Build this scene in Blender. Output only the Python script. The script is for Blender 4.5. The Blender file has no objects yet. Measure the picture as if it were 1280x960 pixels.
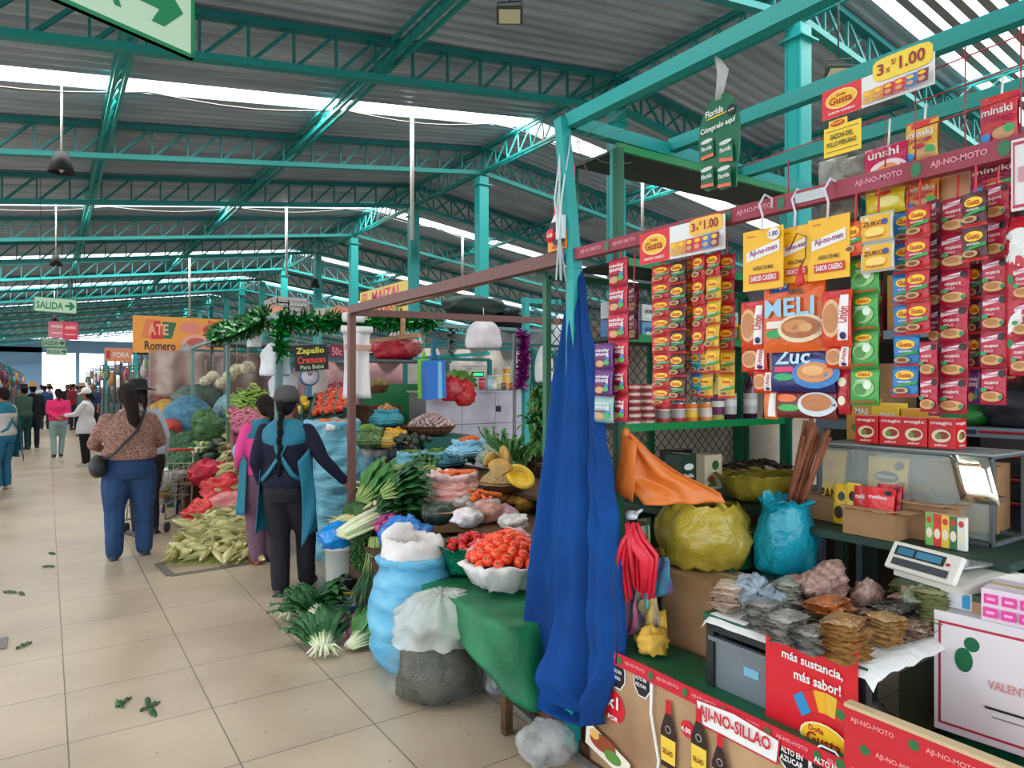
import bpy, math, random
from mathutils import Vector, Matrix, noise
R=random.Random(7)
COL=bpy.context.scene.collection
PI=math.pi
# ---- the photograph's camera: f = 861 px of 1280, level, turned 34 degrees right of the aisle
F=861.0; TH=math.atan2(581.5,861.0); CT,ST=math.cos(TH),math.sin(TH); EYE=1.6
def P(px,py,d):
    u=(px-640)/F
    return Vector(((CT*u+ST)*d,(CT-ST*u)*d,EYE-(py-480)/F*d))
def PX(px,py,X): return P(px,py,X/(CT*(px-640)/F+ST))
def PY(px,py,Y): return P(px,py,Y/(CT-ST*(px-640)/F))
def PZ(px,py,z=0): return P(px,py,(EYE-z)*F/(py-480))
def V(*a): return Vector(a)
def T(x=0,y=0,z=0,rx=0,ry=0,rz=0,s=1):
    m=Matrix.Translation((x,y,z))@Matrix.Rotation(rz,4,'Z')@Matrix.Rotation(ry,4,'Y')@Matrix.Rotation(rx,4,'X')
    if s!=1:
        sv=(s,s,s) if not hasattr(s,'__len__') else s
        m=m@Matrix.Diagonal((sv[0],sv[1],sv[2],1))
    return m
# ---- materials
def lin(c):
    def f(v):
        v/=255.
        return v/12.92 if v<=.04045 else ((v+.055)/1.055)**2.4
    return (f(c[0]),f(c[1]),f(c[2]),1)
PAL=dict(white=(235,235,232),offwhite=(214,212,204),black=(24,24,26),dark=(44,44,48),red=(205,24,38),deepred=(150,14,34),crimson=(196,22,66),
 yellow=(250,200,30),gold=(232,170,30),orange=(240,112,30),green=(30,120,66),lime=(110,190,60),dgreen=(12,66,42),teal=(22,168,160),
 blue=(28,140,215),navy=(30,30,90),dnavy=(22,24,44),purple=(120,40,140),pink=(226,70,140),lpink=(240,170,180),brown=(110,72,48),tan=(196,158,110),
 cream=(240,226,196),grey=(130,132,134),lgrey=(186,188,190),card=(176,136,98),sky=(120,200,235),wine=(140,20,70),peach=(245,190,150),food=(205,160,110),maroon=(104,22,34))
MATS={}
def mat(c,rough=.55,bump=0,bs=40,var=0,vs=6,metal=0,alpha=1,c2=None,tr=0,coat=0,stretch=None,trl=0,sheen=0):
    """procedural material: colour c (name or sRGB), optional bump, colour variation towards c2, alpha, translucency"""
    if isinstance(c,str): nm=c; c=PAL[c]
    else: nm='c%02x%02x%02x'%tuple(int(v) for v in c)
    if isinstance(c2,str): c2=PAL[c2]
    key=(tuple(c),rough,bump,bs,var,vs,metal,alpha,tuple(c2) if c2 else None,tr,coat,stretch,trl)
    if key in MATS: return MATS[key]
    m=bpy.data.materials.new(nm); m.use_nodes=True; nt=m.node_tree; N=nt.nodes; L=nt.links
    b=N['Principled BSDF']; b.inputs['Base Color'].default_value=lin(c); b.inputs['Roughness'].default_value=rough
    b.inputs['Metallic'].default_value=metal; b.inputs['Alpha'].default_value=alpha
    b.inputs['Transmission Weight'].default_value=tr; b.inputs['Coat Weight'].default_value=coat
    if rough>.7: b.inputs['Specular IOR Level'].default_value=.25
    tc=None
    if bump or var:
        tc=N.new('ShaderNodeTexCoord'); src=tc.outputs['Object']
        if stretch:
            mp=N.new('ShaderNodeMapping'); mp.inputs['Scale'].default_value=stretch; L.new(src,mp.inputs[0]); src=mp.outputs[0]
    if var:
        n=N.new('ShaderNodeTexNoise'); n.inputs['Scale'].default_value=vs; n.inputs['Detail'].default_value=4; L.new(src,n.inputs['Vector'])
        r=N.new('ShaderNodeValToRGB'); r.color_ramp.elements[0].position=.35; r.color_ramp.elements[1].position=.68
        k=c2 if c2 else tuple(v*(1-var) for v in c)
        r.color_ramp.elements[0].color=lin(c); r.color_ramp.elements[1].color=lin(k)
        L.new(n.outputs[0],r.inputs[0]); L.new(r.outputs[0],b.inputs['Base Color'])
    if bump:
        n=N.new('ShaderNodeTexNoise'); n.inputs['Scale'].default_value=bs; n.inputs['Detail'].default_value=3; n.inputs['Distortion'].default_value=.6; L.new(src,n.inputs['Vector'])
        q=N.new('ShaderNodeBump'); q.inputs['Strength'].default_value=bump; q.inputs['Distance'].default_value=.02; L.new(n.outputs[0],q.inputs['Height']); L.new(q.outputs[0],b.inputs['Normal'])
    if trl:
        o=N['Material Output']; t=N.new('ShaderNodeBsdfTranslucent'); t.inputs[0].default_value=lin(c); mx=N.new('ShaderNodeMixShader'); mx.inputs[0].default_value=trl
        L.new(b.outputs[0],mx.inputs[1]); L.new(t.outputs[0],mx.inputs[2]); L.new(mx.outputs[0],o.inputs[0])
    MATS[key]=m; return m
def cloth(c,b=.25,s=25): return mat(c,.85,b,s)
def plastic(c,b=.5,s=18,a=1): return mat(c,.28,b,s,alpha=a)
def veg(c,c2=None,vs=20,r=.4): return mat(c,r,.15,60,.35,vs,c2=c2)
def metal(c,r=.45): return mat(c,r,.05,30)
# ---- text geometry (cached)
TX={}
def textgeo(s):
    if s in TX: return TX[s]
    cu=bpy.data.curves.new('t','FONT'); cu.body=s; cu.size=1; cu.resolution_u=2; cu.align_x='CENTER'; cu.align_y='CENTER'; cu.offset=.022
    o=bpy.data.objects.new('t',cu); me=bpy.data.meshes.new_from_object(o)
    vs=[v.co.copy() for v in me.vertices]; fs=[tuple(p.vertices) for p in me.polygons]
    if vs:
        x0=min(v.x for v in vs); x1=max(v.x for v in vs); y0=min(v.y for v in vs); y1=max(v.y for v in vs)
        w=x1-x0; h=y1-y0; vs=[((v.x-(x0+x1)/2)/w,(v.y-(y0+y1)/2)/h) for v in vs]
    bpy.data.objects.remove(o); bpy.data.curves.remove(cu); bpy.data.meshes.remove(me)
    TX[s]=(vs,fs); return TX[s]
class MB:
    def __init__(s): s.v=[]; s.f=[]; s.m=[]; s.mats=[]; s.M=Matrix.Identity(4); s.c=0; s.sm=[]; s.smooth=True
    def mi(s,m):
        if m is None: return s.c
        if m not in s.mats: s.mats.append(m)
        return s.mats.index(m)
    def use(s,m): s.c=s.mi(m); return s
    def at(s,m): s.M=m; return s
    def add(s,vs,fs,m=None,M=None,smooth=None):
        b=len(s.v); X=s.M if M is None else s.M@M; k=s.mi(m); sm=s.smooth if smooth is None else smooth
        s.v+= [X@Vector(v) for v in vs]
        for f in fs: s.f.append(tuple(b+i for i in f)); s.m.append(k); s.sm.append(sm)
        return s
    def box(s,c,d,m=None,M=None,bev=0):
        x,y,z=d[0]/2,d[1]/2,d[2]/2
        if bev:
            e=bev; vs=[];
            for sz in(-1,1):
                for (ax,ay) in ((x-e,y-e),):
                    pass
            # bevelled box: three stacked rings with cut corners
            def ring(k,zz):
                return [(c[0]+a,c[1]+b,c[2]+zz) for a,b in((x-e-k,-y+k),(x-k,-y+e+k),(x-k,y-e-k),(x-e-k,y-k),(-x+e+k,y-k),(-x+k,y-e-k),(-x+k,-y+e+k),(-x+e+k,-y+k))]
            vs=ring(e,-z)+ring(0,-z+e)+ring(0,z-e)+ring(e,z)
            fs=[tuple(range(7,-1,-1)),tuple(range(24,32))]
            for r in range(3):
                for i in range(8): j=(i+1)%8; fs.append((r*8+i,r*8+j,r*8+8+j,r*8+8+i))
            return s.add(vs,fs,m,M,False)
        vs=[(c[0]+a*x,c[1]+b*y,c[2]+e*z) for a in(-1,1) for b in(-1,1) for e in(-1,1)]
        return s.add(vs,[(0,1,3,2),(4,6,7,5),(0,4,5,1),(2,3,7,6),(0,2,6,4),(1,5,7,3)],m,M,False)
    def bar(s,a,b,w,h=None,m=None,up=V(0,0,1)):
        a=Vector(a);b=Vector(b);h=h or w; d=(b-a).normalized(); 
        if abs(d.dot(up))>.98: up=V(0,1,0)
        x=d.cross(up).normalized(); z=x.cross(d)
        vs=[p+x*(i*w/2)+z*(j*h/2) for p in(a,b) for i,j in((-1,-1),(1,-1),(1,1),(-1,1))]
        return s.add(vs,[(3,2,1,0),(4,5,6,7),(0,1,5,4),(1,2,6,5),(2,3,7,6),(3,0,4,7)],m,None,False)
    def tube(s,pts,r,n=8,m=None,M=None,cap=True,sq=1):
        pts=[Vector(p) for p in pts]; k=len(pts); rr=r if hasattr(r,'__len__') else [r]*k
        vs=[];fs=[]; prev=None
        for i,p in enumerate(pts):
            d=(pts[min(i+1,k-1)]-pts[max(i-1,0)]).normalized()
            if prev is None: x=d.orthogonal().normalized()
            else:
                x=prev-d*prev.dot(d); x=x.normalized() if x.length>1e-6 else d.orthogonal().normalized()
            prev=x; y=d.cross(x)
            for j in range(n):
                a=2*PI*j/n; vs.append(p+x*math.cos(a)*rr[i]+y*math.sin(a)*rr[i]*sq)
        for i in range(k-1):
            for j in range(n): q=(j+1)%n; fs.append((i*n+j,i*n+q,i*n+n+q,i*n+n+j))
        if cap: fs.append(tuple(range(n-1,-1,-1))); fs.append(tuple(range((k-1)*n,k*n)))
        return s.add(vs,fs,m,M)
    def grid(s,fn,nu,nv,m=None,M=None,closed=False,smooth=None,mf=None):
        vs=[fn(i/nu,j/nv) for j in range(nv+1) for i in range(nu+(0 if closed else 1))]; w=nu if closed else nu+1; b=len(s.v)
        fs=[];
        for j in range(nv):
            for i in range(nu):
                q=(i+1)%w if closed else i+1
                fs.append((j*w+i,j*w+q,(j+1)*w+q,(j+1)*w+i))
        st=len(s.f); s.add(vs,fs,m,M,smooth)
        if mf:
            for t in range(len(fs)): s.m[st+t]=s.mi(mf((t%nu+.5)/nu,(t//nu+.5)/nv))
        return s
    def ell(s,c,r,n=10,k=7,m=None,M=None,amp=0,fr=3,seed=0):
        if not hasattr(r,'__len__'): r=(r,r,r)
        c=Vector(c)
        def fn(u,v):
            a=2*PI*u; e=PI*(v-.5); p=V(math.cos(a)*math.cos(e),math.sin(a)*math.cos(e),math.sin(e))
            g=1+(amp*noise.noise(p*fr+V(seed,seed,0)) if amp else 0)
            return c+V(p.x*r[0]*g,p.y*r[1]*g,p.z*r[2]*g)
        return s.grid(fn,n,k,m,M,closed=True)
    def lathe(s,prof,n=20,m=None,M=None,cap0=True,sx=1,sy=1,sup=0,wr=0,fr=4,seed=0,zf=1.,pl=0,pn=9):
        """profile [(r,z)..]; sup squares the outline, wr adds wrinkles, pl pleats"""
        vs=[];fs=[];k=len(prof)
        for r,z in prof:
            for j in range(n):
                a=2*PI*j/n; ca,sa=math.cos(a),math.sin(a); q=1
                if sup: q=1/((abs(ca)**(2+sup*4)+abs(sa)**(2+sup*4))**(1/(2+sup*4)))
                g=1
                if wr: g+=wr*noise.noise(V(ca*fr+seed,sa*fr,z*fr*zf*6)); g+=wr*.5*noise.noise(V(ca*fr*2+seed,sa*fr*2+9,z*fr*zf*14))
                if pl: g+=pl*math.sin(a*pn+seed+z*7)
                vs.append((ca*r*q*g*sx,sa*r*q*g*sy,z+(wr*.12*noise.noise(V(ca*5,sa*5+seed,z*8)) if wr and 0<z else 0)))
        for i in range(k-1):
            for j in range(n): t=(j+1)%n; fs.append((i*n+j,i*n+t,i*n+n+t,i*n+n+j))
        if cap0: fs.append(tuple(range(n-1,-1,-1)))
        return s.add(vs,fs,m,M)
    def poly(s,pts,y0,y1,m=None,M=None,ms=None):
        """outline pts (x,z) extruded along y"""
        n=len(pts); vs=[(x,y0,z) for x,z in pts]+[(x,y1,z) for x,z in pts]
        s.add(vs,[tuple(range(n)),tuple(range(2*n-1,n-1,-1))],m,M,False)
        return s.add(vs,[(i,(i+1)%n,n+(i+1)%n,n+i)[::-1] for i in range(n)],ms or m,M,False)
    def text(s,body,w,h,m,M=None,surf=None,cx=0,cz=0,rot=0,off=.0015,shear=0):
        """text filling w x h in the local xz plane, facing -y"""
        vs,fs=textgeo(body); c,sn=math.cos(rot),math.sin(rot); out=[]
        if surf: off+=min(.007,w*.035)
        for x,z in vs:
            x=x*w+z*h*shear; z*=h; X=cx+x*c-z*sn; Z=cz+x*sn+z*c
            out.append((X,(surf(X,Z) if surf else 0)-off,Z))
        return s.add(out,fs,m,M,False)
    def decals(s,dl,w,h,surf=None,M=None,off=.0012):
        """list of marks in units of w,h: e ellipse, r rectangle, o octagon, t text, q quad, b blobs"""
        for i,d in enumerate(dl):
            o=off*(1+.8*i); k=d[0]; col=d[6] if k=='t' else d[-1]; m=mat(col,.4) if not isinstance(col,bpy.types.Material) else col
            if k=='t':
                _,b,cx,cz,tw,th,_c=d[:7]; rot=d[7] if len(d)>7 else 0
                s.text(d[1],tw*w,th*h,m,M,surf,cx*w,cz*h,rot,o)
            else:
                if k in'eo':
                    cx,cz,rx,rz=d[1]*w,d[2]*h,d[3]*w,d[4]*h; n=8 if k=='o' else 18; rot=d[5] if len(d)>6 else 0
                    pts=[]
                    for j in range(n):
                        a=2*PI*(j+(.5 if k=='o' else 0))/n; x,z=math.cos(a)*rx,math.sin(a)*rz; pts.append((cx+x*math.cos(rot)-z*math.sin(rot),cz+x*math.sin(rot)+z*math.cos(rot)))
                elif k=='r':
                    x0,z0,x1,z1=d[1]*w,d[2]*h,d[3]*w,d[4]*h; cx,cz=(x0+x1)/2,(z0+z1)/2
                    pts=[(x0+(x1-x0)*t/4,z0) for t in range(4)]+[(x1,z0+(z1-z0)*t/4) for t in range(4)]+[(x1-(x1-x0)*t/4,z1) for t in range(4)]+[(x0,z1-(z1-z0)*t/4) for t in range(4)]
                else:
                    q=[(a*w,b*h) for a,b in d[1]]; pts=[]
                    for t in range(len(q)):
                        a,b=q[t],q[(t+1)%len(q)]; pts+=[(a[0]+(b[0]-a[0])*e/3,a[1]+(b[1]-a[1])*e/3) for e in range(3)]
                    cx=sum(p[0] for p in pts)/len(pts); cz=sum(p[1] for p in pts)/len(pts)
                n=len(pts); vs=[(cx,(surf(cx,cz) if surf else 0)-o,cz)]
                for fr in(.5,1):
                    for x,z in pts:
                        X,Z=cx+(x-cx)*fr,cz+(z-cz)*fr; vs.append((X,(surf(X,Z) if surf else 0)-o,Z))
                fs=[(0,1+j,1+(j+1)%n) for j in range(n)]+[(1+j,1+n+j,1+n+(j+1)%n,1+(j+1)%n) for j in range(n)]
                s.add(vs,fs,m,M,False)
        return s
    def mesh(s,name):
        me=bpy.data.meshes.new(name); me.from_pydata([tuple(v) for v in s.v],[],s.f)
        for m in s.mats: me.materials.append(m)
        me.polygons.foreach_set('material_index',s.m); me.polygons.foreach_set('use_smooth',s.sm); me.update(); return me
    def build(s,name,parent=None,loc=(0,0,0),rot=(0,0,0)): return inst(name,s.mesh(name),parent,loc,rot)
def inst(name,me,parent=None,loc=(0,0,0),rot=(0,0,0)):
    o=bpy.data.objects.new(name,me); COL.objects.link(o); o.parent=parent; o.location=loc; o.rotation_euler=rot; return o
def tag(o,label=None,cat=None,group=None,kind=None):
    if label: o['label']=label
    if cat: o['category']=cat
    if group: o['group']=group
    if kind: o['kind']=kind
    return o
def thing(name,label,cat,loc=(0,0,0),rz=0,group=None,rx=0,ry=0):
    o=bpy.data.objects.new(name,None); COL.objects.link(o); o.empty_display_size=.05; o.location=loc; o.rotation_euler=(rx,ry,rz); return tag(o,label,cat,group)
def struct(o): o['kind']='structure'; return o
def copytree(o,loc,rz,label=None,parent=None):
    c=o.copy(); COL.objects.link(c); c.location=loc; c.rotation_euler.z=rz
    if label: c['label']=label
    for ch in list(o.children):
        d=ch.copy(); COL.objects.link(d); d.parent=c
        for g in list(ch.children):
            e=g.copy(); COL.objects.link(e); e.parent=d
    return c
def mods(o,vox=None,sm=0,disp=0,ds=.15,solid=0,sub=0):
    if vox: q=o.modifiers.new('r','REMESH'); q.mode='VOXEL'; q.voxel_size=vox; q.use_smooth_shade=True
    if sub: q=o.modifiers.new('u','SUBSURF'); q.levels=q.render_levels=sub
    if sm: q=o.modifiers.new('s','SMOOTH'); q.iterations=sm; q.factor=.5
    if disp:
        t=bpy.data.textures.new('w','CLOUDS'); t.noise_scale=ds; q=o.modifiers.new('d','DISPLACE'); q.texture=t; q.strength=disp; q.mid_level=.5
    if solid: q=o.modifiers.new('t','SOLIDIFY'); q.thickness=solid; q.offset=0
    return o
# ---- generic makers
def pillow(w,h,t,base,dl=(),back=None,crimp=None,nx=8,nz=10,curl=0,seed=0):
    """sealed foil packet, centre at origin, front faces -y"""
    mb=MB(); mb.use(base)
    def th(x,z):
        a=max(0,1-(abs(x)/(w/2))**4); b=max(0,1-(abs(z)/(h/2*.94))**6); return t/2*math.sqrt(a)*math.sqrt(b)*(1+.25*noise.noise(V(x*30+seed,z*30,seed)))
    sf=lambda x,z:-th(x,z)+curl*z*z/h
    pin=lambda u,v:(w*(u-.5)*(1-.05*math.sin(PI*v)), h*(v-.5))
    def fr(u,v): x,z=pin(u,v); return (x,sf(x,z),z)
    def bk(u,v): x,z=pin(1-u,v); return (x,th(x,z)+curl*z*z/h+.0005,z)
    cf=(lambda u,v:crimp if(v<.1 or v>.9) else base) if crimp else None
    mb.grid(fr,nx,nz,base,mf=cf); mb.grid(bk,nx,nz,back or base)
    mb.decals(dl,w,h,sf); return mb
def cardmb(w,h,base,dl=(),t=.003,pts=None,edge=None):
    mb=MB(); mb.use(base)
    if pts: mb.poly([(a*w,b*h) for a,b in pts],0,t,base,ms=edge)
    else: mb.box((0,t/2,0),(w,t,h))
    return mb.decals(dl,w,h)
def RX(xl,xr,yt,yb,X):
    """rectangle on the plane X seen between columns xl..xr, top/bottom at its centre column -> (centre, w, h)"""
    a=PX(xl,480,X); b=PX(xr,480,X); w=abs(a.y-b.y); ym=(a.y+b.y)/2; d=X*ST+ym*CT
    zt=EYE-(yt-480)/F*d; zb=EYE-(yb-480)/F*d
    return V(X,ym,(zt+zb)/2),w,abs(zt-zb)
def RY(xl,xr,yt,yb,Y):
    a=PY(xl,480,Y); b=PY(xr,480,Y); w=abs(a.x-b.x); xm=(a.x+b.x)/2; d=xm*ST+Y*CT
    zt=EYE-(yt-480)/F*d; zb=EYE-(yb-480)/F*d
    return V(xm,Y,(zt+zb)/2),w,abs(zt-zb)
# ================= camera, light, shell =================
sc=bpy.context.scene
cam=bpy.data.cameras.new('camera'); cam.sensor_width=36; cam.lens=36*F/1280; cam.clip_end=300; cam.clip_start=.05
co=bpy.data.objects.new('camera',cam); COL.objects.link(co); co.location=(0,0,EYE); co.rotation_euler=(PI/2,0,-TH); sc.camera=co
sc.view_settings.view_transform='Standard'; sc.view_settings.look='None'; sc.view_settings.gamma=1; sc.view_settings.use_curve_mapping=False
sc.view_settings.exposure=0.16
w=bpy.data.worlds.new('sky'); sc.world=w; w.use_nodes=True; nt=w.node_tree
bg=nt.nodes['Background']; bg.inputs[1].default_value=3.3; bg.inputs[0].default_value=lin((232,241,250))
TEAL=metal((18,142,138),.5); TEAL2=metal((14,116,116),.5); TEALB=metal((34,164,162),.45)
# floor: 60 cm tiles, polished, worn
m=bpy.data.materials.new('floor_tiles'); m.use_nodes=True; N=m.node_tree.nodes; L=m.node_tree.links; b=N['Principled BSDF']
tc=N.new('ShaderNodeTexCoord'); mp=N.new('ShaderNodeMapping'); mp.inputs['Location'].default_value=(-.078,-.048,0); L.new(tc.outputs['Object'],mp.inputs[0])
br=N.new('ShaderNodeTexBrick'); br.offset=0; br.inputs['Scale'].default_value=1; br.inputs['Brick Width'].default_value=.6; br.inputs['Row Height'].default_value=.6
br.inputs['Mortar Size'].default_value=.0032; br.inputs['Mortar Smooth'].default_value=.3; br.inputs['Color1'].default_value=lin((188,170,146)); br.inputs['Color2'].default_value=lin((180,163,140)); br.inputs['Mortar'].default_value=lin((84,74,62))
L.new(mp.outputs[0],br.inputs['Vector'])
n1=N.new('ShaderNodeTexNoise'); n1.inputs['Scale'].default_value=1.6; n1.inputs['Detail'].default_value=7; L.new(tc.outputs['Object'],n1.inputs['Vector'])
r1=N.new('ShaderNodeValToRGB'); r1.color_ramp.elements[0].position=.35; r1.color_ramp.elements[0].color=(.62,.58,.54,1); r1.color_ramp.elements[1].position=.62; r1.color_ramp.elements[1].color=(1,1,1,1); L.new(n1.outputs[0],r1.inputs[0])
mx=N.new('ShaderNodeMixRGB'); mx.blend_type='MULTIPLY'; mx.inputs[0].default_value=.55; L.new(br.outputs[0],mx.inputs[1]); L.new(r1.outputs[0],mx.inputs[2])
n2=N.new('ShaderNodeTexNoise'); n2.inputs['Scale'].default_value=26; n2.inputs['Detail'].default_value=2; L.new(tc.outputs['Object'],n2.inputs['Vector'])
r2=N.new('ShaderNodeValToRGB'); r2.color_ramp.elements[0].position=.24; r2.color_ramp.elements[0].color=(.12,.1,.08,1); r2.color_ramp.elements[1].position=.29; r2.color_ramp.elements[1].color=(1,1,1,1); L.new(n2.outputs[0],r2.inputs[0])
m2=N.new('ShaderNodeMixRGB'); m2.blend_type='MULTIPLY'; m2.inputs[0].default_value=.6; L.new(mx.outputs[0],m2.inputs[1]); L.new(r2.outputs[0],m2.inputs[2]); L.new(m2.outputs[0],b.inputs['Base Color'])
rr=N.new('ShaderNodeMapRange'); rr.inputs[3].default_value=.22; rr.inputs[4].default_value=.42; L.new(n1.outputs[0],rr.inputs[0]); L.new(rr.outputs[0],b.inputs['Roughness'])
fl=MB(); fl.use(m); fl.box((4,28,-.1),(30,76,.2)); struct(fl.build('floor'))
gr=MB(); gr.use(mat((150,148,140),.9)); gr.box((0,0,-.35),(260,260,.3)); struct(gr.build('floor_outside'))
# roof: two pitches of corrugated sheet, ridge over the column row, open skylight bands between
XR=6.73
def roofz(x): return 6.04-.134*abs(x-XR)
def botz(x): return roofz(x)-.5
SK=[(3.1,4.15),(9.36,9.82),(16.0,16.5),(22.9,23.45),(29.7,30.3),(36.6,37.2),(43.5,44.1),(50.4,51.0),(57.0,57.6)]
ROOF=mat((172,186,198),.4,.1,8,.3,1.3,c2=(134,148,162),stretch=(.3,2,1))
XL,XE=-7.5,18.2
ys=[-4.5]+[v for a in SK for v in a]+[63.5]; pan=MB(); pan.use(ROOF); pan.smooth=False
for k in range(0,len(ys),2):
    y0,y1=ys[k],ys[k+1]; n=max(1,int(round((y1-y0)/.19)))
    pr=[]
    for i in range(n):
        a=y0+(y1-y0)*i/n; s=(y1-y0)/n; pr+=[(a,0),(a+s*.3,0),(a+s*.45,.045),(a+s*.85,.045)]
    pr.append((y1,0)); 
    vs=[(x,y,roofz(x)+h) for x in(XL,XR,XE) for y,h in pr]; q=len(pr)
    pan.add(vs,[(j*q+i,j*q+i+1,(j+1)*q+i+1,(j+1)*q+i) for j in range(2) for i in range(q-1)])
struct(pan.build('ceiling'))
# corrugated translucent ribs laid over the nearest band
rb=MB(); rb.use(mat((120,124,126),.5))
y=3.16
while y<4.1:
    for x0,x1 in((XL,XR),(XR,XE)): rb.bar((x0,y,roofz(x0)-.01),(x1,y,roofz(x1)-.01),.095,.02)
    y+=.19
struct(rb.build('trim_skylight_ribs'))
# the skylight bands themselves shine: daylight panels lying in the roof openings, one per pitch
for i,(a,b_) in enumerate(SK):
    for sgn,x0,x1 in((-1,XL,XR),(1,XR,XE)):
        ld=bpy.data.lights.new('skylight','AREA'); ld.shape='RECTANGLE'; ln=math.hypot(x1-x0,roofz(x1)-roofz(x0)); ld.size=ln; ld.size_y=b_-a
        ld.energy=(ln*(b_-a))*PI*(14 if i>0 else 8.0); ld.color=(1,.975,.92)
        lo=bpy.data.objects.new('skylight',ld); COL.objects.link(lo); lo.location=((x0+x1)/2,(a+b_)/2,(roofz(x0)+roofz(x1))/2+.06)
        lo.rotation_euler=(0,math.atan2(-(roofz(x1)-roofz(x0)),x1-x0),0); lo.hide_render=False
# steel trusses across the hall, each over a column
CY=[4.44,7.31,10.98,13.86,17.46,20.4,23.9,26.8,30.1,33.1,36.6,39.6,43.1,46.1,49.6,52.6,56.1,59.2]
def truss(y,n):
    ord_=['nearest','second nearest','third nearest','fourth nearest','fifth nearest','sixth nearest']
    far=n>=6
    t=thing('roof_truss','teal lattice steel roof truss across the hall, '+(ord_[n]+' to the viewer' if not far else 'one of the distant ones'),'roof truss',(XR,y,0),0,'teal roof trusses crossing the hall')
    xs=[XL-XR+i*.46 for i in range(int((XE-XL)/.46)+1)]
    for nm,dz in(('top_chord',-.07),('bottom_chord',-.5)):
        c=MB(); c.use(TEAL2 if nm[0]=='t' else TEAL)
        for a,b in((XL-XR,0),(0,XE-XR)): c.bar((a,0,roofz(XR+a)+dz),(b,0,roofz(XR+b)+dz),.11,.07)
        c.build(nm,t)
    wb=MB(); wb.use(TEAL2)
    for i in range(len(xs)-1):
        a,b=xs[i],xs[i+1]
        wb.bar((a,0,roofz(XR+a)-.5),(a,0,roofz(XR+a)-.07),.025,.035)
        if a<0: wb.bar((a,0,roofz(XR+a)-.5),(b,0,roofz(XR+b)-.07),.025,.035)
        else: wb.bar((a,0,roofz(XR+a)-.07),(b,0,roofz(XR+b)-.5),.025,.035)
        if y<14: wb.bar((a,.05,roofz(XR+a)-.5),(b,.05,roofz(XR+b)-.07),.02,.03)
    wb.build('lattice_web',t)
for n,y in enumerate(CY): truss(y,n)
# lengthwise trusses
for x,lab in((XR,'teal lengthwise lattice beam running over the column row'),(3.3,'teal lengthwise lattice beam between the aisle and the columns'),(.67,'teal lengthwise lattice beam above the aisle'),(10.0,'teal lengthwise lattice beam beyond the column row'),(-2.4,'teal lengthwise lattice beam over the left stalls')):
    t=thing('lattice_beam',lab,'roof beam',(x,0,roofz(x)-.5)); dp=.42 if x==XR else .2
    for k,nm in enumerate(('bottom_chord','top_chord')):
        c=MB(); c.use(TEAL); 
        for s in(-.05,.05): c.bar((s,-4,k*dp-.0+(.42-dp)),(s,62,k*dp+(.42-dp)),.035,.04)
        c.build(nm,t)
    wb=MB(); wb.use(TEALB); y=-4
    while y<60:
        wb.bar((-.05,y,.42-dp),(.05,y+.18,.42),.02); wb.bar((.05,y+.18,.42),(-.05,y+.36,.42-dp),.02); y+=.36 if y<22 else .72
    wb.build('lattice_web',t)
# columns
for n,y in enumerate(CY):
    c=MB(); c.use(TEALB); c.box((0,0,2.73),(.2,.2,5.46),bev=.008); c.box((0,0,.01),(.34,.34,.02)); c.box((0,0,5.3),(.3,.3,.02))
    for s in(-.06,.06): c.box((-.102,s,2.73),(.004,.012,5.3),TEAL)
    o=c.build('steel_column',None,(XR,y,0))
    lb=['teal steel column behind the grocery stall, nearest to the viewer','teal steel column seen behind the dark shelf top of the grocery stall','teal steel column behind the dark umbrella and brown frame','teal steel column behind the yellow corn seller sign','teal steel column behind the green tinsel of the vegetable stall'][n] if n<5 else 'distant teal steel column in the row along the hall'
    tag(o,lb,'column','teal columns in a row along the hall' if n>=5 else None)
# end and side walls
wl=mat((150,158,166),.8,.05,10,.2,2)
wr=MB(); wr.use(wl); wr.box((XE+.1,29,2.4),(.2,69,4.8)); struct(wr.build('wall_right'))
wf=MB(); wf.use(mat((120,158,190),.8)); 
wf.box((4.3,63.6,4.5),(24,.2,1.0)); wf.box((-4.1,63.6,2.2),(7.6,.2,4.4)); wf.box((12.0,63.6,2.2),(12.4,.2,4.4))
for x in(2.0,3.9): wf.box((x,63.6,2.0),(.25,.2,4.0))
struct(wf.build('wall_far'))
# ================= grocery stall on the right =================
HZ=-PI/2   # hanging goods face the aisle
def frame(name,label,cat,parts,mt,loc=(0,0,0),group=None):
    """parts: list of (part_name, a, b, w, h)"""
    t=thing(name,label,cat,loc,0,group); L=Vector(loc)
    for nm,a,b,w_,h_ in parts:
        mb=MB(); mb.use(mt); mb.bar(Vector(a)-L,Vector(b)-L,w_,h_); mb.build(nm,t)
    return t
TP=metal((26,160,156),.45)
frame('tube_canopy','teal steel overhead frame of the grocery stall with leaning corner post','frame',[
 ('front_beam',(1.9,2.36,2.75),(1.9,-.4,2.75),.05,.06),('cross_beam',(1.9,2.37,2.75),(3.9,2.42,2.75),.05,.06),
 ('middle_beam',(2.55,2.37,2.77),(2.55,-.4,2.77),.05,.06),('back_beam',(3.08,2.37,2.73),(3.08,-.4,2.73),.05,.06),
 ('corner_post',(1.9,2.34,0),(1.9,2.33,2.1),.05,.05),('leaning_post',(1.9,2.33,2.1),(1.87,2.38,2.76),.05,.05),
 ('side_post',(2.15,2.33,2.1),(2.15,2.33,2.66),.045,.045),('back_post',(3.55,2.42,0),(3.55,2.42,2.75),.05,.05),
 ('far_post',(3.6,-.2,0),(3.6,-.2,2.75),.05,.05)],TP)
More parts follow.
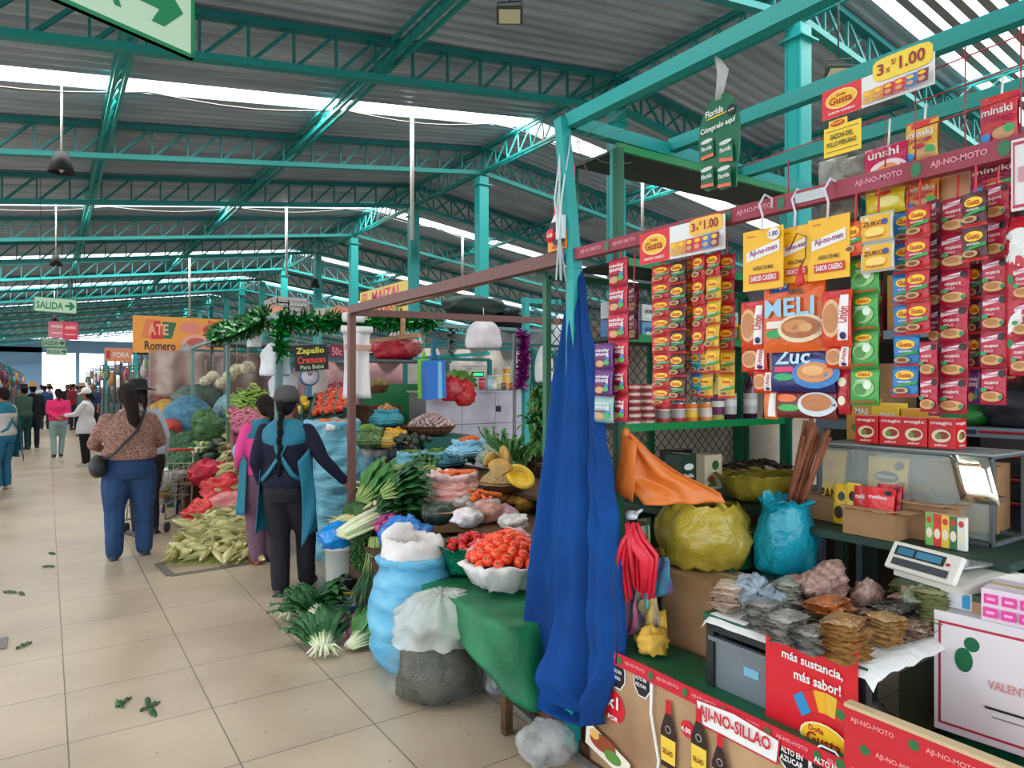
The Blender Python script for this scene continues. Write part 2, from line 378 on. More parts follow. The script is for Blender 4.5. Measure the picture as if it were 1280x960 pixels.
# rail wrapped in printed tape
PRT=mat((140,20,44),.4,.1,30,.25,5,c2=(156,52,76))
t=thing('hanging_rail','steel rail wrapped in dark red printed tape, carrying the sachet strips','rail',(1.9,2.36,2.16))
mb=MB(); mb.use(PRT); mb.bar((0,0,0),(0,-2.75,0),.035,.05)
for i in range(13):
    y=-.16-i*.2; M=T(-.018,y,0,0,0,HZ)
    if i==5: continue
    mb.at(M); mb.text('AJI-NO-MOTO',.13,.02,mat((226,150,170),.5)); mb.decals([('e',.1,0,.014,.02,(30,110,70))],1,1)
mb.at(Matrix.Identity(4)); mb.build('tape_wrap',t)
mb=MB(); mb.use(mat('lgrey',.25,metal=.8)); mb.box((-.02,-1.16,0),(.004,.1,.03)); mb.build('bare_patch',t)
# ---- sachet designs
def gusta(c,txt='Gusta',band=(40,150,70)): return [('r',-.5,-.5,.5,-.42,(200,40,40)),('e',0,.2,.36,.15,(250,205,30)),('t',txt,0,.2,.5,.16,(190,30,30)),('t','SAZONADOR',0,-.02,.5,.06,'white'),('q',[(-.42,-.22),(.46,-.1),(.46,.02),(-.1,-.08)],band),('e',-.12,-.3,.3,.1,'food'),('e',-.12,-.3,.18,.06,(120,70,40))]
def ajino(c): return [('q',[(-.44,.2),(.3,.3),(.3,.42),(-.44,.32)],(235,215,225)),('t','Aji-no-mix',-.06,.31,.6,.07,(170,20,60)),('o',.32,.34,.13,.1,'black'),('t','CRUJIENTE',-.02,.08,.56,.09,'white'),('t','POLLO',-.1,-.04,.34,.07,(250,190,200)),('e',.02,-.28,.42,.14,(214,170,110)),('e',-.05,-.26,.25,.09,(180,120,64)),('e',-.28,-.1,.14,.06,(40,150,90)),('o',.36,-.3,.08,.07,(30,130,90))]
def chick(c): return [('e',0,.34,.3,.09,(240,190,30)),('t','DELI',0,.34,.36,.08,(200,40,20)),('e',0,-.02,.36,.24,(150,200,130)),('e',-.1,-.06,.22,.16,(70,140,60)),('e',.14,.06,.14,.12,(220,240,220)),('r',-.4,-.42,.4,-.37,(180,80,40)),('t','CULANTRO',0,.18,.5,.06,'white')]
def zuko(c): return [('r',-.42,-.42,.42,.42,(236,178,36)),('t','ZUKO',-.06,.14,.6,.16,(110,20,30)),('e',.28,.15,.09,.11,(30,80,150)),('e',0,-.16,.3,.16,(246,214,110)),('t','NARANJA',0,-.32,.5,.07,(150,40,20))]
def mishki(c): return [('t','minsky',0,.22,.74,.16,'white'),('t','smoog',0,.05,.7,.16,(235,235,240)),('e',-.15,-.28,.22,.13,'food'),('e',.22,-.24,.15,.1,(60,170,80)),('e',.25,-.1,.12,.06,(40,140,210)),('r',-.4,-.12,.2,-.06,(120,20,40))]
SM={}
def sachet(key,w,h):
    q=(key,round(w,3),round(h,3))
    if q in SM: return SM[q]
    c,dl=SK_[key]; base=mat(c,.3,.35,26,.12,8); pk=pillow(w,h,min(w,h)*.16,base,dl(c),seed=len(SM)*1.7,crimp=mat(tuple(max(0,v*.8) for v in(PAL[c] if isinstance(c,str) else c)),.35))
    SM[q]=pk.mesh('sachet'); return SM[q]
SK_={'r':((200,24,44),gusta),'k':((92,34,44),gusta),'b':((20,130,205),gusta),'y':((228,178,40),gusta),'o':((236,92,30),gusta),'c':((196,22,62),ajino),'w':((140,26,60),ajino),'g':((66,168,70),chick),'z':((222,222,216),zuko),'m':((206,34,66),mishki),'p':((110,40,130),mishki),'u':((150,190,190),mishki)}
def strip(label,xl,xr,yt,ys_,keys,X,group=None,tw=0,hook=True):
    """a chain of sealed sachets: yt top pixel, ys_ pixel pitch"""
    c,w_,h_=RX(xl,xr,yt,yt+ys_,X); n=len(keys); top=c.z+h_/2
    t=thing('sachet_strip',label,'sachets',(c.x,c.y,top-n*h_),HZ+R.uniform(-.12,.12)+tw,group,ry=R.uniform(-.01,.01))
    for i,k in enumerate(keys):
        inst('sachet',sachet(k,w_*1.02,h_),t,(R.uniform(-.002,.002),R.uniform(-.002,.002),(n-i-.5)*h_),(R.uniform(-.05,.05),0,R.uniform(-.06,.06)))
    if hook and top<2.14:
        mb=MB(); mb.use(mat('red',.4)); mb.bar((0,.006,n*h_-.01),(0,.012,n*h_+max(.02,2.135-top)),.004); mb.build('hanger',t)
    return t
G=1.93
strip('strip of red snack sachets beside the blue curtain, hanging full length',762,787,323,34,'mmmmmm',1.9)
strip('short strip of purple and teal sachets next to the blue curtain',743,768,429,33,'ppu',1.87,hook=False)
strip('two dark red sachets tucked behind the red snack strip',784,798,357,34,'ww',1.99)
strip('narrow red seasoning strip, leftmost under the lower seasoning header card',817,838,331,22,'rrrrrrrr',1.9)
strip('red and black seasoning strip, second under the lower header card',837,859,326,29,'kkkkkk',1.9)
strip('thin orange seasoning strip between red ones under the lower header card',856,867,323,28,'ooooo',1.96)
strip('red seasoning strip, fourth under the lower header card',865,883,318,31,'rrrr',1.9)
strip('blue seasoning strip hanging low under the lower header card',864,876,411,28,'bbb',1.95,hook=False)
strip('yellow seasoning strip starting with one red sachet under the lower header card',881,901,316,30,'ryyyy',1.9)
strip('yellow seasoning strip hanging lower, behind the front yellow one',873,890,410,29,'yyy',1.96,hook=False)
strip('red and yellow strip turned half aside at the right end of the lower header card',899,916,318,30,'rrrryy',1.98,tw=.5)
strip('green coriander seasoning strip beside the noodle bags',1064,1101,323,46,'gggg',1.9,hook=False)
strip('green seasoning strip behind the green coriander strip',1092,1104,340,44,'ww',1.98)
strip('pair of yellow and silver drink sachets hanging over the green strip',1076,1118,266,37,'zz',1.87)
strip('single orange sachet at the left of the yellow and silver drink pair',1056,1079,277,43,'o',1.87)
strip('long blue seasoning strip under the right part of the rail',1117,1149,265,38.5,'bbbbbb',1.92)
strip('red seasoning strip with yellow ovals in front of the long blue strip',1131,1163,257,40,'rrrr',1.88)
strip('dark wine sachet strip behind the red one, partly hidden',1160,1178,250,45,'wwwwww',1.96)
strip('crimson crunchy-mix sachet strip, leftmost of the wide ones at the right',1174,1211,247,45,'cccccc',1.92)
strip('wine red sachet strip showing low beside the blue strip',1150,1174,427,44,'cc',1.9,hook=False)
strip('short strip of two black and red seasoning sachets in front of crimson strips',1202,1235,240,43,'kk',1.87)
strip('black seasoning strip showing between two crimson strips at the right',1210,1226,330,44,'kkkp',1.98)
strip('crimson crunchy-mix sachet strip, second from the right frame edge',1226,1260,230,46,'cccccc',1.92)
strip('dark red sachet strip behind at the right frame edge',1255,1275,225,42,'wkwcww',1.98)
strip('crimson sachet strip crossing the right frame edge',1264,1292,330,46,'ccc',1.9,hook=False)
# ---- bigger bags
def bag(name,label,xl,xr,yt,yb,X,base,dl,cat='bag',group=None,tw=0,t=.03,crimp=None,hang=None,RF=None,tilt=0):
    c,w_,h_=(RF or RX)(xl,xr,yt,yb,X)
    mb=pillow(w_,h_,t,base if isinstance(base,bpy.types.Material) else mat(base,.28,.5,16,.1,9),dl,nx=10,nz=12,crimp=crimp,seed=xl)
    o=mb.mesh(name); e=thing(name,label,cat,(c.x,c.y,c.z-h_/2),(HZ if RF is None else 0)+tw,group,rx=tilt)
    inst('packet',o,e,(0,0,h_/2))
    if hang: q=MB(); q.use(mat('white',.4)); q.tube([(0,.01,h_-.01),(0,.02,h_+hang)],.003,5); q.build('hanger',e)
    return e
bowl=[('e',.16,-.18,.36,.2,(236,214,180)),('e',.16,-.17,.3,.15,(172,104,56)),('e',.1,-.15,.2,.09,(206,140,84)),('e',.26,-.18,.1,.06,(216,160,100))]
bag('cereal_bag','orange cereal bag with big light blue letters and a bowl of puffs',955,1033,350,440,1.9,(238,104,34),[('r',-.36,.34,-.04,.5,(20,80,170)),('t','Ángel',-.2,.42,.26,.09,'white'),('t','MELI',-.02,.12,.8,.25,(150,205,235)),('t','MIEL',.1,.33,.24,.08,(90,60,50)),('r',-.4,-.16,-.1,-.06,(235,225,220)),('e',-.25,-.24,.16,.06,(40,160,90))]+bowl,'cereal')
bag('cereal_bag','dark blue cereal bag hanging below the orange one',965,1046,437,490,1.91,(36,34,104),[('t','Zuc',-.12,.34,.56,.36,(190,225,240)),('r',-.42,-.02,-.1,.1,(226,50,110)),('e',-.26,-.14,.17,.09,(50,170,110)),('e',.22,-.08,.34,.34,(60,130,200)),('e',.22,-.04,.26,.24,(214,140,80)),('e',.2,.0,.16,.12,(236,180,120))],'cereal')
bag('cereal_bag','maroon cereal bag with a white bowl, lowest under the dark blue one',972,1048,487,523,1.93,(120,40,40),[('e',-.3,.2,.18,.14,(240,120,70)),('e',-.26,-.14,.2,.12,(60,180,90)),('e',.2,0,.3,.42,(215,225,235)),('e',.2,.06,.24,.3,(190,120,70))],'cereal')
un=[('r',-.5,.36,.5,.5,(200,20,40)),('e',-.1,0,.34,.34,(226,180,130)),('e',-.12,0,.26,.26,(196,130,80)),('q',[(.1,-.4),(.42,-.4),(.44,.4),(.2,.4)],(240,235,235)),('t','Unión',.3,.05,.5,.16,(190,20,50),1.45),('o',.3,-.32,.1,.07,'navy')]
for i,(a,b,c_,d_,X,l) in enumerate([(927,958,377,437,1.91,'top left of the orange cereal bag'),(928,961,433,465,1.93,'middle one on the left of the cereal bags'),(943,969,463,491,1.92,'lowest one on the left of the cereal bags'),(1028,1066,363,433,1.88,'overlapping the right side of the orange cereal bag'),(1033,1066,431,461,1.9,'below the one right of the orange cereal bag')]):
    bag('noodle_bag','red and orange oat flake bag, '+l,a,b,c_,d_,X,(232,74,40),un,'oat bag')
bag('noodle_bag','tall narrow red packet right of the dark blue cereal bag',1048,1064,460,518,1.93,(196,26,44),[('e',0,.2,.3,.1,'cream'),('e',0,-.2,.3,.1,'cream')],'packet')
bag('noodle_bag','orange and white packet left of the lowest cereal bag',956,973,487,524,1.94,(236,120,60),[('q',[(-.1,-.4),(.42,-.4),(.44,.4),(.1,.4)],'white')],'packet')
def mk(txt2): return [('r',-.5,.3,.5,.5,(222,60,50)),('t','minski',0,.16,.8,.15,'white'),('t',txt2,0,.0,.76,.15,(170,40,90)),('e',.16,-.3,.28,.13,'food'),('e',-.3,-.34,.14,.08,(40,140,210)),('e',.32,-.24,.13,.08,(50,170,90)),('e',0,-.14,.2,.06,(190,30,40))]
bag('snack_bag','red snack bag hanging from the back beam near the top right corner',1226,1274,118,181,1.98,(214,60,70),mk('Smoog'),'snack bag',hang=.05)
bag('snack_bag','yellow and white snack bag standing above the printed rail',1133,1174,150,204,1.98,(236,190,80),mk('Smogs'),'snack bag',hang=.05)
bag('snack_bag','pink puffed snack bag just above the printed rail',1081,1136,182,226,1.97,(214,40,100),[('t','unshi',0,.26,.7,.24,'white'),('e',.1,-.2,.4,.26,(245,225,225)),('e',.1,-.24,.24,.18,(236,150,90))],'snack bag',hang=.08)
bag('snack_bag','yellow chip bag tucked under the printed rail',1083,1133,236,268,1.96,(240,215,40),[('e',.1,-.05,.3,.2,(250,240,150)),('e',0,.3,.2,.1,(220,60,40))],'snack bag')
bag('snack_bag','orange and white snack bag under the rail, left of the brown card',1131,1176,224,262,1.98,(240,160,50),mk('Snogs'),'snack bag')
bag('snack_bag','wine red snack bag under the rail near the white tag',1213,1275,198,244,1.98,(150,30,60),mk('Smoog'),'snack bag')
bag('snack_bag','large red and white bag cut by the right frame edge',1258,1300,270,470,1.93,(200,30,50),[('e',0,.3,.5,.12,'white'),('e',-.2,.1,.1,.03,(40,130,80)),('e',.1,-.1,.1,.03,(40,130,80)),('e',-.2,-.3,.1,.03,(40,130,80)),('q',[(-.5,-.3),(.5,-.1),(.5,0),(-.5,-.2)],'white')],'snack bag',t=.06)
for a,b,c_,d_,l in((1024,1060,198,234,'left of the snack bags above the printed rail'),(1050,1082,196,222,'between the yellow sign and the pink snack bag')):
    bag('clear_packet','clear packet of pale grain, '+l,a,b,c_,d_,1.99,mat((176,178,168),.25,.5,20,.3,20,alpha=.85),[],'packet')
bag('clear_packet','grey packets hanging behind the rail left of the yellow chip bag',1026,1075,236,275,2.02,mat((150,150,140),.3,.5,20,.4,20),[],'packet')
# cards
def rcard(name,label,cat,xl,xr,yt,yb,X,base,dl,t=.003,pts=None,tw=0,parts=()):
    c,w_,h_=RX(xl,xr,yt,yb,X); e=thing(name,label,cat,(c.x,c.y,c.z-h_/2),HZ+tw)
    cardmb(w_,h_,base if isinstance(base,bpy.types.Material) else mat(base,.4),dl,t,pts).build('card',e,(0,0,h_/2))
    return e,w_,h_
def gheader(label,xl,xr,yt,yb,X,big):
    dl=[('r',-.5,-.5,-.12,.5,(222,30,40)),('e',-.31,.08,.155,.32,(255,235,160)),('e',-.31,.08,.145,.28,(248,190,30)),('t','Doña',-.31,.22,.09,.1,(170,30,30)),('t','Gusta',-.31,.04,.22,.26,(170,30,30)),('t','SABOR CASERO',-.3,-.36,.26,.08,'white')]
    for i,cc in enumerate([(236,180,60),(226,150,50),(200,40,70),(222,50,40),(40,120,200),(130,40,70)]): dl+=[('q',[(-.1+i*.098,-.42),(-.01+i*.098,-.42),(-.0+i*.098,-.02),(-.09+i*.098,-.02)],cc),('e',-.055+i*.098,-.12,.03,.06,'yellow'),('e',-.055+i*.098,-.3,.03,.07,'food')]
    e,w_,h_=rcard('price_header',label,'sign',xl,xr,yt,yb,X,(232,234,236),dl)
    q=MB(); M=T(0,-.004,h_/2); q.at(M); bw,bh=(.5*w_,.74*h_) if big else (.36*w_,.5*h_); cx,cz=(.24*w_,.52*h_) if big else (.3*w_,.3*h_)
    pts=[(cx+bw/2*max(-1,min(1,1.25*math.cos(a))),cz+bh/2*max(-1,min(1,1.25*math.sin(a)))) for a in[2*PI*i/20+.15 for i in range(20)]]
    q.use(mat((246,214,60) if big else (244,190,70),.4)); q.poly(pts,0,.003)
    q.at(T(0,-.0045,h_/2)); dk=mat((150,20,50),.4); q.text('3',bw*.12,bh*.5,dk,cx=cx-bw*.36,cz=cz); q.text('x',bw*.07,bh*.2,dk,cx=cx-bw*.23,cz=cz-bh*.12); q.text('S/',bw*.08,bh*.24,dk,cx=cx-bw*.13,cz=cz+bh*.16); q.text('1.00',bw*.42,bh*.56,dk,cx=cx+bw*.18,cz=cz+bh*.02)
    q.build('price_tag',e); return e
gheader('lower red and white seasoning header card clipped to the rail',800,906,281,322,1.86,False)
gheader('upper seasoning header card on the red wires, with a big yellow price',1028,1168,92,130,1.88,True)
e,w_,h_=rcard('small_sign','square yellow chicken seasoning sign below the upper header card','sign',1030,1076,155,192,1.87,(246,206,40),[('r',-.44,.34,.44,.36,'dark'),('r',-.44,-.36,.44,-.34,'dark'),('t','SAZON DEL',0,.14,.62,.17,'black'),('t','POLLO PERUANO',0,-.12,.8,.17,'black')])
q=MB(); q.use(mat((246,206,40),.4)); q.box((-.12*w_,.002,h_*1.07),(w_*.5,.003,h_*.3)); q.decals([('e',-.12*w_,h_*1.08,w_*.2,h_*.1,(200,30,40))],1,1); q.text('MAGGI',w_*.28,h_*.09,mat('yellow'),cx=-.12*w_,cz=h_*1.08,off=.004); q.build('brand_tab',e)
def ycard(label,a,b,c_,d_,X,price,t1):
    dl=[('t','ajinomoto',-.28,.4,.2,.04,(200,40,40)),('q',[(-.4,-.02),(.42,.1),(.42,.28),(-.4,.14)],'white'),('t',t1,.02,.13,.7,.13,(150,30,110),.13),('t','AHORA CON MAS',.02,-.14,.5,.07,(60,50,30)),('r',-.32,-.38,.4,-.24,(205,30,50)),('t','SABOR CASERO',.04,-.31,.64,.09,'white')]
    if price: dl+=[('e',.3,.38,.15,.1,'white'),('t','1.80',.3,.38,.22,.08,(110,40,120))]
    e,w_,h_=rcard('yellow_card',label,'sign',a,b,c_,d_,X,(244,186,30),dl)
    q=MB(); q.use(mat((225,215,230),.35)); zt=2.18-(e.location.z); q.tube([(0,-.004,h_-.006),(.004,-.006,h_+.04),(-.006,-.008,zt-.02),(0,.01,zt+.012),(.012,.03,zt),(.01,.032,zt-.03)],.0035,6); q.build('wire_hook',e); return e
ycard('yellow noodle card with a round price sticker, leftmost of three',929,979,286,362,1.85,True,'Aji-no-men')
ycard('yellow noodle card in the middle, half covered by its neighbours',976,1013,283,353,1.88,False,'Aji-no-men')
ycard('yellow noodle card on the right, widest of the three',1010,1062,271,349,1.86,False,'Aji-no-men')
t=thing('wire_hook','dark wire hook holding a red clip in front of the middle yellow card','hook',tuple(PX(1000,352,1.85)),HZ)
q=MB(); q.use(metal((90,40,30))); q.tube([(-.035,0,.1),(-.01,0,.145),(.02,0,.13),(.018,0,.07),(.0,0,.04)],.002,5); q.build('hook_wire',t)
q=MB(); q.use(mat((210,40,30),.35)); q.lathe([(.001,.05),(.008,.03),(.014,0),(.01,-.01)],10); q.build('clip',t)
rcard('brown_card','plain brown cardboard sheet hanging under the rail near the top bags','card',1176,1212,218,250,1.99,(200,150,104),[])
rcard('white_tag','tall white card with a red frame at the right edge of the frame','sign',1264,1296,172,262,1.84,(226,222,224),[('r',-.42,-.46,-.36,.46,(190,40,80)),('r',-.42,.42,.42,.46,(190,40,80)),('r',-.42,-.46,.42,-.42,(190,40,80)),('r',-.2,-.1,.4,.1,(200,150,160))])
# green round hanging sign
c,w_,h_=RX(871,927,118,240,1.9); pts=[]
for i in range(13): a=PI*i/12; pts.append((.5*math.cos(a),.12+.38*math.sin(a)))
pts+=[(-.49,-.12),(-.42,-.2),(-.4,-.4),(-.28,-.46),(0,-.45),(.05,-.49),(.42,-.5),(.44,-.3),(.5,-.1)]
e=thing('hanging_sign','oval green hanging sign with four tins printed on it','sign',(c.x,c.y,c.z-h_/2),HZ-.1)
def tin(cx,cz,r,b=(20,100,70)): return [('q',[(cx-.16,cz-.09),(cx+.16,cz-.09+r),(cx+.14,cz+.09+r),(cx-.17,cz+.09)],b),('e',cx-.02,cz+.09,.15,.022,(210,216,214)),('q',[(cx-.16,cz-.09),(cx+.16,cz-.09+r),(cx+.16,cz-.055+r),(cx-.16,cz-.055)],(226,110,80)),('t','Florida',cx-.01,cz+.015,.26,.045,'white')]
cardmb(w_,h_,mat((20,104,72),.35),[('t','Florida',-.1,.34,.44,.07,'white'),('e',-.04,.285,.26,.008,'yellow'),('o',.32,.28,.11,.06,'black'),('t','ALTO',.32,.28,.14,.02,'white'),('t','Cómpralo aquí',0,.17,.86,.075,'white')]+tin(-.24,-.03,0)+tin(.24,-.12,-.04,(30,120,84))+tin(-.2,-.33,-.02)+tin(.24,-.39,-.02),.004,pts).build('sign_board',e,(0,0,h_/2))
q=MB(); q.use(mat((205,208,205),.2,.6,20,alpha=.6)); q.tube([(0,0,h_-.02),(.01,.01,h_+.08),(-.01,0,2.72-e.location.z)],[.012,.02,.008],7); q.build('tape_hanger',e)
# bottle shaped card on the corner post
c,w_,h_=RX(684,711,256,313,1.87); e=thing('bottle_sign','cardboard sauce bottle cutout with red cap fixed to the corner post','sign',(c.x,c.y,c.z-h_/2),HZ)
cardmb(w_,h_,mat((28,22,24),.4),[('q',[(-.2,.3),(.24,.3),(.2,.5),(-.16,.5)],(205,24,40)),('q',[(-.3,.14),(.3,.14),(.2,.3),(-.14,.3)],(226,222,224)),('r',-.44,-.5,.46,-.06,(236,150,40)),('o',-.12,-.02,.12,.075,'black'),('o',.22,-.02,.12,.075,'black'),('e',.08,-.3,.28,.1,(60,26,30)),('t','SILLAO',.08,-.42,.6,.07,(150,30,90))],.004,[(-.46,-.5),(.46,-.5),(.48,0),(.3,.16),(.24,.3),(.22,.5),(-.2,.5),(-.2,.3),(-.3,.14),(-.46,0)]).build('card',e,(0,0,h_/2))
q=MB(); q.use(mat((214,24,50),.4)); q.lathe([(.001,-.003),(.03,-.003),(.03,.003),(.001,.003)],18,M=T(-.045,-.006,h_*.36,PI/2)); q.text('4.00',.04,.018,mat('white'),cx=-.045,cz=h_*.36,off=.012); q.build('price_disc',e)
q=MB(); q.use(mat((210,24,40),.4)); q.box((0,0,0),(.056,.056,.07)); tag(q.build('sticker_wrap',None,tuple(PX(708,216,1.9))),'red sticker wrapped round the leaning corner post','sticker')
q=MB(); q.use(mat((205,222,226),.4)); 
for s in range(4): q.tube([(R.uniform(-.02,.02),R.uniform(-.03,.03),.38),(R.uniform(-.03,.0)-.03,R.uniform(-.03,.03),.1),(R.uniform(-.03,.03)-.03,0,-.25)],.004,5)
q.box((-.03,0,-.02),(.02,.045,.1)); tag(q.build('cord',None,(1.88,2.36,2.3)),'pale plastic cord knotted round the leaning corner post','cord')
# scribble of bare wires at the corner
q=MB(); q.use(metal((120,110,110)))
for s in range(9):
    a=R.uniform(0,6); pts=[(0,0,0)]
    for k in range(4): a+=R.uniform(-.7,.7); l=pts[-1]; pts.append((l[0]+.05,l[1]+.05*math.cos(a),l[2]+.045*math.sin(a)))
    q.tube(pts,.0012,4)
tag(q.build('loose_wire',None,(1.92,2.34,2.66)),'tangle of thin loose wires at the top of the corner post','wire')
# red wire rack over the snack bags
t=thing('wire_rack','red wire hanging rack above the snack bags at the top right','rack',(1.92,0,2.5)); q=MB(); q.use(mat((170,40,60),.4))
for py in(128,): pass
for z in(-.2,-.13,-.06): q.tube([(0,.92,z-.02),(0,.45,z)],.0022,5)
q.build('cross_wires',t); q=MB(); q.use(mat((170,40,60),.4))
for y in(.92,.8,.68): q.tube([(0,y,-.34),(0,y,-.05)],.002,5)
q.build('upright_wires',t)
q=MB(); q.use(mat((170,40,60),.4)); q.tube([(0,1.62,-.18),(0,1.0,-.16),(0,1.0,-.3)],.0022,5); q.tube([(0,1.3,-.2),(0,1.3,-.33)],.0022,5); q.build('lower_wire',t)
# ---- dark green shelf unit along the far side partition
DG=mat((10,92,58),.4); DK=mat((12,46,34),.5)
t=thing('shelf_unit','green steel shelving unit standing across the back of the grocery stall','shelf',(2.75,2.5,0))
def pt(nm,f,o=None):
    q=MB(); f(q); return q.build(nm,o or t)
for x,y in((-.62,-.2),(.62,-.2),(-.62,.12),(.62,.12)): pt('post',lambda q:(q.use(DG),q.bar((x,y,0),(x,y,2.66 if x<0 else 2.1),.035)))
for z,x1 in((1.395,.6),(1.805,.6),(2.15,.62),(2.66,1.0)):
    pt('shelf_board',lambda q:(q.use(DK),q.box(((x1-.62)/2,-.04,z),(x1+.62,.3,.012)),q.use(mat((16,140,76),.4)),q.box(((x1-.62)/2,-.2,z+.005),(x1+.64,.02,.035))))
# chain link mesh and pale backing
t=thing('wire_mesh','chain link mesh screen behind the shelf goods','mesh',(2.75,2.66,0))
q=MB(); q.use(metal((70,72,70))); W_,z0,z1=.75,.9,2.12; st=.06
k=-2.0
while k<W_*2+.1:
    for s in(1,-1):
        a=-W_+k if s==1 else W_-k
        lo=0; hi=z1-z0
        # line x=a+s*z clipped to +-W_
        zs=sorted([max(0,min(hi,(-W_-a)/s)),max(0,min(hi,(W_-a)/s))])
        if zs[1]-zs[0]>.02: q.bar((a+s*zs[0],0,z0+zs[0]),(a+s*zs[1],0,z0+zs[1]),.0035)
    k+=st
q.build('mesh_wire',t); q=MB(); q.use(DG)
for x in(-W_,-.05,W_): q.bar((x,0,0),(x,0,z1),.03)
for z in(z0,z1): q.bar((-W_,0,z),(W_,0,z),.03)
q.build('mesh_frame',t)
q=MB(); q.use(mat((206,190,168),.8,.1,20,.12,4)); q.box((0,0,.5),(2.4,.02,1.0)); q.box((0,0,1.02),(2.4,.03,.03)); tag(q.build("partition_panel",None,(3.46,2.8,.9)),'plain beige panel behind the chain link mesh','panel')
# goods on the unit
def can(r,h,body,label,top=(190,192,196),txt=None):
    q=MB(); q.use(mat(top,.3,metal=.7)); q.lathe([(r*.9,0),(r,.004),(r,h-.004),(r*.92,h),(r*.9,h-.004),(.001,h-.004)],16)
    q.use(mat(body,.35)); q.lathe([(r*1.01,h*.08),(r*1.01,h*.92)],16,cap0=False); q.use(mat(label,.35)); q.lathe([(r*1.02,h*.3),(r*1.02,h*.62)],16,cap0=False)
    q.use(mat('white',.4)); q.lathe([(r*1.022,h*.64),(r*1.022,h*.7)],16,cap0=False); return q
def bottle(r,h,body,label,cap):
    t_=[]
    q=MB(); q.use(mat(body,.12,coat=.5)); q.lathe([(r*.9,0),(r,.01),(r,h*.62),(r*.9,h*.7),(r*.35,h*.84),(r*.32,h*.93)],16); a=q.mesh('glass')
    q=MB(); q.use(mat(label,.4)); q.lathe([(r*1.02,h*.14),(r*1.02,h*.55)],16,cap0=False); q.use(mat('white',.4)); q.lathe([(r*1.03,h*.3),(r*1.03,h*.42)],16,cap0=False); b=q.mesh('label_band')
    q=MB(); q.use(mat(cap,.4)); q.lathe([(r*.4,h*.9),(r*.4,h),(.001,h)],12); c=q.mesh('cap')
    return (('glass',a),('label_band',b),('cap',c))
def place(parts,name,label,cat,loc,group=None,rz=0,rx=0):
    t=thing(name,label,cat,loc,rz,group,rx=rx)
    for nm,me in parts: inst(nm,me,t)
    return t
cols=[((200,36,40),(160,160,160)),((200,36,40),(190,190,190)),((238,130,30),(250,200,60)),((238,150,60),(235,225,215))]
labs=['red and grey can, left end of the front row on the green shelf','red and grey can, second in the front row on the green shelf','orange can in the front row on the green shelf','orange and white can beside the oil bottles on the green shelf']
for i,x in enumerate((829,848,864,882)):
    p=PY(x,528,2.34); q=can(.032,.11,*cols[i]); tag(q.build('food_can',None,(p.x,2.34,1.402)),labs[i],'can')
me=can(.034,.032,(196,40,44),(240,220,200)).mesh('flat_tin')
for s,x in enumerate((791,809)):
    p=PY(x,528,2.38)
    for k in range(6 if s==0 else 6):
        tag(inst('fish_tin',me,None,(p.x+R.uniform(-.003,.003),2.38,1.402+k*.0335),(0,0,R.uniform(0,6))),['flat red fish tin in the left stack beside the curtain','flat red fish tin in the right stack of the two'][s],'tin',['left stack of flat tins','right stack of flat tins'][s])
bp=bottle(.034,.26,(214,204,110),(110,40,90),(214,170,40)); bp2=bottle(.036,.27,(70,30,60),(205,200,196),(200,40,40))
for i,x in enumerate((897,912,938,962,985)):
    p=PY(x,525,2.4); place(bp if i in(0,) else bp2,'oil_bottle',['pale cooking oil bottle beside the cans on the green shelf','dark bottle with a pale label, second bottle on the green shelf','dark bottle with a pale label, third bottle on the green shelf','dark bottle with a pale label, fourth bottle on the green shelf','dark bottle partly behind the cereal bags'][i],'bottle',(p.x,2.4,1.402))
for j,z in enumerate((1.82,1.905)):
    for i in range(9):
        x=2.2+i*.105; c_=[(60,120,190),(200,206,210),(120,170,210),(220,220,214)][(i+j)%4]; q=MB(); q.use(mat(c_,.4)); q.box((0,0,.039),(.085,.06,.078)); q.decals([('t','LECHE',0,.045,.05,.018,'white' if i%2 else 'navy'),('e',0,.02,.02,.012,'white')],1,1,surf=lambda a,b:-.03)
        tag(q.build('milk_carton',None,(x,2.42,z)),'small blue and white carton on the upper green shelf','carton','small cartons on the upper green shelf')
for i in range(6):
    q=MB(); c_=[(120,150,60),(90,90,40),(200,170,60)][i%3]; q.use(mat(c_,.3)); q.lathe([(.03,0),(.033,.01),(.033,.07),(.027,.082),(.027,.095),(.001,.095)],14); q.use(mat('gold',.4)); q.lathe([(.029,.08),(.029,.098),(.001,.098)],14)
    tag(q.build('glass_jar',None,(3.0+.072*(i%4),2.44-.08*(i//4),1.817)),'small jar with a gold lid on the upper green shelf','jar','jars on the upper green shelf')
# ================= counter, curtain and goods of the grocery stall =================
t=thing('low_counter','low counter front covered with a printed sauce poster','counter',(1.9,1.62,0))
PO=mat((196,160,120),.35,0,0,.3,2.2,c2=(150,112,82))
q=MB(); q.use(mat((120,90,60),.7)); q.box((.03,0,.25),(.04,1.25,.5)); q.build('board',t)
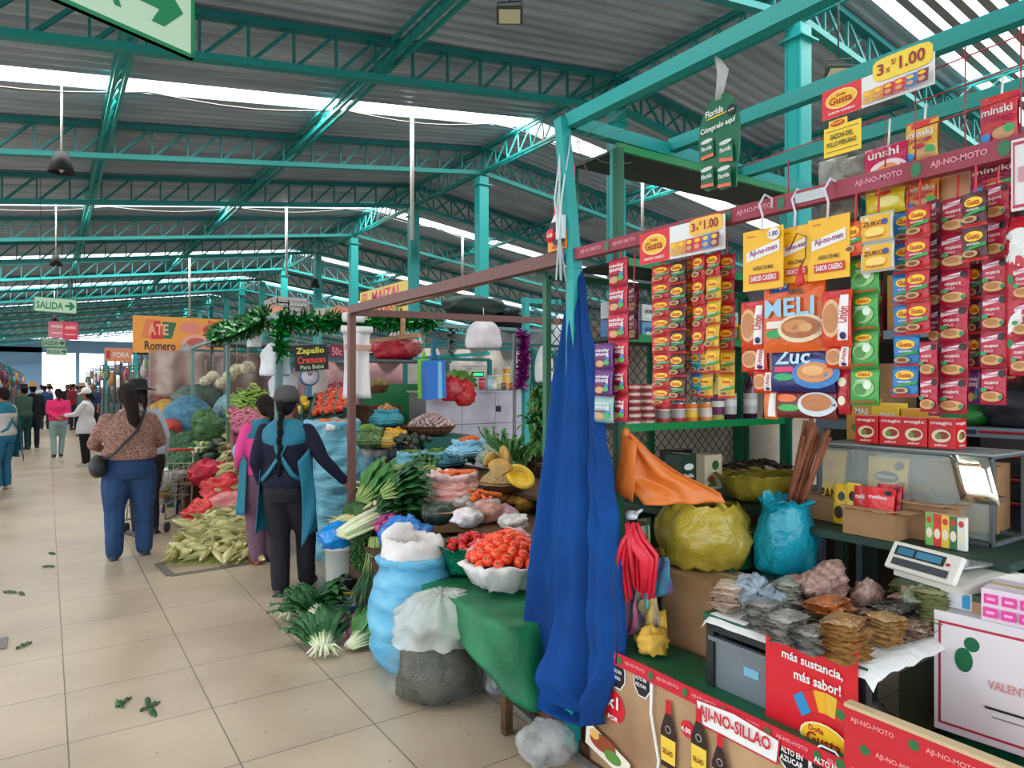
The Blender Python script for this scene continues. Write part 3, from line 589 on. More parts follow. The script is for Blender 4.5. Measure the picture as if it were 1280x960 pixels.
# poster: local x runs towards the viewer's right
PW=1.2; Mp=T(0,0,0,0,0,HZ)
q=MB(); q.at(Mp); q.use(PO); q.box((0,.004,.255),(PW,.004,.47))
def lp(px,py,X=1.9): p=PX(px,py,X); return (1.62-p.y, p.z)
def dk(px,py,r,col,k='e',rz=None): x,z=lp(px,py); return (k,x,z,r,rz or r,col)
DL=[dk(767,883,.065,(214,30,44)),dk(772,842,.05,'white','o',.066),dk(803,852,.05,'white','o',.066),dk(772,842,.044,'black','o',.06),dk(803,852,.044,'black','o',.06),dk(992,944,.062,'white','o',.06),dk(1036,958,.062,'white','o',.06),dk(992,944,.056,'black','o',.054),dk(1036,958,.056,'black','o',.054),dk(860,911,.03,(214,30,44))]
def tt(s,px,py,w,h,c='white'): x,z=lp(px,py); return ('t',s,x,z,w,h,c)
DL+=[tt('x1',767,876,.07,.05),tt('POR',768,897,.06,.02),tt('ALTO EN',772,838,.06,.014),tt('SODIO',772,846,.05,.014),tt('ALTO EN',803,848,.06,.014),tt('AZUCAR',803,856,.06,.014),tt('ALTO EN',992,940,.075,.018),tt('AZUCAR',992,950,.08,.018),tt('ALTO EN',1036,954,.08,.018),tt('4.00',860,911,.045,.02)]
x,z=lp(920,908); DL+=[('q',[(x-.165,z+.035),(x-.15,z-.05),(x+.165,z-.05),(x+.175,z+.03),(x,z+.05)],(190,24,44)),('q',[(x-.158,z+.03),(x-.145,z-.044),(x+.16,z-.044),(x+.168,z+.026),(x,z+.043)],'white'),('t','AJI-NO-SILLAO',x,z,.29,.055,(200,26,44))]
def btl(px,py,s=1):
    x,z=lp(px,py); return [('q',[(x-.035*s,z-.13*s),(x+.035*s,z-.13*s),(x+.038*s,z+.0*s),(x+.014*s,z+.07*s),(x-.014*s,z+.07*s),(x-.038*s,z)],(50,26,24)),('q',[(x-.014*s,z+.07*s),(x+.014*s,z+.07*s),(x+.012*s,z+.12*s),(x-.012*s,z+.12*s)],(206,24,40)),('q',[(x-.034*s,z-.11*s),(x+.034*s,z-.11*s),(x+.036*s,z-.02*s),(x-.036*s,z-.02*s)],(236,200,70)),('o',x,z+.012*s,.014*s,.014*s,'white'),('o',x,z+.012*s,.012*s,.012*s,'black'),('t','SILLAO',x,z-.07*s,.05*s,.02*s,(120,20,20))]
DL+=btl(838,915)+btl(877,925,.95)+btl(904,955,.9)
# soup plate print
x,z=lp(758,925); DL+=[('q',[(x-.11,z-.05),(x+.16,z-.1),(x+.16,z-.02),(x-.1,z+.05)],(236,226,210)),('e',x,z-.01,.08,.035,(150,70,40)),('e',x+.06,z-.04,.05,.025,(90,140,60)),('e',x-.05,z+.01,.03,.02,(230,180,90))]
q.decals(DL,1,1,surf=lambda a,b:.0,off=.0006)
q.build('poster',t)
TAPE=mat((202,30,50),.35,.15,20)
q=MB(); q.at(Mp); q.use(TAPE); q.box((0,-.004,.497),(PW,.006,.052))
for i in range(7):
    x=-.5+i*.17; q.text('AJI-NO-MOTO',.11,.016,mat((240,150,160),.5),cx=x,cz=.5,off=.009); q.decals([('e',x+.085,.497,.013,.016,(40,110,60))],1,1,surf=lambda a,b:-.008)
q.build('printed_tape',t)
q=MB(); q.use(mat((20,96,62),.5,.1,20)); q.box((.14,0,.49),(.26,1.25,.03)); q.build('ledge',t)
q=MB(); q.use(mat('white',.3)); q.tube([(-.012,.235,.47),(-.012,.24,.36),(-.012,.2,.2),(-.012,.225,.0)],.006,6); tag(q.build('cord',None,(1.9,1.62,0)),'white cord hanging down over the sauce poster','cord')
# raised red board at the right, in front
t=thing('red_board','thick red printed board standing higher at the bottom right corner','board',(1.87,.76,0)); M=T(0,0,0,0,0,HZ)
q=MB(); q.at(M); q.use(mat((200,36,48),.35,.05,20)); q.box((0,.015,.345),(.66,.03,.69)); 
for j in range(4):
    for i in range(3):
        x=-.25+i*.2+(j%2)*.07; z=.66-j*.07; q.text('AJI-NO-MOTO',.12,.018,mat((244,150,150),.5),cx=x,cz=z,off=.002); q.decals([('e',x-.09,z,.014,.014,(40,110,60))],1,1)
q.decals([('q',[(-.1,.5),(.3,.5),(.3,.62),(-.04,.58)],'white')],1,1,off=.004); q.text('AJI-NO-SILLAO',.26,.05,mat((170,30,60)),cx=.12,cz=.54,off=.008); q.build('printed_face',t)
q=MB(); q.at(M); q.use(mat((206,180,140),.6)); q.box((0,.016,.694),(.66,.034,.01)); q.build('top_edge',t)
# red card sign in front of the table
a,b=PX(957,850,1.965),PX(1072,850,1.965); w_=abs(a.y-b.y)
t=thing('promo_sign','bright red seasoning sign with a fan of sachets, leaning on the black table','sign',(1.965,(a.y+b.y)/2,.5),HZ); h_=.36
DL=[('t','más sustancia,',.04,.2,.66,.09,'white',-.02),('t','más sabor!',.1,.07,.5,.09,'white'),('t','ajinomoto',-.36,.38,.14,.03,'white'),('e',.18,-.4,.26,.14,(255,240,180)),('e',.18,-.4,.24,.125,(248,200,40)),('t','Doña',.1,-.33,.16,.05,(170,20,30)),('t','Gusta',.18,-.41,.36,.1,(170,20,30))]
for i,cc in enumerate([(40,140,200),(220,40,40),(240,180,40),(236,190,60),(220,50,50),(200,30,60)]):
    an=.6-i*.24; cx=.18-.34*math.sin(an); cz=-.42+.36*math.cos(an); c_,s_=math.cos(an),math.sin(an)
    DL.insert(0,('q',[(cx+(-.06)*c_-.0*s_-.0,cz-.12+(-.06)*s_),(cx+.06*c_,cz-.12+.06*s_),(cx+.06*c_-.18*s_,cz-.12+.06*s_+.18*c_),(cx-.06*c_-.18*s_,cz-.12-.06*s_+.18*c_)],cc))
cardmb(w_,h_,mat((212,28,42),.35),DL,.004).build('card',t,(0,0,h_/2-.02))
# black steel table with green top board and white cloth
t=thing('display_table','small black steel table with a green top edge and white plastic cover','table',(2.27,1.39,0)); BK=metal((22,26,28),.5)
for x,y in((-.26,.28),(.26,.28),(-.26,-.28),(.26,-.28)): pt('leg',lambda q:(q.use(BK),q.bar((x,y,0),(x,y,.745),.032)),t)
pt('apron',lambda q:(q.use(BK),q.bar((-.26,.28,.725),(-.26,-.28,.725),.03,.035),q.bar((.26,.28,.725),(.26,-.28,.725),.03,.035),q.bar((-.26,-.28,.725),(.26,-.28,.725),.03,.035),q.bar((-.26,.28,.725),(.26,.28,.725),.03,.035)),t)
pt('table_top',lambda q:(q.use(mat((16,84,60),.5)),q.box((0,0,.755),(.57,.61,.025))),t)
pt('lower_shelf',lambda q:(q.use(mat((16,70,50),.5)),q.box((.06,0,.3),(.42,.5,.02))),t)
q=MB(); q.use(mat((226,226,222),.35,.4,20)); n=12
q.grid(lambda u,v:V(-.3+.6*u,-.33+.63*v,.772-.03*max(0,(abs(u-.5)-.46)*25)*1-(.03+.012*noise.noise(V(u*9,v*9,0)))*max(0,(abs(v-.5)-.46)*25)+.003*noise.noise(V(u*12,v*12,3))),26,26); q.build('plastic_cover',t)
q=MB(); q.use(mat((120,130,136),.4,0,0,.1,4,alpha=.9)); 
for a,b in(((0,-.13,.09),(.3,.008,.18)),((0,.13,.09),(.3,.008,.18)),((-.15,0,.09),(.008,.26,.18)),((.15,0,.09),(.008,.26,.18)),((0,0,.005),(.3,.26,.01)),((-.16,0,.175),(.02,.29,.014))): q.box(a,b)
q.box((-.156,-.03,.1),(.002,.06,.03),mat((120,180,210)))
tag(q.build('plastic_crate',None,(2.16,1.53,.506)),'grey plastic crate tucked under the black table','crate')
# flat packets piled on the table
def packet_stack(px,py,n,col,label,w_=.125,d_=.09,dz=.0105,z0=.78,c2=None,rough=.25,tilt=0,lean=(0,0),group=None,rz0=0,x=None):
    p=PZ(px,py,z0) if x is None else V(*x); m=mat(col,.16,.9,22,.4,16,c2=c2)
    mes=[]
    for s in range(3):
        q=MB(); nx=8
        def f(u,v,sg): 
            a,b=u-.5,v-.5; e=max(0,1-(2*abs(a))**3)*max(0,1-(2*abs(b))**3); return V(a*w_*(1+.06*noise.noise(V(b*6,s,0))),b*d_*(1+.08*noise.noise(V(a*6,s,4))),dz*.5+sg*dz*.62*math.sqrt(e)+.005*noise.noise(V(a*9,b*9,s*5)))
        q.grid(lambda u,v:f(u,v,1),10,8,m); q.grid(lambda u,v:f(1-u,v,-1),10,8,m)
        q.box((0,d_*.47,dz*.55),(w_,d_*.08,.002),m); mes.append(q.mesh('spice_packet'))
    for k in range(n):
        o=inst('spice_packet',mes[k%3],None,(p.x+R.uniform(-.008,.008)+lean[0]*k,p.y+R.uniform(-.008,.008)+lean[1]*k,z0+k*dz*.98),(R.uniform(-.05,.05),tilt+R.uniform(-.05,.05),rz0+R.uniform(-.35,.35)))
        tag(o,label,'packet',group or label.replace('flat ','')+' pile')
packet_stack(912,760,9,(216,196,180),'flat cream coloured packet in the stack at the left corner of the table',c2=(190,160,140),rz0=.2)
packet_stack(935,752,7,(146,136,124),'flat brown grey packet in the stack right behind the cream stack',c2=(84,74,68))
packet_stack(955,785,9,(160,156,148),'flat grey packet in the left grey stack along the table edge',c2=(112,110,106),rz0=.1)
packet_stack(985,800,8,(168,164,156),'flat grey packet in the middle grey stack along the table edge',c2=(118,114,108))
packet_stack(990,765,10,(176,172,158),'flat pale grey packet in the higher grey stack behind the front ones',c2=(104,100,92),dz=.0115)
packet_stack(1018,812,6,(156,150,144),'flat dark grey packet in the low stack left of the tan packets',c2=(80,76,74))
packet_stack(1058,822,10,(176,132,78),'flat tan packet in the tall tan stack at the front corner',w_=.13,d_=.1,c2=(140,96,54),dz=.012)
packet_stack(1108,805,8,(184,146,92),'flat tan packet in the smaller tan stack right of the front corner',w_=.1,c2=(146,108,64),dz=.012)
packet_stack(1140,795,5,(168,140,124),'flat pinkish packet in the low stack left of the green stack',w_=.09,c2=(120,96,84))
packet_stack(1168,786,12,(156,158,108),'flat olive green packet in the green stack at the right corner',w_=.13,d_=.1,c2=(120,124,78),dz=.0115)
packet_stack(1135,762,9,(150,150,104),'flat olive packet in the green stack set further back',w_=.13,c2=(112,116,74),dz=.0115)
packet_stack(1040,770,3,(206,116,56),'flat orange packet on the heap in the middle of the table',w_=.16,d_=.1,z0=.84,x=(2.2,1.33,.845))
packet_stack(1020,768,6,(148,118,96),'flat brown packet under the orange packets',w_=.16,d_=.12,x=(2.2,1.33,.78))
packet_stack(1068,760,6,(140,110,100),'flat brown packet behind the tan stacks',x=(2.3,1.24,.78),c2=(110,80,70))
packet_stack(1105,755,8,(62,52,54),'shiny dark packet in the dark stack between tan and green stacks',x=(2.36,1.2,.78),w_=.15,d_=.12,c2=(36,30,34))
def lump(name,label,cat,c,r,m,amp=.25,fr=2.2,seed=0,n=22,k=14,group=None,top=None,tn=None,flat=True,rz=0,vox=None,build=True):
    """crumpled bag or bundle resting on its base"""
    q=MB(); q.use(m)
    def fn(u,v):
        a=2*PI*u; e=PI*(v-.5); p=V(math.cos(a)*math.cos(e),math.sin(a)*math.cos(e),math.sin(e))
        g=1+amp*noise.noise(p*fr+V(seed,0,seed*2))+amp*.45*noise.noise(p*fr*2.7+V(seed,5,0))+amp*.2*noise.noise(p*fr*6)
        z=p.z*g; 
        if flat: z=max(z,-.78)
        sq=1/((abs(math.cos(a))**4+abs(math.sin(a))**4)**.25)**.5
        return V(p.x*r[0]*g*sq,p.y*r[1]*g*sq,(z+.78)*r[2]/1.78*2)
    q.grid(fn,n,k,closed=True)
    if top: top(q)
    o=q.build(name,None,c,(0,0,rz)); return tag(o,label,cat,group)
BR=mat((136,92,76),.12,.9,30,.6,30,c2=(190,160,150))
def tie(h,r,m=None):
    def f(q): q.tube([(0,0,h*.86),(.005,0,h*1.02),(.0,.004,h*1.12),(0,.012,h*1.28)],[r*1.2,r*.35,r*.3,r*.9],9,m or mat((225,222,220),.2,.6,30,alpha=.75))
    return f
for i,(x,y,z,rx,ry,rz_) in enumerate([(2.30,1.53,.78,.07,.05,.055),(2.40,1.45,.78,.07,.06,.06),(2.46,1.34,.78,.07,.05,.055),(2.36,1.43,.86,.065,.05,.05),(2.47,1.23,.78,.06,.05,.045),(2.28,1.44,.84,.06,.05,.045)]):
    lump('spice_bag','clear bag of reddish brown spice, %s of the heap behind the packets'%['left','centre','right','topmost','far right','front'][i],'bag',(x,y,z),(rx,ry,rz_),BR,.3,2.4,i*3,top=tie(rz_*1.3,.02,mat((206,196,196),.1,.8,30,alpha=.7)),n=30,k=18)
lump('spice_bag','pale grey green clear packet behind the dark stack at the back of the table','bag',(2.47,1.17,.78),(.06,.05,.07),mat((150,160,130),.2,.6,25,.3,20),.3,2,8)
for i,(x,y) in enumerate([(2.14,1.6),(2.2,1.52)]): lump('clear_bag','crumpled bluish clear bag behind the cream stack, %s one'%['left','right'][i],'bag',(x,y,.78 if i else .8),(.075,.05,.05),mat((170,186,200),.15,.8,22,.5,20,c2=(110,120,130)),.5,3,i*4+2)
# ---- inner counter along the partition and what stands on it
CD=mat((172,132,94),.75,.1,20,.12,5)
q=MB(); q.use(mat((30,60,46),.6)); q.box((.58,.27,1.005),(1.2,.55,.03)); 
for x in(.03,1.13):
    for y in(.04,.5): q.box((x,y,.495),(.05,.05,.99))
tag(q.build('back_counter',None,(2.38,2.02,0)),'dark green counter along the mesh partition, holding bags and cartons','counter')
q=MB(); q.use(mat((30,60,46),.6)); q.box((0,0,.985),(.75,.9,.03))
for x in(-.33,.33):
    for y in(-.4,.4): q.box((x,y,.485),(.05,.05,.97))
tag(q.build('side_counter',None,(3.02,1.42,0)),'dark counter behind the spice table, holding cartons and coffee bags','counter')
def carton(name,label,cat,c,s,m,dl=(),face=-1,rz=0,open_=False,group=None,dl2=()):
    q=MB(); q.use(m); x,y,z=s; t_=.004
    if open_:
        for a,b in(((0,-y/2,z/2),(x,t_,z)),((0,y/2,z/2),(x,t_,z)),((-x/2,0,z/2),(t_,y,z)),((x/2,0,z/2),(t_,y,z)),((0,0,t_),(x,y,t_))): q.box(a,b)
        q.box((0,-y*.62,z+.01),(x,y*.3,t_),M=T()); q.box((-x*.6,0,z+.012),(x*.26,y,t_)); q.box((x*.6,0,z-.01),(x*.26,y,t_))
    else:
        q.box((0,0,z/2),s,bev=.002); q.box((0,0,z+.0008),(.03,y*.98,.0012),mat((200,180,140),.3))
    q.at(T(0,-y/2,z/2)); q.decals(dl,x,z); q.at(T(-x/2,0,z/2,0,0,HZ)); q.decals(dl2,y,z)
    q.at(Matrix.Identity(4))
    return tag(q.build(name,None,c,(0,0,rz)),label,cat,group)
c,w_,h_=RX(829,893,722,832,2.22)
carton('cardboard_box','tall brown cardboard box with faded letters under the yellow bag','box',(2.36,c.y,.0),(.3,.27,.8),CD,dl2=[('t','jovi moya',-.02,-.02+.06,.8,.06,(70,60,60))])
def tbag(name,label,c,r,h,m,dark=None,rz=0,hands=True,seed=0,fillm=None,group=None):
    """carrier bag standing full, with two handle loops"""
    t=thing(name,label,'bag',c,rz,group); q=MB(); q.use(m)
    pr=[(.7,0),(.92,.03),(1.0,.2),(1.05,.45),(.98,.7),(.86,.88),(.74,1.0)]
    pp=[]
    for i in range(len(pr)-1):
        for s in range(4): a=s/4; pp.append(((pr[i][0]*(1-a)+pr[i+1][0]*a)*r,(pr[i][1]*(1-a)+pr[i+1][1]*a)*h))
    pp.append((pr[-1][0]*r,h)); q.lathe(pp,44,sx=1,sy=.75,wr=.16,fr=1.6,seed=seed,pl=.012,pn=13); q.build('bag_body',t)
    q=MB(); q.use(fillm or mat((70,34,24),.5,.5,30)); q.lathe([(r*.8,h*.82),(r*.5,h*.9),(.001,h*.93)],20,sy=.75,cap0=False,wr=.2,seed=seed); q.build('contents',t)
    if hands:
        for s in(-1,1):
            q=MB(); q.use(m); q.tube([(-r*.5,s*r*.45,h*.93),(-r*.42,s*r*.5,h*1.12),(-r*.1,s*r*.3,h*1.26),(r*.22,s*r*.3,h*1.2),(r*.45,s*r*.45,h*.93)],[r*.2,r*.1,r*.07,r*.08,r*.2],8,sq=.35); q.build('handle',t)
    return t
YP=mat((190,168,60),.25,.7,14,.2,5,c2=(160,140,50)); 
p=PX(882,735,2.42); tbag('plastic_bag','large full yellow plastic bag standing on the cardboard box',(2.4,p.y+.0,.805),.2,.27,YP,seed=3,rz=-.9)
p=PX(948,625,2.95); t=thing('plastic_bag','low yellow plastic bag opened over dark dried chillies','bag',(p.x,p.y,1.025))
q=MB(); q.use(YP); q.lathe([(.12,0),(.17,.02),(.2,.08),(.22,.13),(.235,.135),(.2,.12)],40,sy=.8,wr=.2,fr=2,seed=6); q.build('bag_body',t)
for k in range(26):
    a=R.uniform(0,2*PI); r_=.17*math.sqrt(R.random()); z=.14+.04*(1-r_/.17)+R.uniform(0,.02); x,y=r_*math.cos(a),r_*math.sin(a)*.8; a=R.uniform(0,6)
    q=MB(); q.use(mat((46,26,22),.35,.4,40)); q.tube([(-.045*math.cos(a),-.045*math.sin(a),0),(0,0,R.uniform(.004,.016)),(.045*math.cos(a),.045*math.sin(a),R.uniform(-.01,.02))],[.004,.011,.003],6)
    tag(q.build('dried_chilli',None,(p.x+x,p.y+y,1.025+z)),'dark dried chilli in the open yellow bag','chilli','dried chillies in the open yellow bag')
carton('tea_box','dark green box with a white emblem beside the orange bag','box',tuple(PY(851,608,2.3)),(.11,.1,.16),mat((26,60,44),.5),[('e',0,.12,.3,.1,'white'),('t','Bella',0,-.14,.6,.12,'white')])
carton('tea_box','cream box with green leaf prints right of the dark green box','box',tuple(PY(882,610,2.32)),(.13,.1,.17),mat((214,200,170),.5),[('e',.1,.2,.2,.14,(60,100,50)),('e',-.15,-.2,.2,.1,(150,70,50)),('q',[(-.4,-.4),(0,-.2),(.2,-.42)],(70,110,60))])
carton('black_box','black flat box behind the cream box on the counter','box',tuple(PY(845,576,2.5)),(.16,.08,.06),mat('black',.4))
# teal bag with cinnamon bundles
p=PX(982,705,2.62); t=thing('plastic_bag','bright teal plastic bag behind the spice table with sticks standing in it','bag',(p.x,p.y,.8))
q=MB(); q.use(mat((18,158,178),.3,.7,13,.2,5,c2=(12,126,150))); q.lathe([(.1,0),(.13,.03),(.135,.14),(.12,.22),(.1,.27),(.115,.31),(.13,.3)],40,sy=.85,wr=.3,fr=2,seed=1,pl=.02); q.tube([(-.1,0,.27),(-.13,0,.35),(-.09,.02,.31)],[.03,.02,.02],8); q.build('bag_body',t)
q=MB(); q.use(mat((30,60,46),.6)); q.box((0,0,.4),(.34,.34,.8)); q.decals([],1,1); tag(q.build('stool_block',None,(p.x,p.y,-.0)),'dark block carrying the teal plastic bag','stand')
p=p.copy(); p.z=.8
for i in range(11):
    a=R.uniform(0,6); r_=R.uniform(.0,.035); ln=R.uniform(.36,.46)
    q=MB(); q.use(mat((150,88,56),.7,.5,40,.3,12,c2=(112,62,40))); dx=.12+R.uniform(-.05,.05); q.tube([(r_*math.cos(a),r_*math.sin(a),.2),(r_*math.cos(a)*1.3+.02,r_*math.sin(a)-dx*.5,.2+ln*.5),(r_*math.cos(a)*1.6+.03,r_*math.sin(a)-dx,.2+ln)],[.009,.011,.010],7)
    tag(q.build('cinnamon_stick',None,(p.x+.03,p.y,.8)),'long brown cinnamon stick standing in the teal bag','cinnamon','cinnamon sticks in the teal bag')
# cartons and coffee packets
cz=1.002
b1=PX(1095,668,2.72); carton('cardboard_box','small brown carton with flaps open under the red coffee packets','box',(2.74,b1.y,cz-.0),(.16,.2,.1),CD,open_=True,rz=0)
b2=PX(1148,680,2.78); carton('cardboard_box','open brown carton right of the coffee packets','box',(2.86,b2.y-.02,cz),(.16,.16,.13),CD,open_=True)
def spack(label,px,py,pyt,X,w_,base,dl,rz=0,cat='coffee packet'):
    p=PX(px,py,X); h_=(py-pyt)/F*(X*ST+p.y*CT); mb=pillow(w_,h_,.035,mat(base,.3,.4,18),dl,seed=px)
    e=thing('coffee_packet',label,cat,(X,p.y,p.z),HZ+rz); mb.build('packet',e,(0,0,h_/2),(-.08,0,0)); return e
cof=[('e',0,.1,.3,.12,(40,40,90)),('t','Altomayo',0,.1,.5,.09,'white'),('o',.3,.34,.12,.09,'black'),('e',-.1,-.25,.25,.14,(110,60,30))]
ysh=mat((30,44,38),.6); q=MB(); q.use(CD); q.box((0,0,.05),(.2,.42,.1)); tag(q.build('cardboard_box',None,(2.92,1.66,1.002)),'flat carton the yellow coffee packets stand on','box')
spack('yellow coffee packet standing left, beside the cinnamon sticks',1040,640,563,2.9,.13,(238,186,34),[('t','PAN',0,-.2,.6,.18,(80,40,20)),('e',0,-.2,.4,.2,(240,200,60)),('t','PAN',0,-.2,.6,.14,(80,40,20)),('t','47',0,.26,.3,.12,(190,80,20))],cat='packet')
spack('large yellow coffee packet in the middle at the back of the cartons',1110,632,572,2.92,.17,(240,200,50),cof)
spack('small yellow packet with a dark disc left of the red packets',1052,655,605,2.8,.07,(232,190,40),[('o',.1,.2,.22,.12,'black'),('e',0,-.2,.3,.16,(60,40,30))])
spack('second small yellow packet left of the red packets',1066,657,604,2.78,.06,(236,200,60),[('o',.1,.2,.25,.12,'black'),('e',0,-.2,.3,.14,(60,40,30))])
red_=[('t','molino',0,.28,.6,.1,'white'),('e',.05,-.2,.35,.14,'cream'),('e',.05,-.2,.25,.09,(190,110,60)),('o',.3,.4,.12,.07,'black')]
spack('red and green packet, left of two in the small carton',1080,657,608,2.74,.085,(206,40,50),[('e',0,-.25,.36,.2,(190,220,120)),('t','molino',0,.25,.6,.12,'white')],cat='packet')
spack('bright red packet in front in the small carton',1100,661,610,2.7,.12,(220,44,48),red_,cat='packet')
spack('red packet standing behind the bright red one',1112,656,606,2.78,.1,(200,36,50),red_,cat='packet')
for i,(x,y) in enumerate([(1126,585),(1132,610),(1140,596)]):
    p=PX(x,y+25,2.92); lump('seed_bag','brown mesh look seed packet right of the large yellow packet, %s'%['left one','front one','right one'][i],'packet',(2.92+.03*i,p.y,1.1 if i!=1 else 1.0),(.03,.035,.05),mat((170,130,90),.4,.7,40,.5,40,c2=(120,80,50)),.2,3,i)
# glass show case
t=thing('glass_case','glass show case with a reflecting sloped pane, standing on the side counter','show case',(3.02,1.45,1.0)); GL=mat((206,222,214),.05,alpha=.28)
EB=metal((90,100,104),.4)
q=MB(); q.use(EB)
for x in(-.14,.14):
    for y in(-.34,.34): q.bar((x,y,0),(x,y,.33),.014)
for z in(.007,.33):
    q.bar((-.14,-.34,z),(-.14,.34,z),.014); q.bar((.14,-.34,z),(.14,.34,z),.014); q.bar((-.14,-.34,z),(.14,-.34,z),.014); q.bar((-.14,.34,z),(.14,.34,z),.014)
q.build('case_frame',t)
q=MB(); q.use(mat((200,214,206),.08,alpha=.55)); q.box((0,0,.337),(.3,.7,.006)); q.build('glass_top',t)
q=MB(); q.use(GL); q.box((-.14,0,.17),(.004,.66,.3)); q.build('front_pane',t)
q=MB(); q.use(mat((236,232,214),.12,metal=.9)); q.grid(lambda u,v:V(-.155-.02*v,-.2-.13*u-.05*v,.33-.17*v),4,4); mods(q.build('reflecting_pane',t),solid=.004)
q=MB(); q.use(mat((120,90,70),.7)); q.box((0,0,.15),(.2,.6,.02)); q.build('case_shelf',t)
mg=[('t','magic',0,.34,.8,.14,'white'),('e',0,-.08,.36,.22,'cream'),('e',.06,-.06,.24,.13,(150,60,40)),('e',-.1,-.1,.12,.1,(120,150,60)),('t','sabor',0,-.38,.5,.08,'white')]
for i,xp in enumerate((1078,1109,1138,1172)):
    p=PX(xp,556,2.9); carton('seasoning_box','red seasoning box on the glass case, %s of four'%['leftmost','second from left','third from left','rightmost'][i],'box',(2.98,p.y,1.345),(.1,.098,.118),mat((210,24,34),.4),mg,dl2=mg)
for i,(xp,l,cc) in enumerate(((1080,'orange and green packets lying behind the left red boxes',(200,150,60)),(1112,'yellow box behind the second red box',(226,190,50)),(1150,'small gold box behind the rightmost red box',(210,160,40)))):
    p=PX(xp,522,3.1); carton('small_box',l,'box',(3.1,p.y,1.345),(.08,.12,.19-.02*i),mat(cc,.4),dl2=[('e',-.1,-.2,.2,.1,(60,140,70)),('t','MAS',.1,.2,.5,.14,'white')])
# pile of cartons, printed packets, weighing scale
p=PX(1190,640,2.95); carton('cardboard_box','brown cardboard box with one slanted flap right of the coffee packets','box',(3.2,p.y+.05,1.002),(.2,.26,.27),CD,[],rz=.15)
for i in range(5):
    p=PX(1160+i*10,650,2.7); carton('herb_packet',['light green','red','yellow','dark green','white'][i]+' herb packet standing in the row before the weighing scale','packet',(2.72,p.y,1.002),(.02,.03,.12),mat(((120,190,90),(220,60,50),(240,200,70),(60,120,70),(230,230,220))[i],.4),[],dl2=[('e',0,-.1,.35,.16,'cream'),('e',0,.3,.3,.1,(200,60,40))])
p=PX(1196,700,2.6); S0=V(2.62,p.y,.92)
q=MB(); q.use(mat((70,80,60),.6)); q.box((0,0,.46),(.3,.3,.92)); q.at(T(-.151,0,.84,0,0,HZ)); q.decals([('e',0,0,.05,.045,(30,120,60)),('r',-.14,-.06,.14,.06,(176,136,98))][::-1],1,1); q.at(Matrix.Identity(4)); tag(q.build('scale_stand',None,(S0.x,S0.y-.02,0)),'carton block with a green disc carrying the weighing scale','stand')
t=thing('weighing_scale','white electronic weighing scale with blue displays','scale',(S0.x-.02,S0.y,.922),-.25)
q=MB(); q.use(mat((214,212,200),.4)); q.poly([(-.14,0),(.14,0),(.14,.045),(.06,.05),(-.14,.03)],-.13,.13); q.build('scale_body',t)
q=MB(); q.use(mat('lgrey',.25,metal=.8)); q.box((.03,.02,.068),(.2,.2,.012),bev=.003); q.build('weighing_plate',t)
q=MB(); q.at(T(-.155,0,.075,0,0,HZ)@T(rx=-.55)); q.use(mat((222,220,210),.4)); q.box((0,0,0),(.26,.02,.1),bev=.004); q.decals([('r',-.42,0,.3,.36,'dark'),('r',-.38,.06,-.14,.3,(50,120,150)),('r',-.1,.06,.26,.3,(60,130,160)),('r',-.4,-.36,.4,-.1,(60,66,70)),('e',.36,.1,.03,.06,(190,40,40))],.26,.1,surf=lambda a,b:-.0102); q.build('display_panel',t)
# white box with red frame, pink pack, green sack
wb=PX(1246,890,2.42); 
fr_=lambda:[('q',[(-.46,-.44),(.46,-.44),(.46,.42),(-.46,.42)],(190,40,70)),('q',[(-.44,-.42),(.44,-.42),(.44,.4),(-.44,.4)],(234,230,232))]
carton('white_box','white carton printed with a thin red frame and green emblem','box',(2.55,.93,.48),(.26,.36,.385),mat((226,222,226),.5),fr_()+[('t','VALENTIN',0,.1,.7,.1,(200,40,60)),('t','SAN',-.1,.25,.3,.08,(200,40,60)),('t','VALENTIN',0,-.2,.5,.06,(200,40,60))],dl2=fr_()+[('e',-.2,.28,.06,.06,(20,110,70)),('e',-.26,.14,.07,.1,(20,110,70)),('t','VALENTIN',.1,.0,.36,.07,(216,150,150)),('r',-.1,-.2,.3,-.18,'dark'),('r',-.05,-.26,.24,-.25,'grey')],rz=.12)
cc=[]
for j in(.2,-.2):
    for i in range(4): cc+=[('r',-.46+i*.235,j-.15,-.27+i*.235,j+.15,(226,70,160)),('r',-.42+i*.235,j-.04,-.31+i*.235,j+.04,(250,180,215))]
carton('pink_pack','white wrapped pack with two rows of pink labels on the white carton','pack',(2.5,.87,.867),(.16,.2,.1),mat((232,214,226),.25),cc,dl2=cc,rz=.12)
carton('small_carton','small white and blue carton left of the pink pack','box',(2.52,1.06,.867),(.12,.09,.055),mat((220,224,228),.4),dl2=[('r',.2,-.4,.45,.4,(40,150,200))],rz=.12)
lump('garbage_bag','dark green plastic bag under the white carton','bag',(2.57,.93,0),(.3,.3,.24),mat((10,96,62),.25,.8,12,.2,5),.14,2.2,3,n=32,k=18)
lump('plastic_bag','pale crumpled bag on the floor under the table','bag',(2.5,1.35,.32),(.09,.08,.05),mat((206,196,180),.4,.7,16),.4,2.5,5)
lump('plastic_bag','small lime plastic bag on the lower shelf of the table','bag',(2.38,1.28,.315),(.07,.08,.035),mat((170,200,50),.3,.7,16),.4,2.5,7)
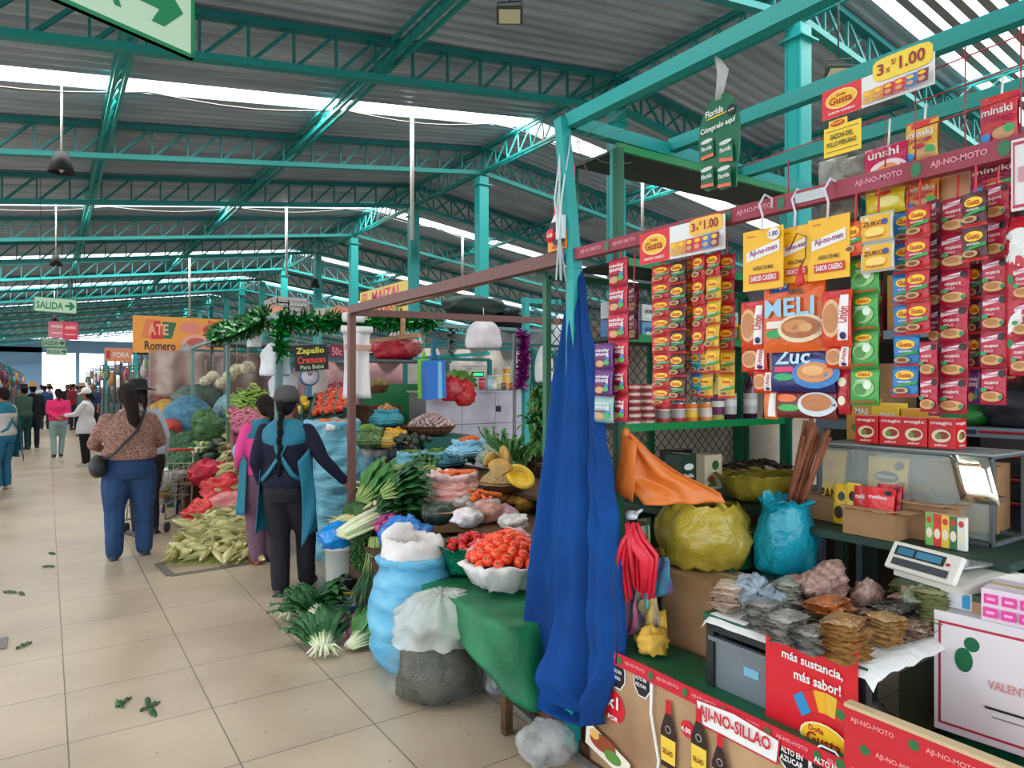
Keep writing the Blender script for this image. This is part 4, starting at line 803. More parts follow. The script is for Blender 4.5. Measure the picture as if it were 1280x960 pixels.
# ---- goods hanging by the curtain: orange bag, red bag bundle, striped bags
def drape(name,label,cat,rows,m,solid=.002,nu=14,fold=.012,fn=3,seed=0,extra=None,group=None,rough=None):
    """cloth or film hanging between left/right edge points given per row"""
    rows=[(Vector(a),Vector(b)) for a,b in rows]; o0=rows[-1][0]*.5+rows[-1][1]*.5; n=len(rows)-1; q=MB(); q.use(m)
    def f(u,v):
        k=min(int(v*n),n-1); s=v*n-k; s2=s
        a=rows[k][0].lerp(rows[k+1][0],s2); b=rows[k][1].lerp(rows[k+1][1],s2); p=a.lerp(b,u); w_=(b-a); nr=V(-w_.y,w_.x,0); nr=nr.normalized() if nr.length>1e-6 else V(1,0,0)
        wl=w_.length
        p+=nr*fold*(math.sin(u*2*PI*fn+seed+v*2.2)+.7*noise.noise(V(u*5+seed,v*4,0))*1.5)*min(1,wl/.15)
        return p-o0
    q.grid(f,nu,n*5); o=q.build(name,None,o0); mods(o,solid=solid); return tag(o,label,cat,group)
OR=mat((244,140,60),.35,.35,10,trl=.25)
t=thing('plastic_bag','empty orange plastic bag stretched from a knot beside the blue curtain','bag',tuple(PX(782,560,2.02)))
def dchild(nm,rows,m,par,**k):
    o=drape(nm,None,None,rows,m,**k); l=o.location.copy(); o.parent=par; o.location=l-par.location
    for key in('label','category','group'): 
        if key in o: del o[key]
    return o
dchild('bag_body',[(PX(777,541,2.0),PX(787,540,2.02)),(PX(775,560,2.02),PX(812,566,2.06)),(PX(772,600,2.0),PX(850,592,2.16)),(PX(790,612,2.02),PX(900,616,2.3)),(PX(806,632,2.04),PX(906,628,2.32))],OR,t,fold=.014,fn=2.3,nu=20)
dchild('handle',[(PX(778,545,1.99),PX(796,552,1.99)),(PX(766,612,1.98),PX(790,628,1.98))],OR,t,fold=.006,fn=1)
q=MB(); q.use(OR); q.ell((0,0,0),(.018,.018,.022),10,8,amp=.4); q.build('knot',t,tuple(PX(782,541,2.01)-t.location))
RB=mat((216,32,56),.4,.4,20)
t=thing('bag_bundle','bundle of red bag straps tied together beside the blue curtain','bag bundle',tuple(PX(790,650,2.0)))
for i in range(9):
    a=PX(782+R.uniform(-3,16),654,1.93); b=PX(772+i*6,700+R.uniform(-10,10),1.92+.02*(i%3)); c_=PX(780+i*4.5,738+R.uniform(-14,22),1.94); q=MB(); q.use(RB)
    q.tube([a-t.location,a.lerp(b,.5)+V(-.015,0,.0)-t.location,b-t.location,c_-t.location],[.012,.028,.03,.016],8,sq=.4); q.build('strap',t)
q=MB(); q.use(mat((206,216,220),.4,.5,20)); q.ell((0,0,.02),(.03,.03,.02),8,6,amp=.5,fr=4); q.tube([(0,-.01,.02),(.01,-.05,.05)],[.012,.004]); q.build('knot',t)
st=[((40,170,190),'teal striped'),((210,60,120),'pink striped'),((40,150,180),'blue striped'),((230,200,80),'yellow striped')]
for i,(xl,xr,yt,yb,X) in enumerate([(792,812,660,770,2.06),(776,796,735,800,2.02),(808,836,700,752,2.06),(798,820,750,800,2.05)]):
    p_=lambda x,y,Xx=X:PX(x,y,Xx)
    drape('folded_bag',st[i][1]+' woven bag hanging behind the red straps, '+['longest','lower left','right','lowest'][i],'bag',[(p_(xl,yt),p_(xr,yt-4)),(p_(xl-5,(yt+yb)/2),p_(xr+2,(yt+yb)/2)),(p_(xl-4,yb),p_(xr+1,yb-10))],mat(st[i][0],.4,.4,14,.9,26,c2=((230,220,120),(60,170,180),(110,60,130),(60,60,120))[i],stretch=(1,1,.25)),fold=.014,fn=1.6,seed=i)
lump('paper_bag','crumpled yellow paper beside the cardboard box','paper',tuple(PX(815,815,2.03)),(.06,.06,.05),mat((222,176,70),.7,.5,18),.5,2.5,4)
drape('plastic_bag','yellow plastic bag tail hanging beside the cardboard box','bag',[(PX(822,765,2.08),PX(832,762,2.1)),(PX(820,812,2.06),PX(836,810,2.08))],mat((228,184,60),.4,.5,12),fold=.012,fn=1,seed=3)
# green box seen between the curtain and the orange bag
carton('plastic_crate','dark green crate behind the orange bag','crate',(2.55,2.1,.45),(.3,.4,.5),mat((16,90,60),.5))
# ---- blue curtain tied to the corner post
BL=mat((10,70,140),.85,.25,60,.12,2,c2=(8,52,112))
t=thing('blue_curtain','long blue cloth curtain tied to the stall corner and hanging to the floor','curtain',(1.86,2.2,.3))
rows=[(322,709,716,1.9),(345,707,723,1.89),(430,698,737,1.88),(500,690,745,1.87),(570,683,754,1.86),(640,676,760,1.86),(700,669,762,1.86),(760,664,762,1.86),(810,661,760,1.85),(850,659,756,1.84),(880,668,750,1.84),(908,716,744,1.84)]
q=MB(); q.use(BL); n=len(rows)-1
def cf(u,v):
    k=min(int(v*n),n-1); s=v*n-k; y,l,r_,X=[rows[k][i]*(1-s)+rows[k+1][i]*s for i in range(4)]
    p=PX(l+(r_-l)*u,y,X); w_=(r_-l)/110
    a=.034*w_*math.sin(u*2*PI*2.4+.6+1.2*v)+.016*w_*math.sin(u*2*PI*5.3+v*3)
    sw=max(0,v-.5)*2
    a+=sw*.055*noise.noise(V(u*2.2+v*1.5,v*6-u*3.4,1.7))+sw*.035*math.sin((v*9+u*5)*1.6)*min(1,sw*2)
    a+=.012*noise.noise(V(u*7,v*16-u*6,4))
    return p+V(-abs(.5-u)*-.06-a*1.25,a*.5,0)-t.location
q.grid(cf,70,110); mods(q.build('cloth',t),solid=.003)
q=MB(); q.use(BL); q.ell((0,0,0),(.03,.03,.035),10,8,amp=.4); q.build('knot',t,tuple(PX(712,322,1.9)-t.location))
q=MB(); q.use(mat((20,40,70),.6)); q.tube([PX(771,690,1.8)-t.location,PX(766,735,1.79)-t.location,PX(772,790,1.79)-t.location,PX(770,830,1.79)-t.location],.003,5); q.build('zip',t)
# ---- back shelving at the far right
GS=metal((120,134,146),.4)
t=thing('steel_rack','grey steel shelving rack at the back right of the grocery stall','shelf',(3.75,1.3,0))
for y in(-.9,.9):
    for x in(-.2,.2): pt('post',lambda q:(q.use(GS),q.box((x,y,1.1),(.035,.035,2.2))),t)
for z in(.95,1.38,1.85): pt('shelf_board',lambda q:(q.use(GS),q.box((0,0,z),(.44,1.84,.045)),q.use(mat((40,50,70))),q.box((-.222,.15,z),(.002,.05,.02)),q.box((-.222,-.35,z),(.002,.05,.02))),t)
for k in range(4):
    q=MB(); q.use(mat((52,46,48),.3)); q.box((0,0,.045),(.24,.26,.09),bev=.006); q.use(mat((150,30,40),.4)); q.box((0,0,.096),(.25,.27,.014),bev=.003); q.use(mat((60,54,54))); 
    tag(q.build('food_container',None,(3.65,1.28,.975+k*.104)),'dark plastic container with a red lid, %s in the pile on the steel rack'%['lowest','second','third','topmost'][k],'container')
for i,(y,l,cc,s_,z) in enumerate([(1.55,'green folded bag on the grey steel shelf',(40,120,50),(.14,.16,.05),1.405),(1.3,'black bundle on the grey steel shelf',(40,40,50),(.14,.14,.09),1.405),(1.0,'wine coloured pack near the right edge of the grey shelf',(120,40,50),(.14,.12,.12),1.405),(1.0,'white folded sack on the lower grey shelf',(206,204,206),(.16,.14,.14),.975)]):
    lump('shelf_bundle',l,'bundle',(3.68,y,z),s_,mat(cc,.6,.5,14),.2,2,i)
for i in range(7):
    cc=[(200,170,120),(150,60,50),(90,90,100),(190,190,180),(60,90,60),(170,120,60),(110,50,60)][i]
    carton('shelf_carton',['tan','brick red','slate grey','pale grey','dark green','ochre','wine'][i]+' carton on the upper shelf of the steel rack','box',(3.7,.55+i*.24,1.875),(.26,.2,.2+.04*(i%3)),mat(cc,.6),dl2=[('r',-.3,-.1,.3,.2,'cream')])
q=MB(); q.use(mat((74,62,54),.9,.1,6,.3,3)); q.box((0,0,1.3),(.04,2.6,2.6)); tag(q.build('board_wall',None,(4.05,1.2,0)),'dark brown board panel behind the grey steel rack','panel')
carton('shelf_carton','tan carton on the middle grey shelf behind the sachet strips','box',(3.7,1.95,1.405),(.26,.24,.3),CD)
carton('shelf_carton','pale carton at the left of the lower grey shelf','box',(3.7,1.75,.975),(.26,.3,.26),mat((160,150,150),.6))
# ================= vegetable stall: produce =================
def ori(o,rx=0,ry=0,rz=0): o.rotation_euler=(rx,ry,rz); return o
TOM=mat((222,52,34),.22,0,0,.3,6,c2=(236,90,44)); GST=mat((60,110,40),.6)
def tomato():
    q=MB(); q.use(TOM); q.grid(lambda u,v:(lambda a,e:V(math.cos(a)*math.cos(e)*.034*(1+.04*math.cos(5*a)),math.sin(a)*math.cos(e)*.034*(1+.04*math.cos(5*a)),math.sin(e)*.028-(.006 if v>.93 else 0)))(2*PI*u,PI*(v-.5)),14,9,closed=True)
    q.use(GST)
    for k in range(5): a=k*1.257; q.tube([(0,0,.024),(.012*math.cos(a),.012*math.sin(a),.026)],[.003,.001],4)
    return q.mesh('tomato')
def carrot(l=.15,r=.017,c=(238,110,40)):
    q=MB(); q.use(mat(c,.4,.2,60,.15,20)); q.tube([(-l/2,0,0),(-l*.47,0,0),(-l*.2,0,.002),(l*.2,.003,.002),(l*.5,0,0)],[r*.5,r,r*.9,r*.6,r*.12],9); q.use(GST); q.tube([(-l*.47,0,0),(-l*.56,.003,.002)],[r*.4,r*.15],5); return q.mesh('carrot')
def corn(l=.26,r=.034,c=(176,178,104),s=0):
    q=MB(); m=mat(c,.6,.5,30,.5,5,c2=(216,206,150),stretch=(.3,3,3)); q.use(m)
    n=9; pts=[];rr=[]
    for i in range(n+1):
        t_=i/n; pts.append((-l/2+l*t_,.012*math.sin(t_*2+s),.01*math.sin(t_*3))); rr.append(r*(.35+.75*math.sin(PI*min(1,t_*1.25+.1)))*(1-.55*max(0,t_-.7)/.3) if t_<1 else r*.1)
    q.tube(pts,rr,10); 
    for k in range(4):   # loose husk leaves
        a=k*1.6+s; y,z=math.cos(a)*r*.8,math.sin(a)*r*.8
        q.grid(lambda u,v:V(-l*.3+l*.9*v,y*(1-.2*v)+(u-.5)*.03*math.sin(PI*min(.97,v+.12))*-math.sin(a)+math.cos(a)*.02*v*v,z+(u-.5)*.03*math.sin(PI*min(.97,v+.12))*math.cos(a)+math.sin(a)*.035*v*v),2,6)
    q.use(mat((222,214,170),.6)); q.tube([(-l/2+.01,0,0),(-l/2-.025,0,0)],[r*.4,r*.3],7)
    return q.mesh('corn_cob')
def bulb(r,c,h=1.1,tail=.02,tc=None,c2=None):
    q=MB(); q.use(mat(c,.35,.15,40,.4,14,c2=c2,stretch=(1,1,.3))); q.lathe([(.001,-r*.95),(r*.5,-r*.82),(r*.95,-r*.3),(r,.1*r),(r*.75,r*.62),(r*.3,r*.95),(r*.14,r*h*1.1),(r*.1,r*h+tail)],12,pl=.03,pn=7); return q.mesh('bulb')
def blob(r,c,c2=None,amp=.15,s=0,name='root',ro=.5):
    q=MB(); q.use(mat(c,ro,.2,40,.3,20,c2=c2)); q.ell((0,0,0),r,11,8,amp=amp,seed=s); return q.mesh(name)
def pepper(c=(206,26,30),l=.075,r=.027):
    q=MB(); q.use(mat(c,.2)); q.lathe([(.001,-l*.5),(r*.5,-l*.46),(r*.85,-l*.15),(r,.25*l),(r*.8,l*.42),(r*.3,l*.4),(.004,l*.38)],14,pl=.09,pn=3); q.use(GST); q.tube([(0,0,l*.38),(.003,0,l*.62)],[.005,.003],5); return q.mesh('pepper')
def pod(l=.15,r=.011,c=(120,150,56)):
    q=MB(); q.use(mat(c,.45,.2,50,.3,12,c2=(160,180,90))); n=8; q.tube([(-l/2+l*i/n,.02*math.sin(PI*i/n),0) for i in range(n+1)],[r*(.25+.8*math.sin(PI*min(.98,max(.04,i/n)))+.12*(i%2)) for i in range(n+1)],7,sq=.6); return q.mesh('pod')
def broc(r=.08,c=(48,84,56),s=0):
    q=MB(); q.use(mat(c,.7,1,60,.5,30,c2=(74,110,70)))
    for i in range(15):
        a=i*2.4; e=math.acos(1-i/16.); q.ell((r*.7*math.cos(a)*math.sin(e),r*.7*math.sin(a)*math.sin(e),r*.6*math.cos(e)),r*.4,8,6,amp=.3,fr=6,seed=i+s)
    q.use(mat((120,150,90),.5)); q.tube([(0,0,-r*.7),(0,0,r*.2)],[r*.3,r*.42],9); return q.mesh('broccoli_head')
def scatter(name,label,cat,group,mes,pts,jit=.25,up=False,flat=False,sc=.15):
    """pts: world points; each item is its own object"""
    for i,p in enumerate(pts):
        o=inst(name,mes[i%len(mes)],None,p); s=1+R.uniform(-sc,sc); o.scale=(s,s,s)
        o.rotation_euler=(R.uniform(-jit,jit),R.uniform(-jit,jit),R.uniform(0,6.28)) if not up else (R.uniform(0,6.28),R.uniform(0,6.28),R.uniform(0,6.28))
        if up=='cam': o.rotation_euler=(R.uniform(-.3,.3),R.uniform(-.3,.3),up_rz+R.uniform(-.5,.5))
        tag(o,label,cat,group)
def dome(c,rx,ry,rise,n,seed=0,layers=1,dz=.03,rz=0):
    out=[]
    for k in range(n):
        r_=math.sqrt((k+.5)/n); a=k*2.39996+seed; x,y=rx*r_*math.cos(a),ry*r_*math.sin(a)
        out.append(Vector(c)+V(x*math.cos(rz)-y*math.sin(rz),x*math.sin(rz)+y*math.cos(rz),rise*(1-r_*r_)+R.uniform(-.004,.004)))
    return out
def mound(q,rx,ry,rise,z,m,seed=0,amp=.0):
    q.use(m); q.grid(lambda u,v:V(rx*v*math.cos(2*PI*u),ry*v*math.sin(2*PI*u),z+rise*(1-v*v)+amp*noise.noise(V(math.cos(2*PI*u)*v*4,math.sin(2*PI*u)*v*4,seed))),24,6,closed=True)
def sack(name,label,px,py,z,wpx,h,m,cat='sack',rim=None,fill=None,frise=.03,sy=1,wr=.16,zf=2.2,seed=0,bulge=.1,rimh=.12,taper=.8,n=56,pl=.0,nz=22,open_=.85,base=None,group=None,rz=0):
    """open sack: body with soft horizontal creases, rolled rim, filling"""
    p=PZ(px,py,z) if base is None else V(*base); d=p.x*ST+p.y*CT; r=wpx*d/F/2; p=p+V(ST,CT,0)*r*.8; p.z=z
    t=thing(name,label,cat,p,rz,group); q=MB(); q.use(m); pr=[]
    for i in range(nz+1):
        s=i/nz; k=(taper+(1-taper)*math.sin(PI*min(1,s*1.05+.05)**.8)+bulge*math.sin(PI*s)) if s<1 else taper
        if s<.06: k*=.9+s
        pr.append((r*k*(1+.03*math.sin(s*31+seed)),h*s))
    k=pr[-1][0]; q.lathe(pr,n,sup=.12,wr=wr,fr=1.3,seed=seed,zf=zf/3,sy=sy,pl=pl); q.build('sack_body',t)
    q=MB(); q.use(rim or m); q.lathe([(k*.98,h*.97-rimh*.2),(k*1.07,h*.97),(k*1.09,h+rimh*.3),(k*1.02,h+rimh*.55),(k*.93,h+rimh*.5),(k*open_,h+rimh*.2),(k*open_*.9,h-.03)],n,cap0=False,wr=wr*1.3,fr=2.4,seed=seed+3,pl=.03,pn=9,sy=sy); q.build('rolled_rim',t)
    ft=h+rimh*.12
    if fill: q=MB(); mound(q,k*open_*1.0,k*open_*sy,frise,ft-.02,fill); q.build('filling',t)
    return t,V(p.x,p.y,z+ft-.02),k*open_,sy
LB=mat((112,176,206),.45,.5,16,.15,6,c2=(150,200,222),stretch=(1,1,2.5)); LB2=mat((128,190,206),.4,.6,14,.2,6,c2=(90,160,186),stretch=(1,1,3)); BB=mat((76,158,198),.5,.4,14,.15,5,c2=(112,184,214),stretch=(1,1,3)); WS=mat((222,220,216),.6,.4,16,.1,6,c2=(200,190,186))
SOIL=mat((60,40,30),.9)
# stepped benches under the produce
WD=mat((92,66,44),.8,.3,20,.3,4,stretch=(1,1,6))
def bench(label,x0,x1,y0,y1,z,m=WD):
    t=thing('display_bench',label,'bench',((x0+x1)/2,(y0+y1)/2,0)); 
    pt('bench_top',lambda q:(q.use(m),q.box((0,0,z-.015),(x1-x0,y1-y0,.03))),t); pt('front_boards',lambda q:(q.use(mat((70,52,38),.85)),[q.box((-(x1-x0)/2+.02,0,.06+i*.11),(.02,y1-y0-.04,.1)) for i in range(int((z-.05)/.11))],q.box((0,-(y1-y0)/2+.02,z/2),(x1-x0,.02,z-.03))),t)
bench('low wooden bench carrying the front rows of vegetables',1.78,2.28,3.45,5.2,.5)
bench('middle wooden bench behind the front vegetable rows',2.3,2.86,2.62,6.6,.66)
bench('high wooden bench at the back of the vegetable stall',2.88,3.45,2.62,7.9,.8)
bench('tallest wooden bench before the tiled counter',3.47,4.3,2.7,6.9,.92)
# front blue sack with white inner sack
t,c,k,sy=sack('produce_sack','tall light blue sack in front with a white cloth bag opened on top',510,845,0,104,.6,BB,rimh=.05,seed=1,zf=3.4,wr=.1,bulge=.08)
q=MB(); q.use(WS); q.lathe([(k*.6,-.03),(k*1.08,.0),(k*1.18,.05),(k*1.1,.1),(k*.98,.14),(k*.8,.12),(k*.6,.05),(k*.3,.03),(.001,.025)],56,cap0=False,wr=.16,fr=1.3,seed=5,pl=.02,pn=5)
q.ell((-.04,.08,.13),(.11,.05,.08),18,12,amp=.3,fr=1.5); o=q.build('cloth_bag',None,c); tag(o,'white cloth bag with a wrinkled open mouth on the front blue sack','bag')
q=MB(); q.use(mat((130,30,34),.4)); q.lathe([(.012,0),(.02,.008),(.012,.02),(.003,.035)],8); tag(q.build('chilli_tip',None,(c.x+.02,c.y-.02,c.z+.045)),'small dark red chilli tip showing in the white cloth bag','chilli')
# clear rubbish bag
p=PZ(547,888); p+=V(ST,CT,0)*.2; t=thing('rubbish_bag','clear plastic rubbish bag half full of vegetable waste on the floor','rubbish bag',(p.x,p.y,0))
q=MB(); q.use(mat((10,16,6),.4,1,22,.9,9,c2=(66,64,42))); q.lathe([(.17,0),(.235,.03),(.25,.08),(.245,.13),(.235,.2),(.2,.26),(.12,.31),(.001,.33)],48,wr=.16,fr=1.8,seed=2,sy=.8); q.ell((.08,-.13,.2),(.05,.03,.03),10,8,m=mat((196,70,110),.4),amp=.4); q.build('waste',t)
pr=[(.2,.002),(.262,.04),(.275,.13),(.266,.22),(.25,.29),(.25,.36),(.235,.43),(.17,.49),(.07,.52),(.001,.505)]
def prs(a_,b_):
    pp=[]
    for i in range(a_,b_):
        for s in range(3): a=s/3; pp.append((pr[i][0]*(1-a)+pr[i+1][0]*a,pr[i][1]*(1-a)+pr[i+1][1]*a))
    return pp+[pr[b_]]
q=MB(); q.use(mat((200,206,196),.1,.9,14,alpha=.09)); q.lathe(prs(0,4),64,wr=.14,fr=2.2,seed=4,sy=.85,pl=.008,pn=15,cap0=False); q.build('lower_film',t)
q=MB(); q.use(mat((206,210,200),.15,.9,14,.3,4,alpha=.55,c2=(226,228,222))); q.lathe(prs(4,9),64,wr=.2,fr=2.2,seed=4,sy=.85,pl=.02,pn=15,cap0=False); q.build('bunched_film',t)
lump('clear_bag','limp whitish plastic bag leaning between the rubbish bag and the green cloth','bag',tuple(PZ(612,880)+V(.12,.1,0)),(.09,.09,.19),mat((196,196,198),.2,.8,14,.4,8,alpha=.8,c2=(150,150,156)),.35,2.4,6,n=34,k=22)
lump('clear_bag','small clear plastic bag on the floor at the stall corner','bag',tuple(PZ(680,962)+V(.05,.05,0)),(.12,.11,.085),mat((206,208,206),.12,.9,16,.3,8,alpha=.5),.16,1.8,9,n=34,k=22)
# kerb and rusty timber at the stall edge
q=MB(); q.use(mat((140,136,130),.5,.2,20,.3,5)); a,b=PZ(636,878),PZ(735,965); q.bar(V(a.x,a.y,.012),V(b.x,b.y-.1,.012),.03,.024); struct(q.build('trim_kerb'))
q=MB(); q.use(mat((156,88,44),.8,.4,18,.4,6,c2=(90,60,44))); a,b=PZ(664,880),PZ(732,940); q.bar(V(a.x,a.y,.03),V(b.x,b.y-.05,.03),.07,.05); tag(q.build('timber_strip',None),'rusty brown timber lying along the stall edge below the curtain','timber')
# green cloth over the low table
GC=mat((16,118,72),.55,.35,12,.15,4,c2=(12,92,56))
x0,x1,y0,y1,zt=1.7,2.28,2.56,3.42,.505
t=thing('covered_table','low table draped in a shiny green cloth under the tomatoes','table',((x0+x1)/2,(y0+y1)/2,0)); wx,wy=(x1-x0)/2,(y1-y0)/2
q=MB(); q.use(GC)
def gc(u,v):
    a=2*PI*u; c_,s_=math.cos(a),math.sin(a); k=1/max(abs(c_),abs(s_)); s=min(1,v/.5); x,y=c_*k*wx*s,s_*k*wy*s; z=zt+.012*noise.noise(V(x*8,y*8,0))
    if v>.5:
        w_=(v-.5)*2; drop=.36*(.75+.3*math.sin(a*3+1)); z=zt-drop*w_; f=1+.13*w_+.07*w_*math.sin(a*9+1.5)+.05*w_*noise.noise(V(c_*4,s_*4,w_*2)); x*=f; y*=f
    return V(x,y,z)
q.grid(gc,90,24,closed=True); mods(q.build('green_cloth',t),solid=.003)
q=MB(); q.use(WD); q.box((0,0,.47),(wx*1.9,wy*1.9,.03)); [q.box((a*wx*.85,b*wy*.85,.23),(.04,.04,.46)) for a in(-1,1) for b in(-1,1)]; q.build('wooden_frame',t)
# tomatoes
p=PZ(632,742,.515)+V(ST,CT,0)*.17; t=thing('produce_tray','white cloth lined tray heaped with tomatoes beside the blue curtain','tray',(p.x,p.y,.515))
q=MB(); q.use(WS); q.lathe([(.14,0),(.19,.02),(.215,.1),(.235,.13),(.225,.145),(.19,.11),(.1,.06),(.001,.06)],48,wr=.3,fr=2.2,seed=3); q.build('cloth_lining',t); q=MB(); mound(q,.19,.19,.1,.09,mat((150,30,20),.5)); q.build('filling',t)
tm=tomato(); scatter('tomato','ripe red tomato in the white lined tray beside the blue curtain','tomato','tomatoes in the white lined tray',[tm],dome((p.x,p.y,.515+.135),.2,.2,.13,62),up=True)
# red peppers in green bag
p=PZ(588,724,.51)+V(ST,CT,0)*.17; t=thing('produce_bag','dark green plastic bag opened over red peppers','bag',(p.x,p.y,.51)); GP=mat((10,110,78),.2,.7,14,.2,5,c2=(8,84,60))
q=MB(); q.use(GP); q.lathe([(.12,0),(.17,.03),(.19,.1),(.215,.16),(.225,.17),(.2,.16),(.16,.1),(.001,.08)],52,wr=.26,fr=2,seed=7,pl=.02); q.build('bag_body',t)
pe=pepper(); scatter('red_pepper','red pepper in the dark green plastic bag','pepper','red peppers in the dark green bag',[pe,pepper((190,20,28)),pe],dome((p.x,p.y,.51+.13),.16,.16,.06,22),up=True)
# pink net sack with carrots
t,c,k,sy=sack('net_sack','pink net sack full of roots with carrots lying on top',563,640,.66,74,.24,mat((226,140,132),.5,.7,22,.6,14,c2=(240,196,186),stretch=(.6,.6,3)),rim=mat((236,196,196),.4,.5,18),fill=mat((226,140,110),.6),seed=9,rimh=.06)
cr=carrot(); scatter('carrot','orange carrot on top of the pink net sack','carrot','carrots on the pink net sack',[cr],[c+V(-.1+.03*i,-.06+.03*(i%3),.035+.01*(i%2)) for i in range(8)],jit=.15)
# carrot bag, net bags
p=PZ(604,648,.66)+V(ST,CT,0)*.08
lump('clear_bag','thin white carrier bag around carrots behind the white net bag','bag',p,(.13,.1,.07),mat((226,206,206),.2,.8,18,.3,8,alpha=.75),.3,2.4,2)
scatter('carrot','bright carrot in the thin white carrier bag','carrot','carrots in the thin white carrier bag',[cr],[p+V(R.uniform(-.07,.07),R.uniform(-.06,.06),.125+.012*i%.05) for i in range(9)],jit=.3)
lump('net_bag','cream net bag of peeled beans in the middle of the front heap','bag',PZ(606,674,.52)+V(.05,.08,0),(.11,.1,.09),mat((222,204,170),.5,.9,50,.5,40,c2=(190,160,120)),.12,2,4)
lump('net_bag','pale pink bag of onions right of the cream net bag','bag',PZ(634,664,.6)+V(.02,.05,0),(.1,.09,.085),mat((206,160,176),.3,.8,24,.6,20,c2=(170,110,130)),.22,2.4,6)
for i,(x,y,l,cc) in enumerate([(622,706,'small pale bag of carrots and onions left of the tomatoes',(214,170,160)),(652,668,'white bag of peeled garlic next to the curtain',(232,226,220)),(640,640,'white folded bag behind the garlic bag',(220,222,224)),(655,690,'pinkish bag between the tomatoes and the curtain',(226,180,186))]):
    lump('clear_bag',l,'bag',PZ(x,y,.62)+V(.0,.1,0),(.1,.09,.06),mat(cc,.22,.8,20,.4,14,c2=tuple(v*.75 for v in cc)),.35,2.6,11+i)
# carton with squash; dark squash
p=PZ(566,682,.51)+V(ST,CT,0)*.12; carton('cardboard_box','open brown carton with a pale squash inside, behind the front sack','box',(p.x,p.y,.6),(.3,.24,.13),CD,open_=True,rz=-.45)
q=MB(); q.use(veg((176,190,110),(140,160,80))); q.tube([(-.1,0,0),(-.07,0,0),(0,.01,0),(.07,0,0),(.11,0,0)],[.015,.04,.045,.035,.01],12); tag(q.build('pale_squash',None,(p.x,p.y-.02,.69),(0,0,.2)),'pale green squash lying in the open carton','squash')
q=MB(); q.use(veg((34,52,44),(50,70,54),10,.35)); q.grid(lambda u,v:(lambda a,e,k:V(math.cos(e)*math.cos(a)*.125*k,math.cos(e)*math.sin(a)*.1*k,math.sin(e)*.085))(2*PI*u,PI*(v-.5),1+.05*math.cos(2*PI*u*9)),36,14,closed=True); p2=PZ(552,656,.66)+V(.03,.08,0); tag(q.build('dark_squash',None,(p2.x,p2.y,.72)),'large dark green squash behind the open carton','squash')
# blue bag, red onions, leeks, chard, parsley, spring onions
lump('plastic_bag','bright blue plastic bag crumpled behind the front sack','bag',PZ(508,700,.5)+V(.05,.1,0),(.17,.14,.12),mat((14,116,196),.25,.7,12,.2,6,c2=(10,90,160)),.35,2.2,3,n=36,k=20)
on=bulb(.034,(150,40,104),1.1,.01,c2=(190,90,140)); scatter('red_onion','purple red onion in the bunch on the leafy heap','onion','red onions on the leafy heap',[on],dome(PZ(486,668,.56)+V(0,0,.03),.12,.1,.1,17),up=True)
def leaf(q,a,b,w_,curl=.03,n=5,up=V(0,0,1),m=None):
    a,b=Vector(a),Vector(b); d=b-a; s=d.cross(up); s=s.normalized() if s.length>1e-5 else V(1,0,0)
    q.grid(lambda u,v:a+d*v+s*((u-.5)*w_*math.sin(PI*min(.98,v*.86+.1)))+up*(curl*math.sin(PI*v)*1.2-abs(u-.5)*w_*.4+.012*math.sin(v*17+u*6)),4,n,m)
def bunch(name,label,cat,base,dr,L_,n,wl,leafm,stalkm,stalk=.4,spread=.5,r=.05,sw=.006,seed=0,drop=.0,group=None):
    """tied bunch: pale stalks first, leaves after; dr = direction of the leaf tips"""
    t=thing(name,label,cat,base,0,group); dr=Vector(dr).normalized(); sd=dr.cross(V(0,0,1)).normalized(); up=sd.cross(dr)
    q=MB(); q.use(stalkm); g=MB(); g.use(leafm)
    for i in range(n):
        a=i*2.4; k=math.sqrt((i+.5)/n); o=sd*math.cos(a)*k*r+up*abs(math.sin(a))*k*r*.9; e=dr*L_*stalk*R.uniform(.85,1.15)+o*(1+spread)
        tp=dr*L_*R.uniform(.75,1.05)+o*(1+spread*4)+V(0,0,-drop*R.uniform(.4,1.2))+sd*R.uniform(-.3,.3)*spread*L_
        q.tube([o*.7,o+dr*L_*stalk*.4,e],[sw*1.1,sw,sw*.7],6); leaf(g,e*.85,tp,wl*R.uniform(.7,1.2),up=up)
    q.build('stalks',t); g.build('leaves',t); return t
LF=mat((44,104,44),.45,.3,40,.5,9,c2=(84,140,64)); LFD=mat((26,74,38),.4,.3,40,.4,9,c2=(48,104,50)); WST=mat((224,222,196),.45,.1,30,.3,10,c2=(190,206,150)); LGR=mat((126,156,84),.5,.2,30,.4,10,c2=(160,180,110))
b=PZ(428,672,.56); bunch('leek_bunch','bunch of leeks with white stems pointing to the aisle','leeks',b,(.8,.1,.22),.42,40,.03,LFD,WST,.7,.22,.1,.012)
for i,(x,y,z,l,dr) in enumerate([(448,652,.6,'left',(.8,-.1,.25)),(462,646,.64,'middle',(.75,-.25,.2)),(480,640,.68,'right',(.8,-.35,.1)),(452,628,.74,'upper left',(.75,.1,.3)),(478,622,.8,'upper right',(.8,-.2,.12))]):
    bunch('chard_bunch','bunch of dark green chard leaves, %s one in the leafy heap'%l,'chard',PZ(x,y,z),dr,.33,60,.055,LF if i==3 else LFD,LGR,.25,.42,.1,.006,i)
lump('leaf_pile','mound of loose green leaves under the chard bunches','greens',PZ(478,668,.5)+V(.08,.15,0),(.28,.28,.14),mat((36,70,34),.7,1,26,.6,16,c2=(70,110,50)),.3,3,5,n=36,k=20)
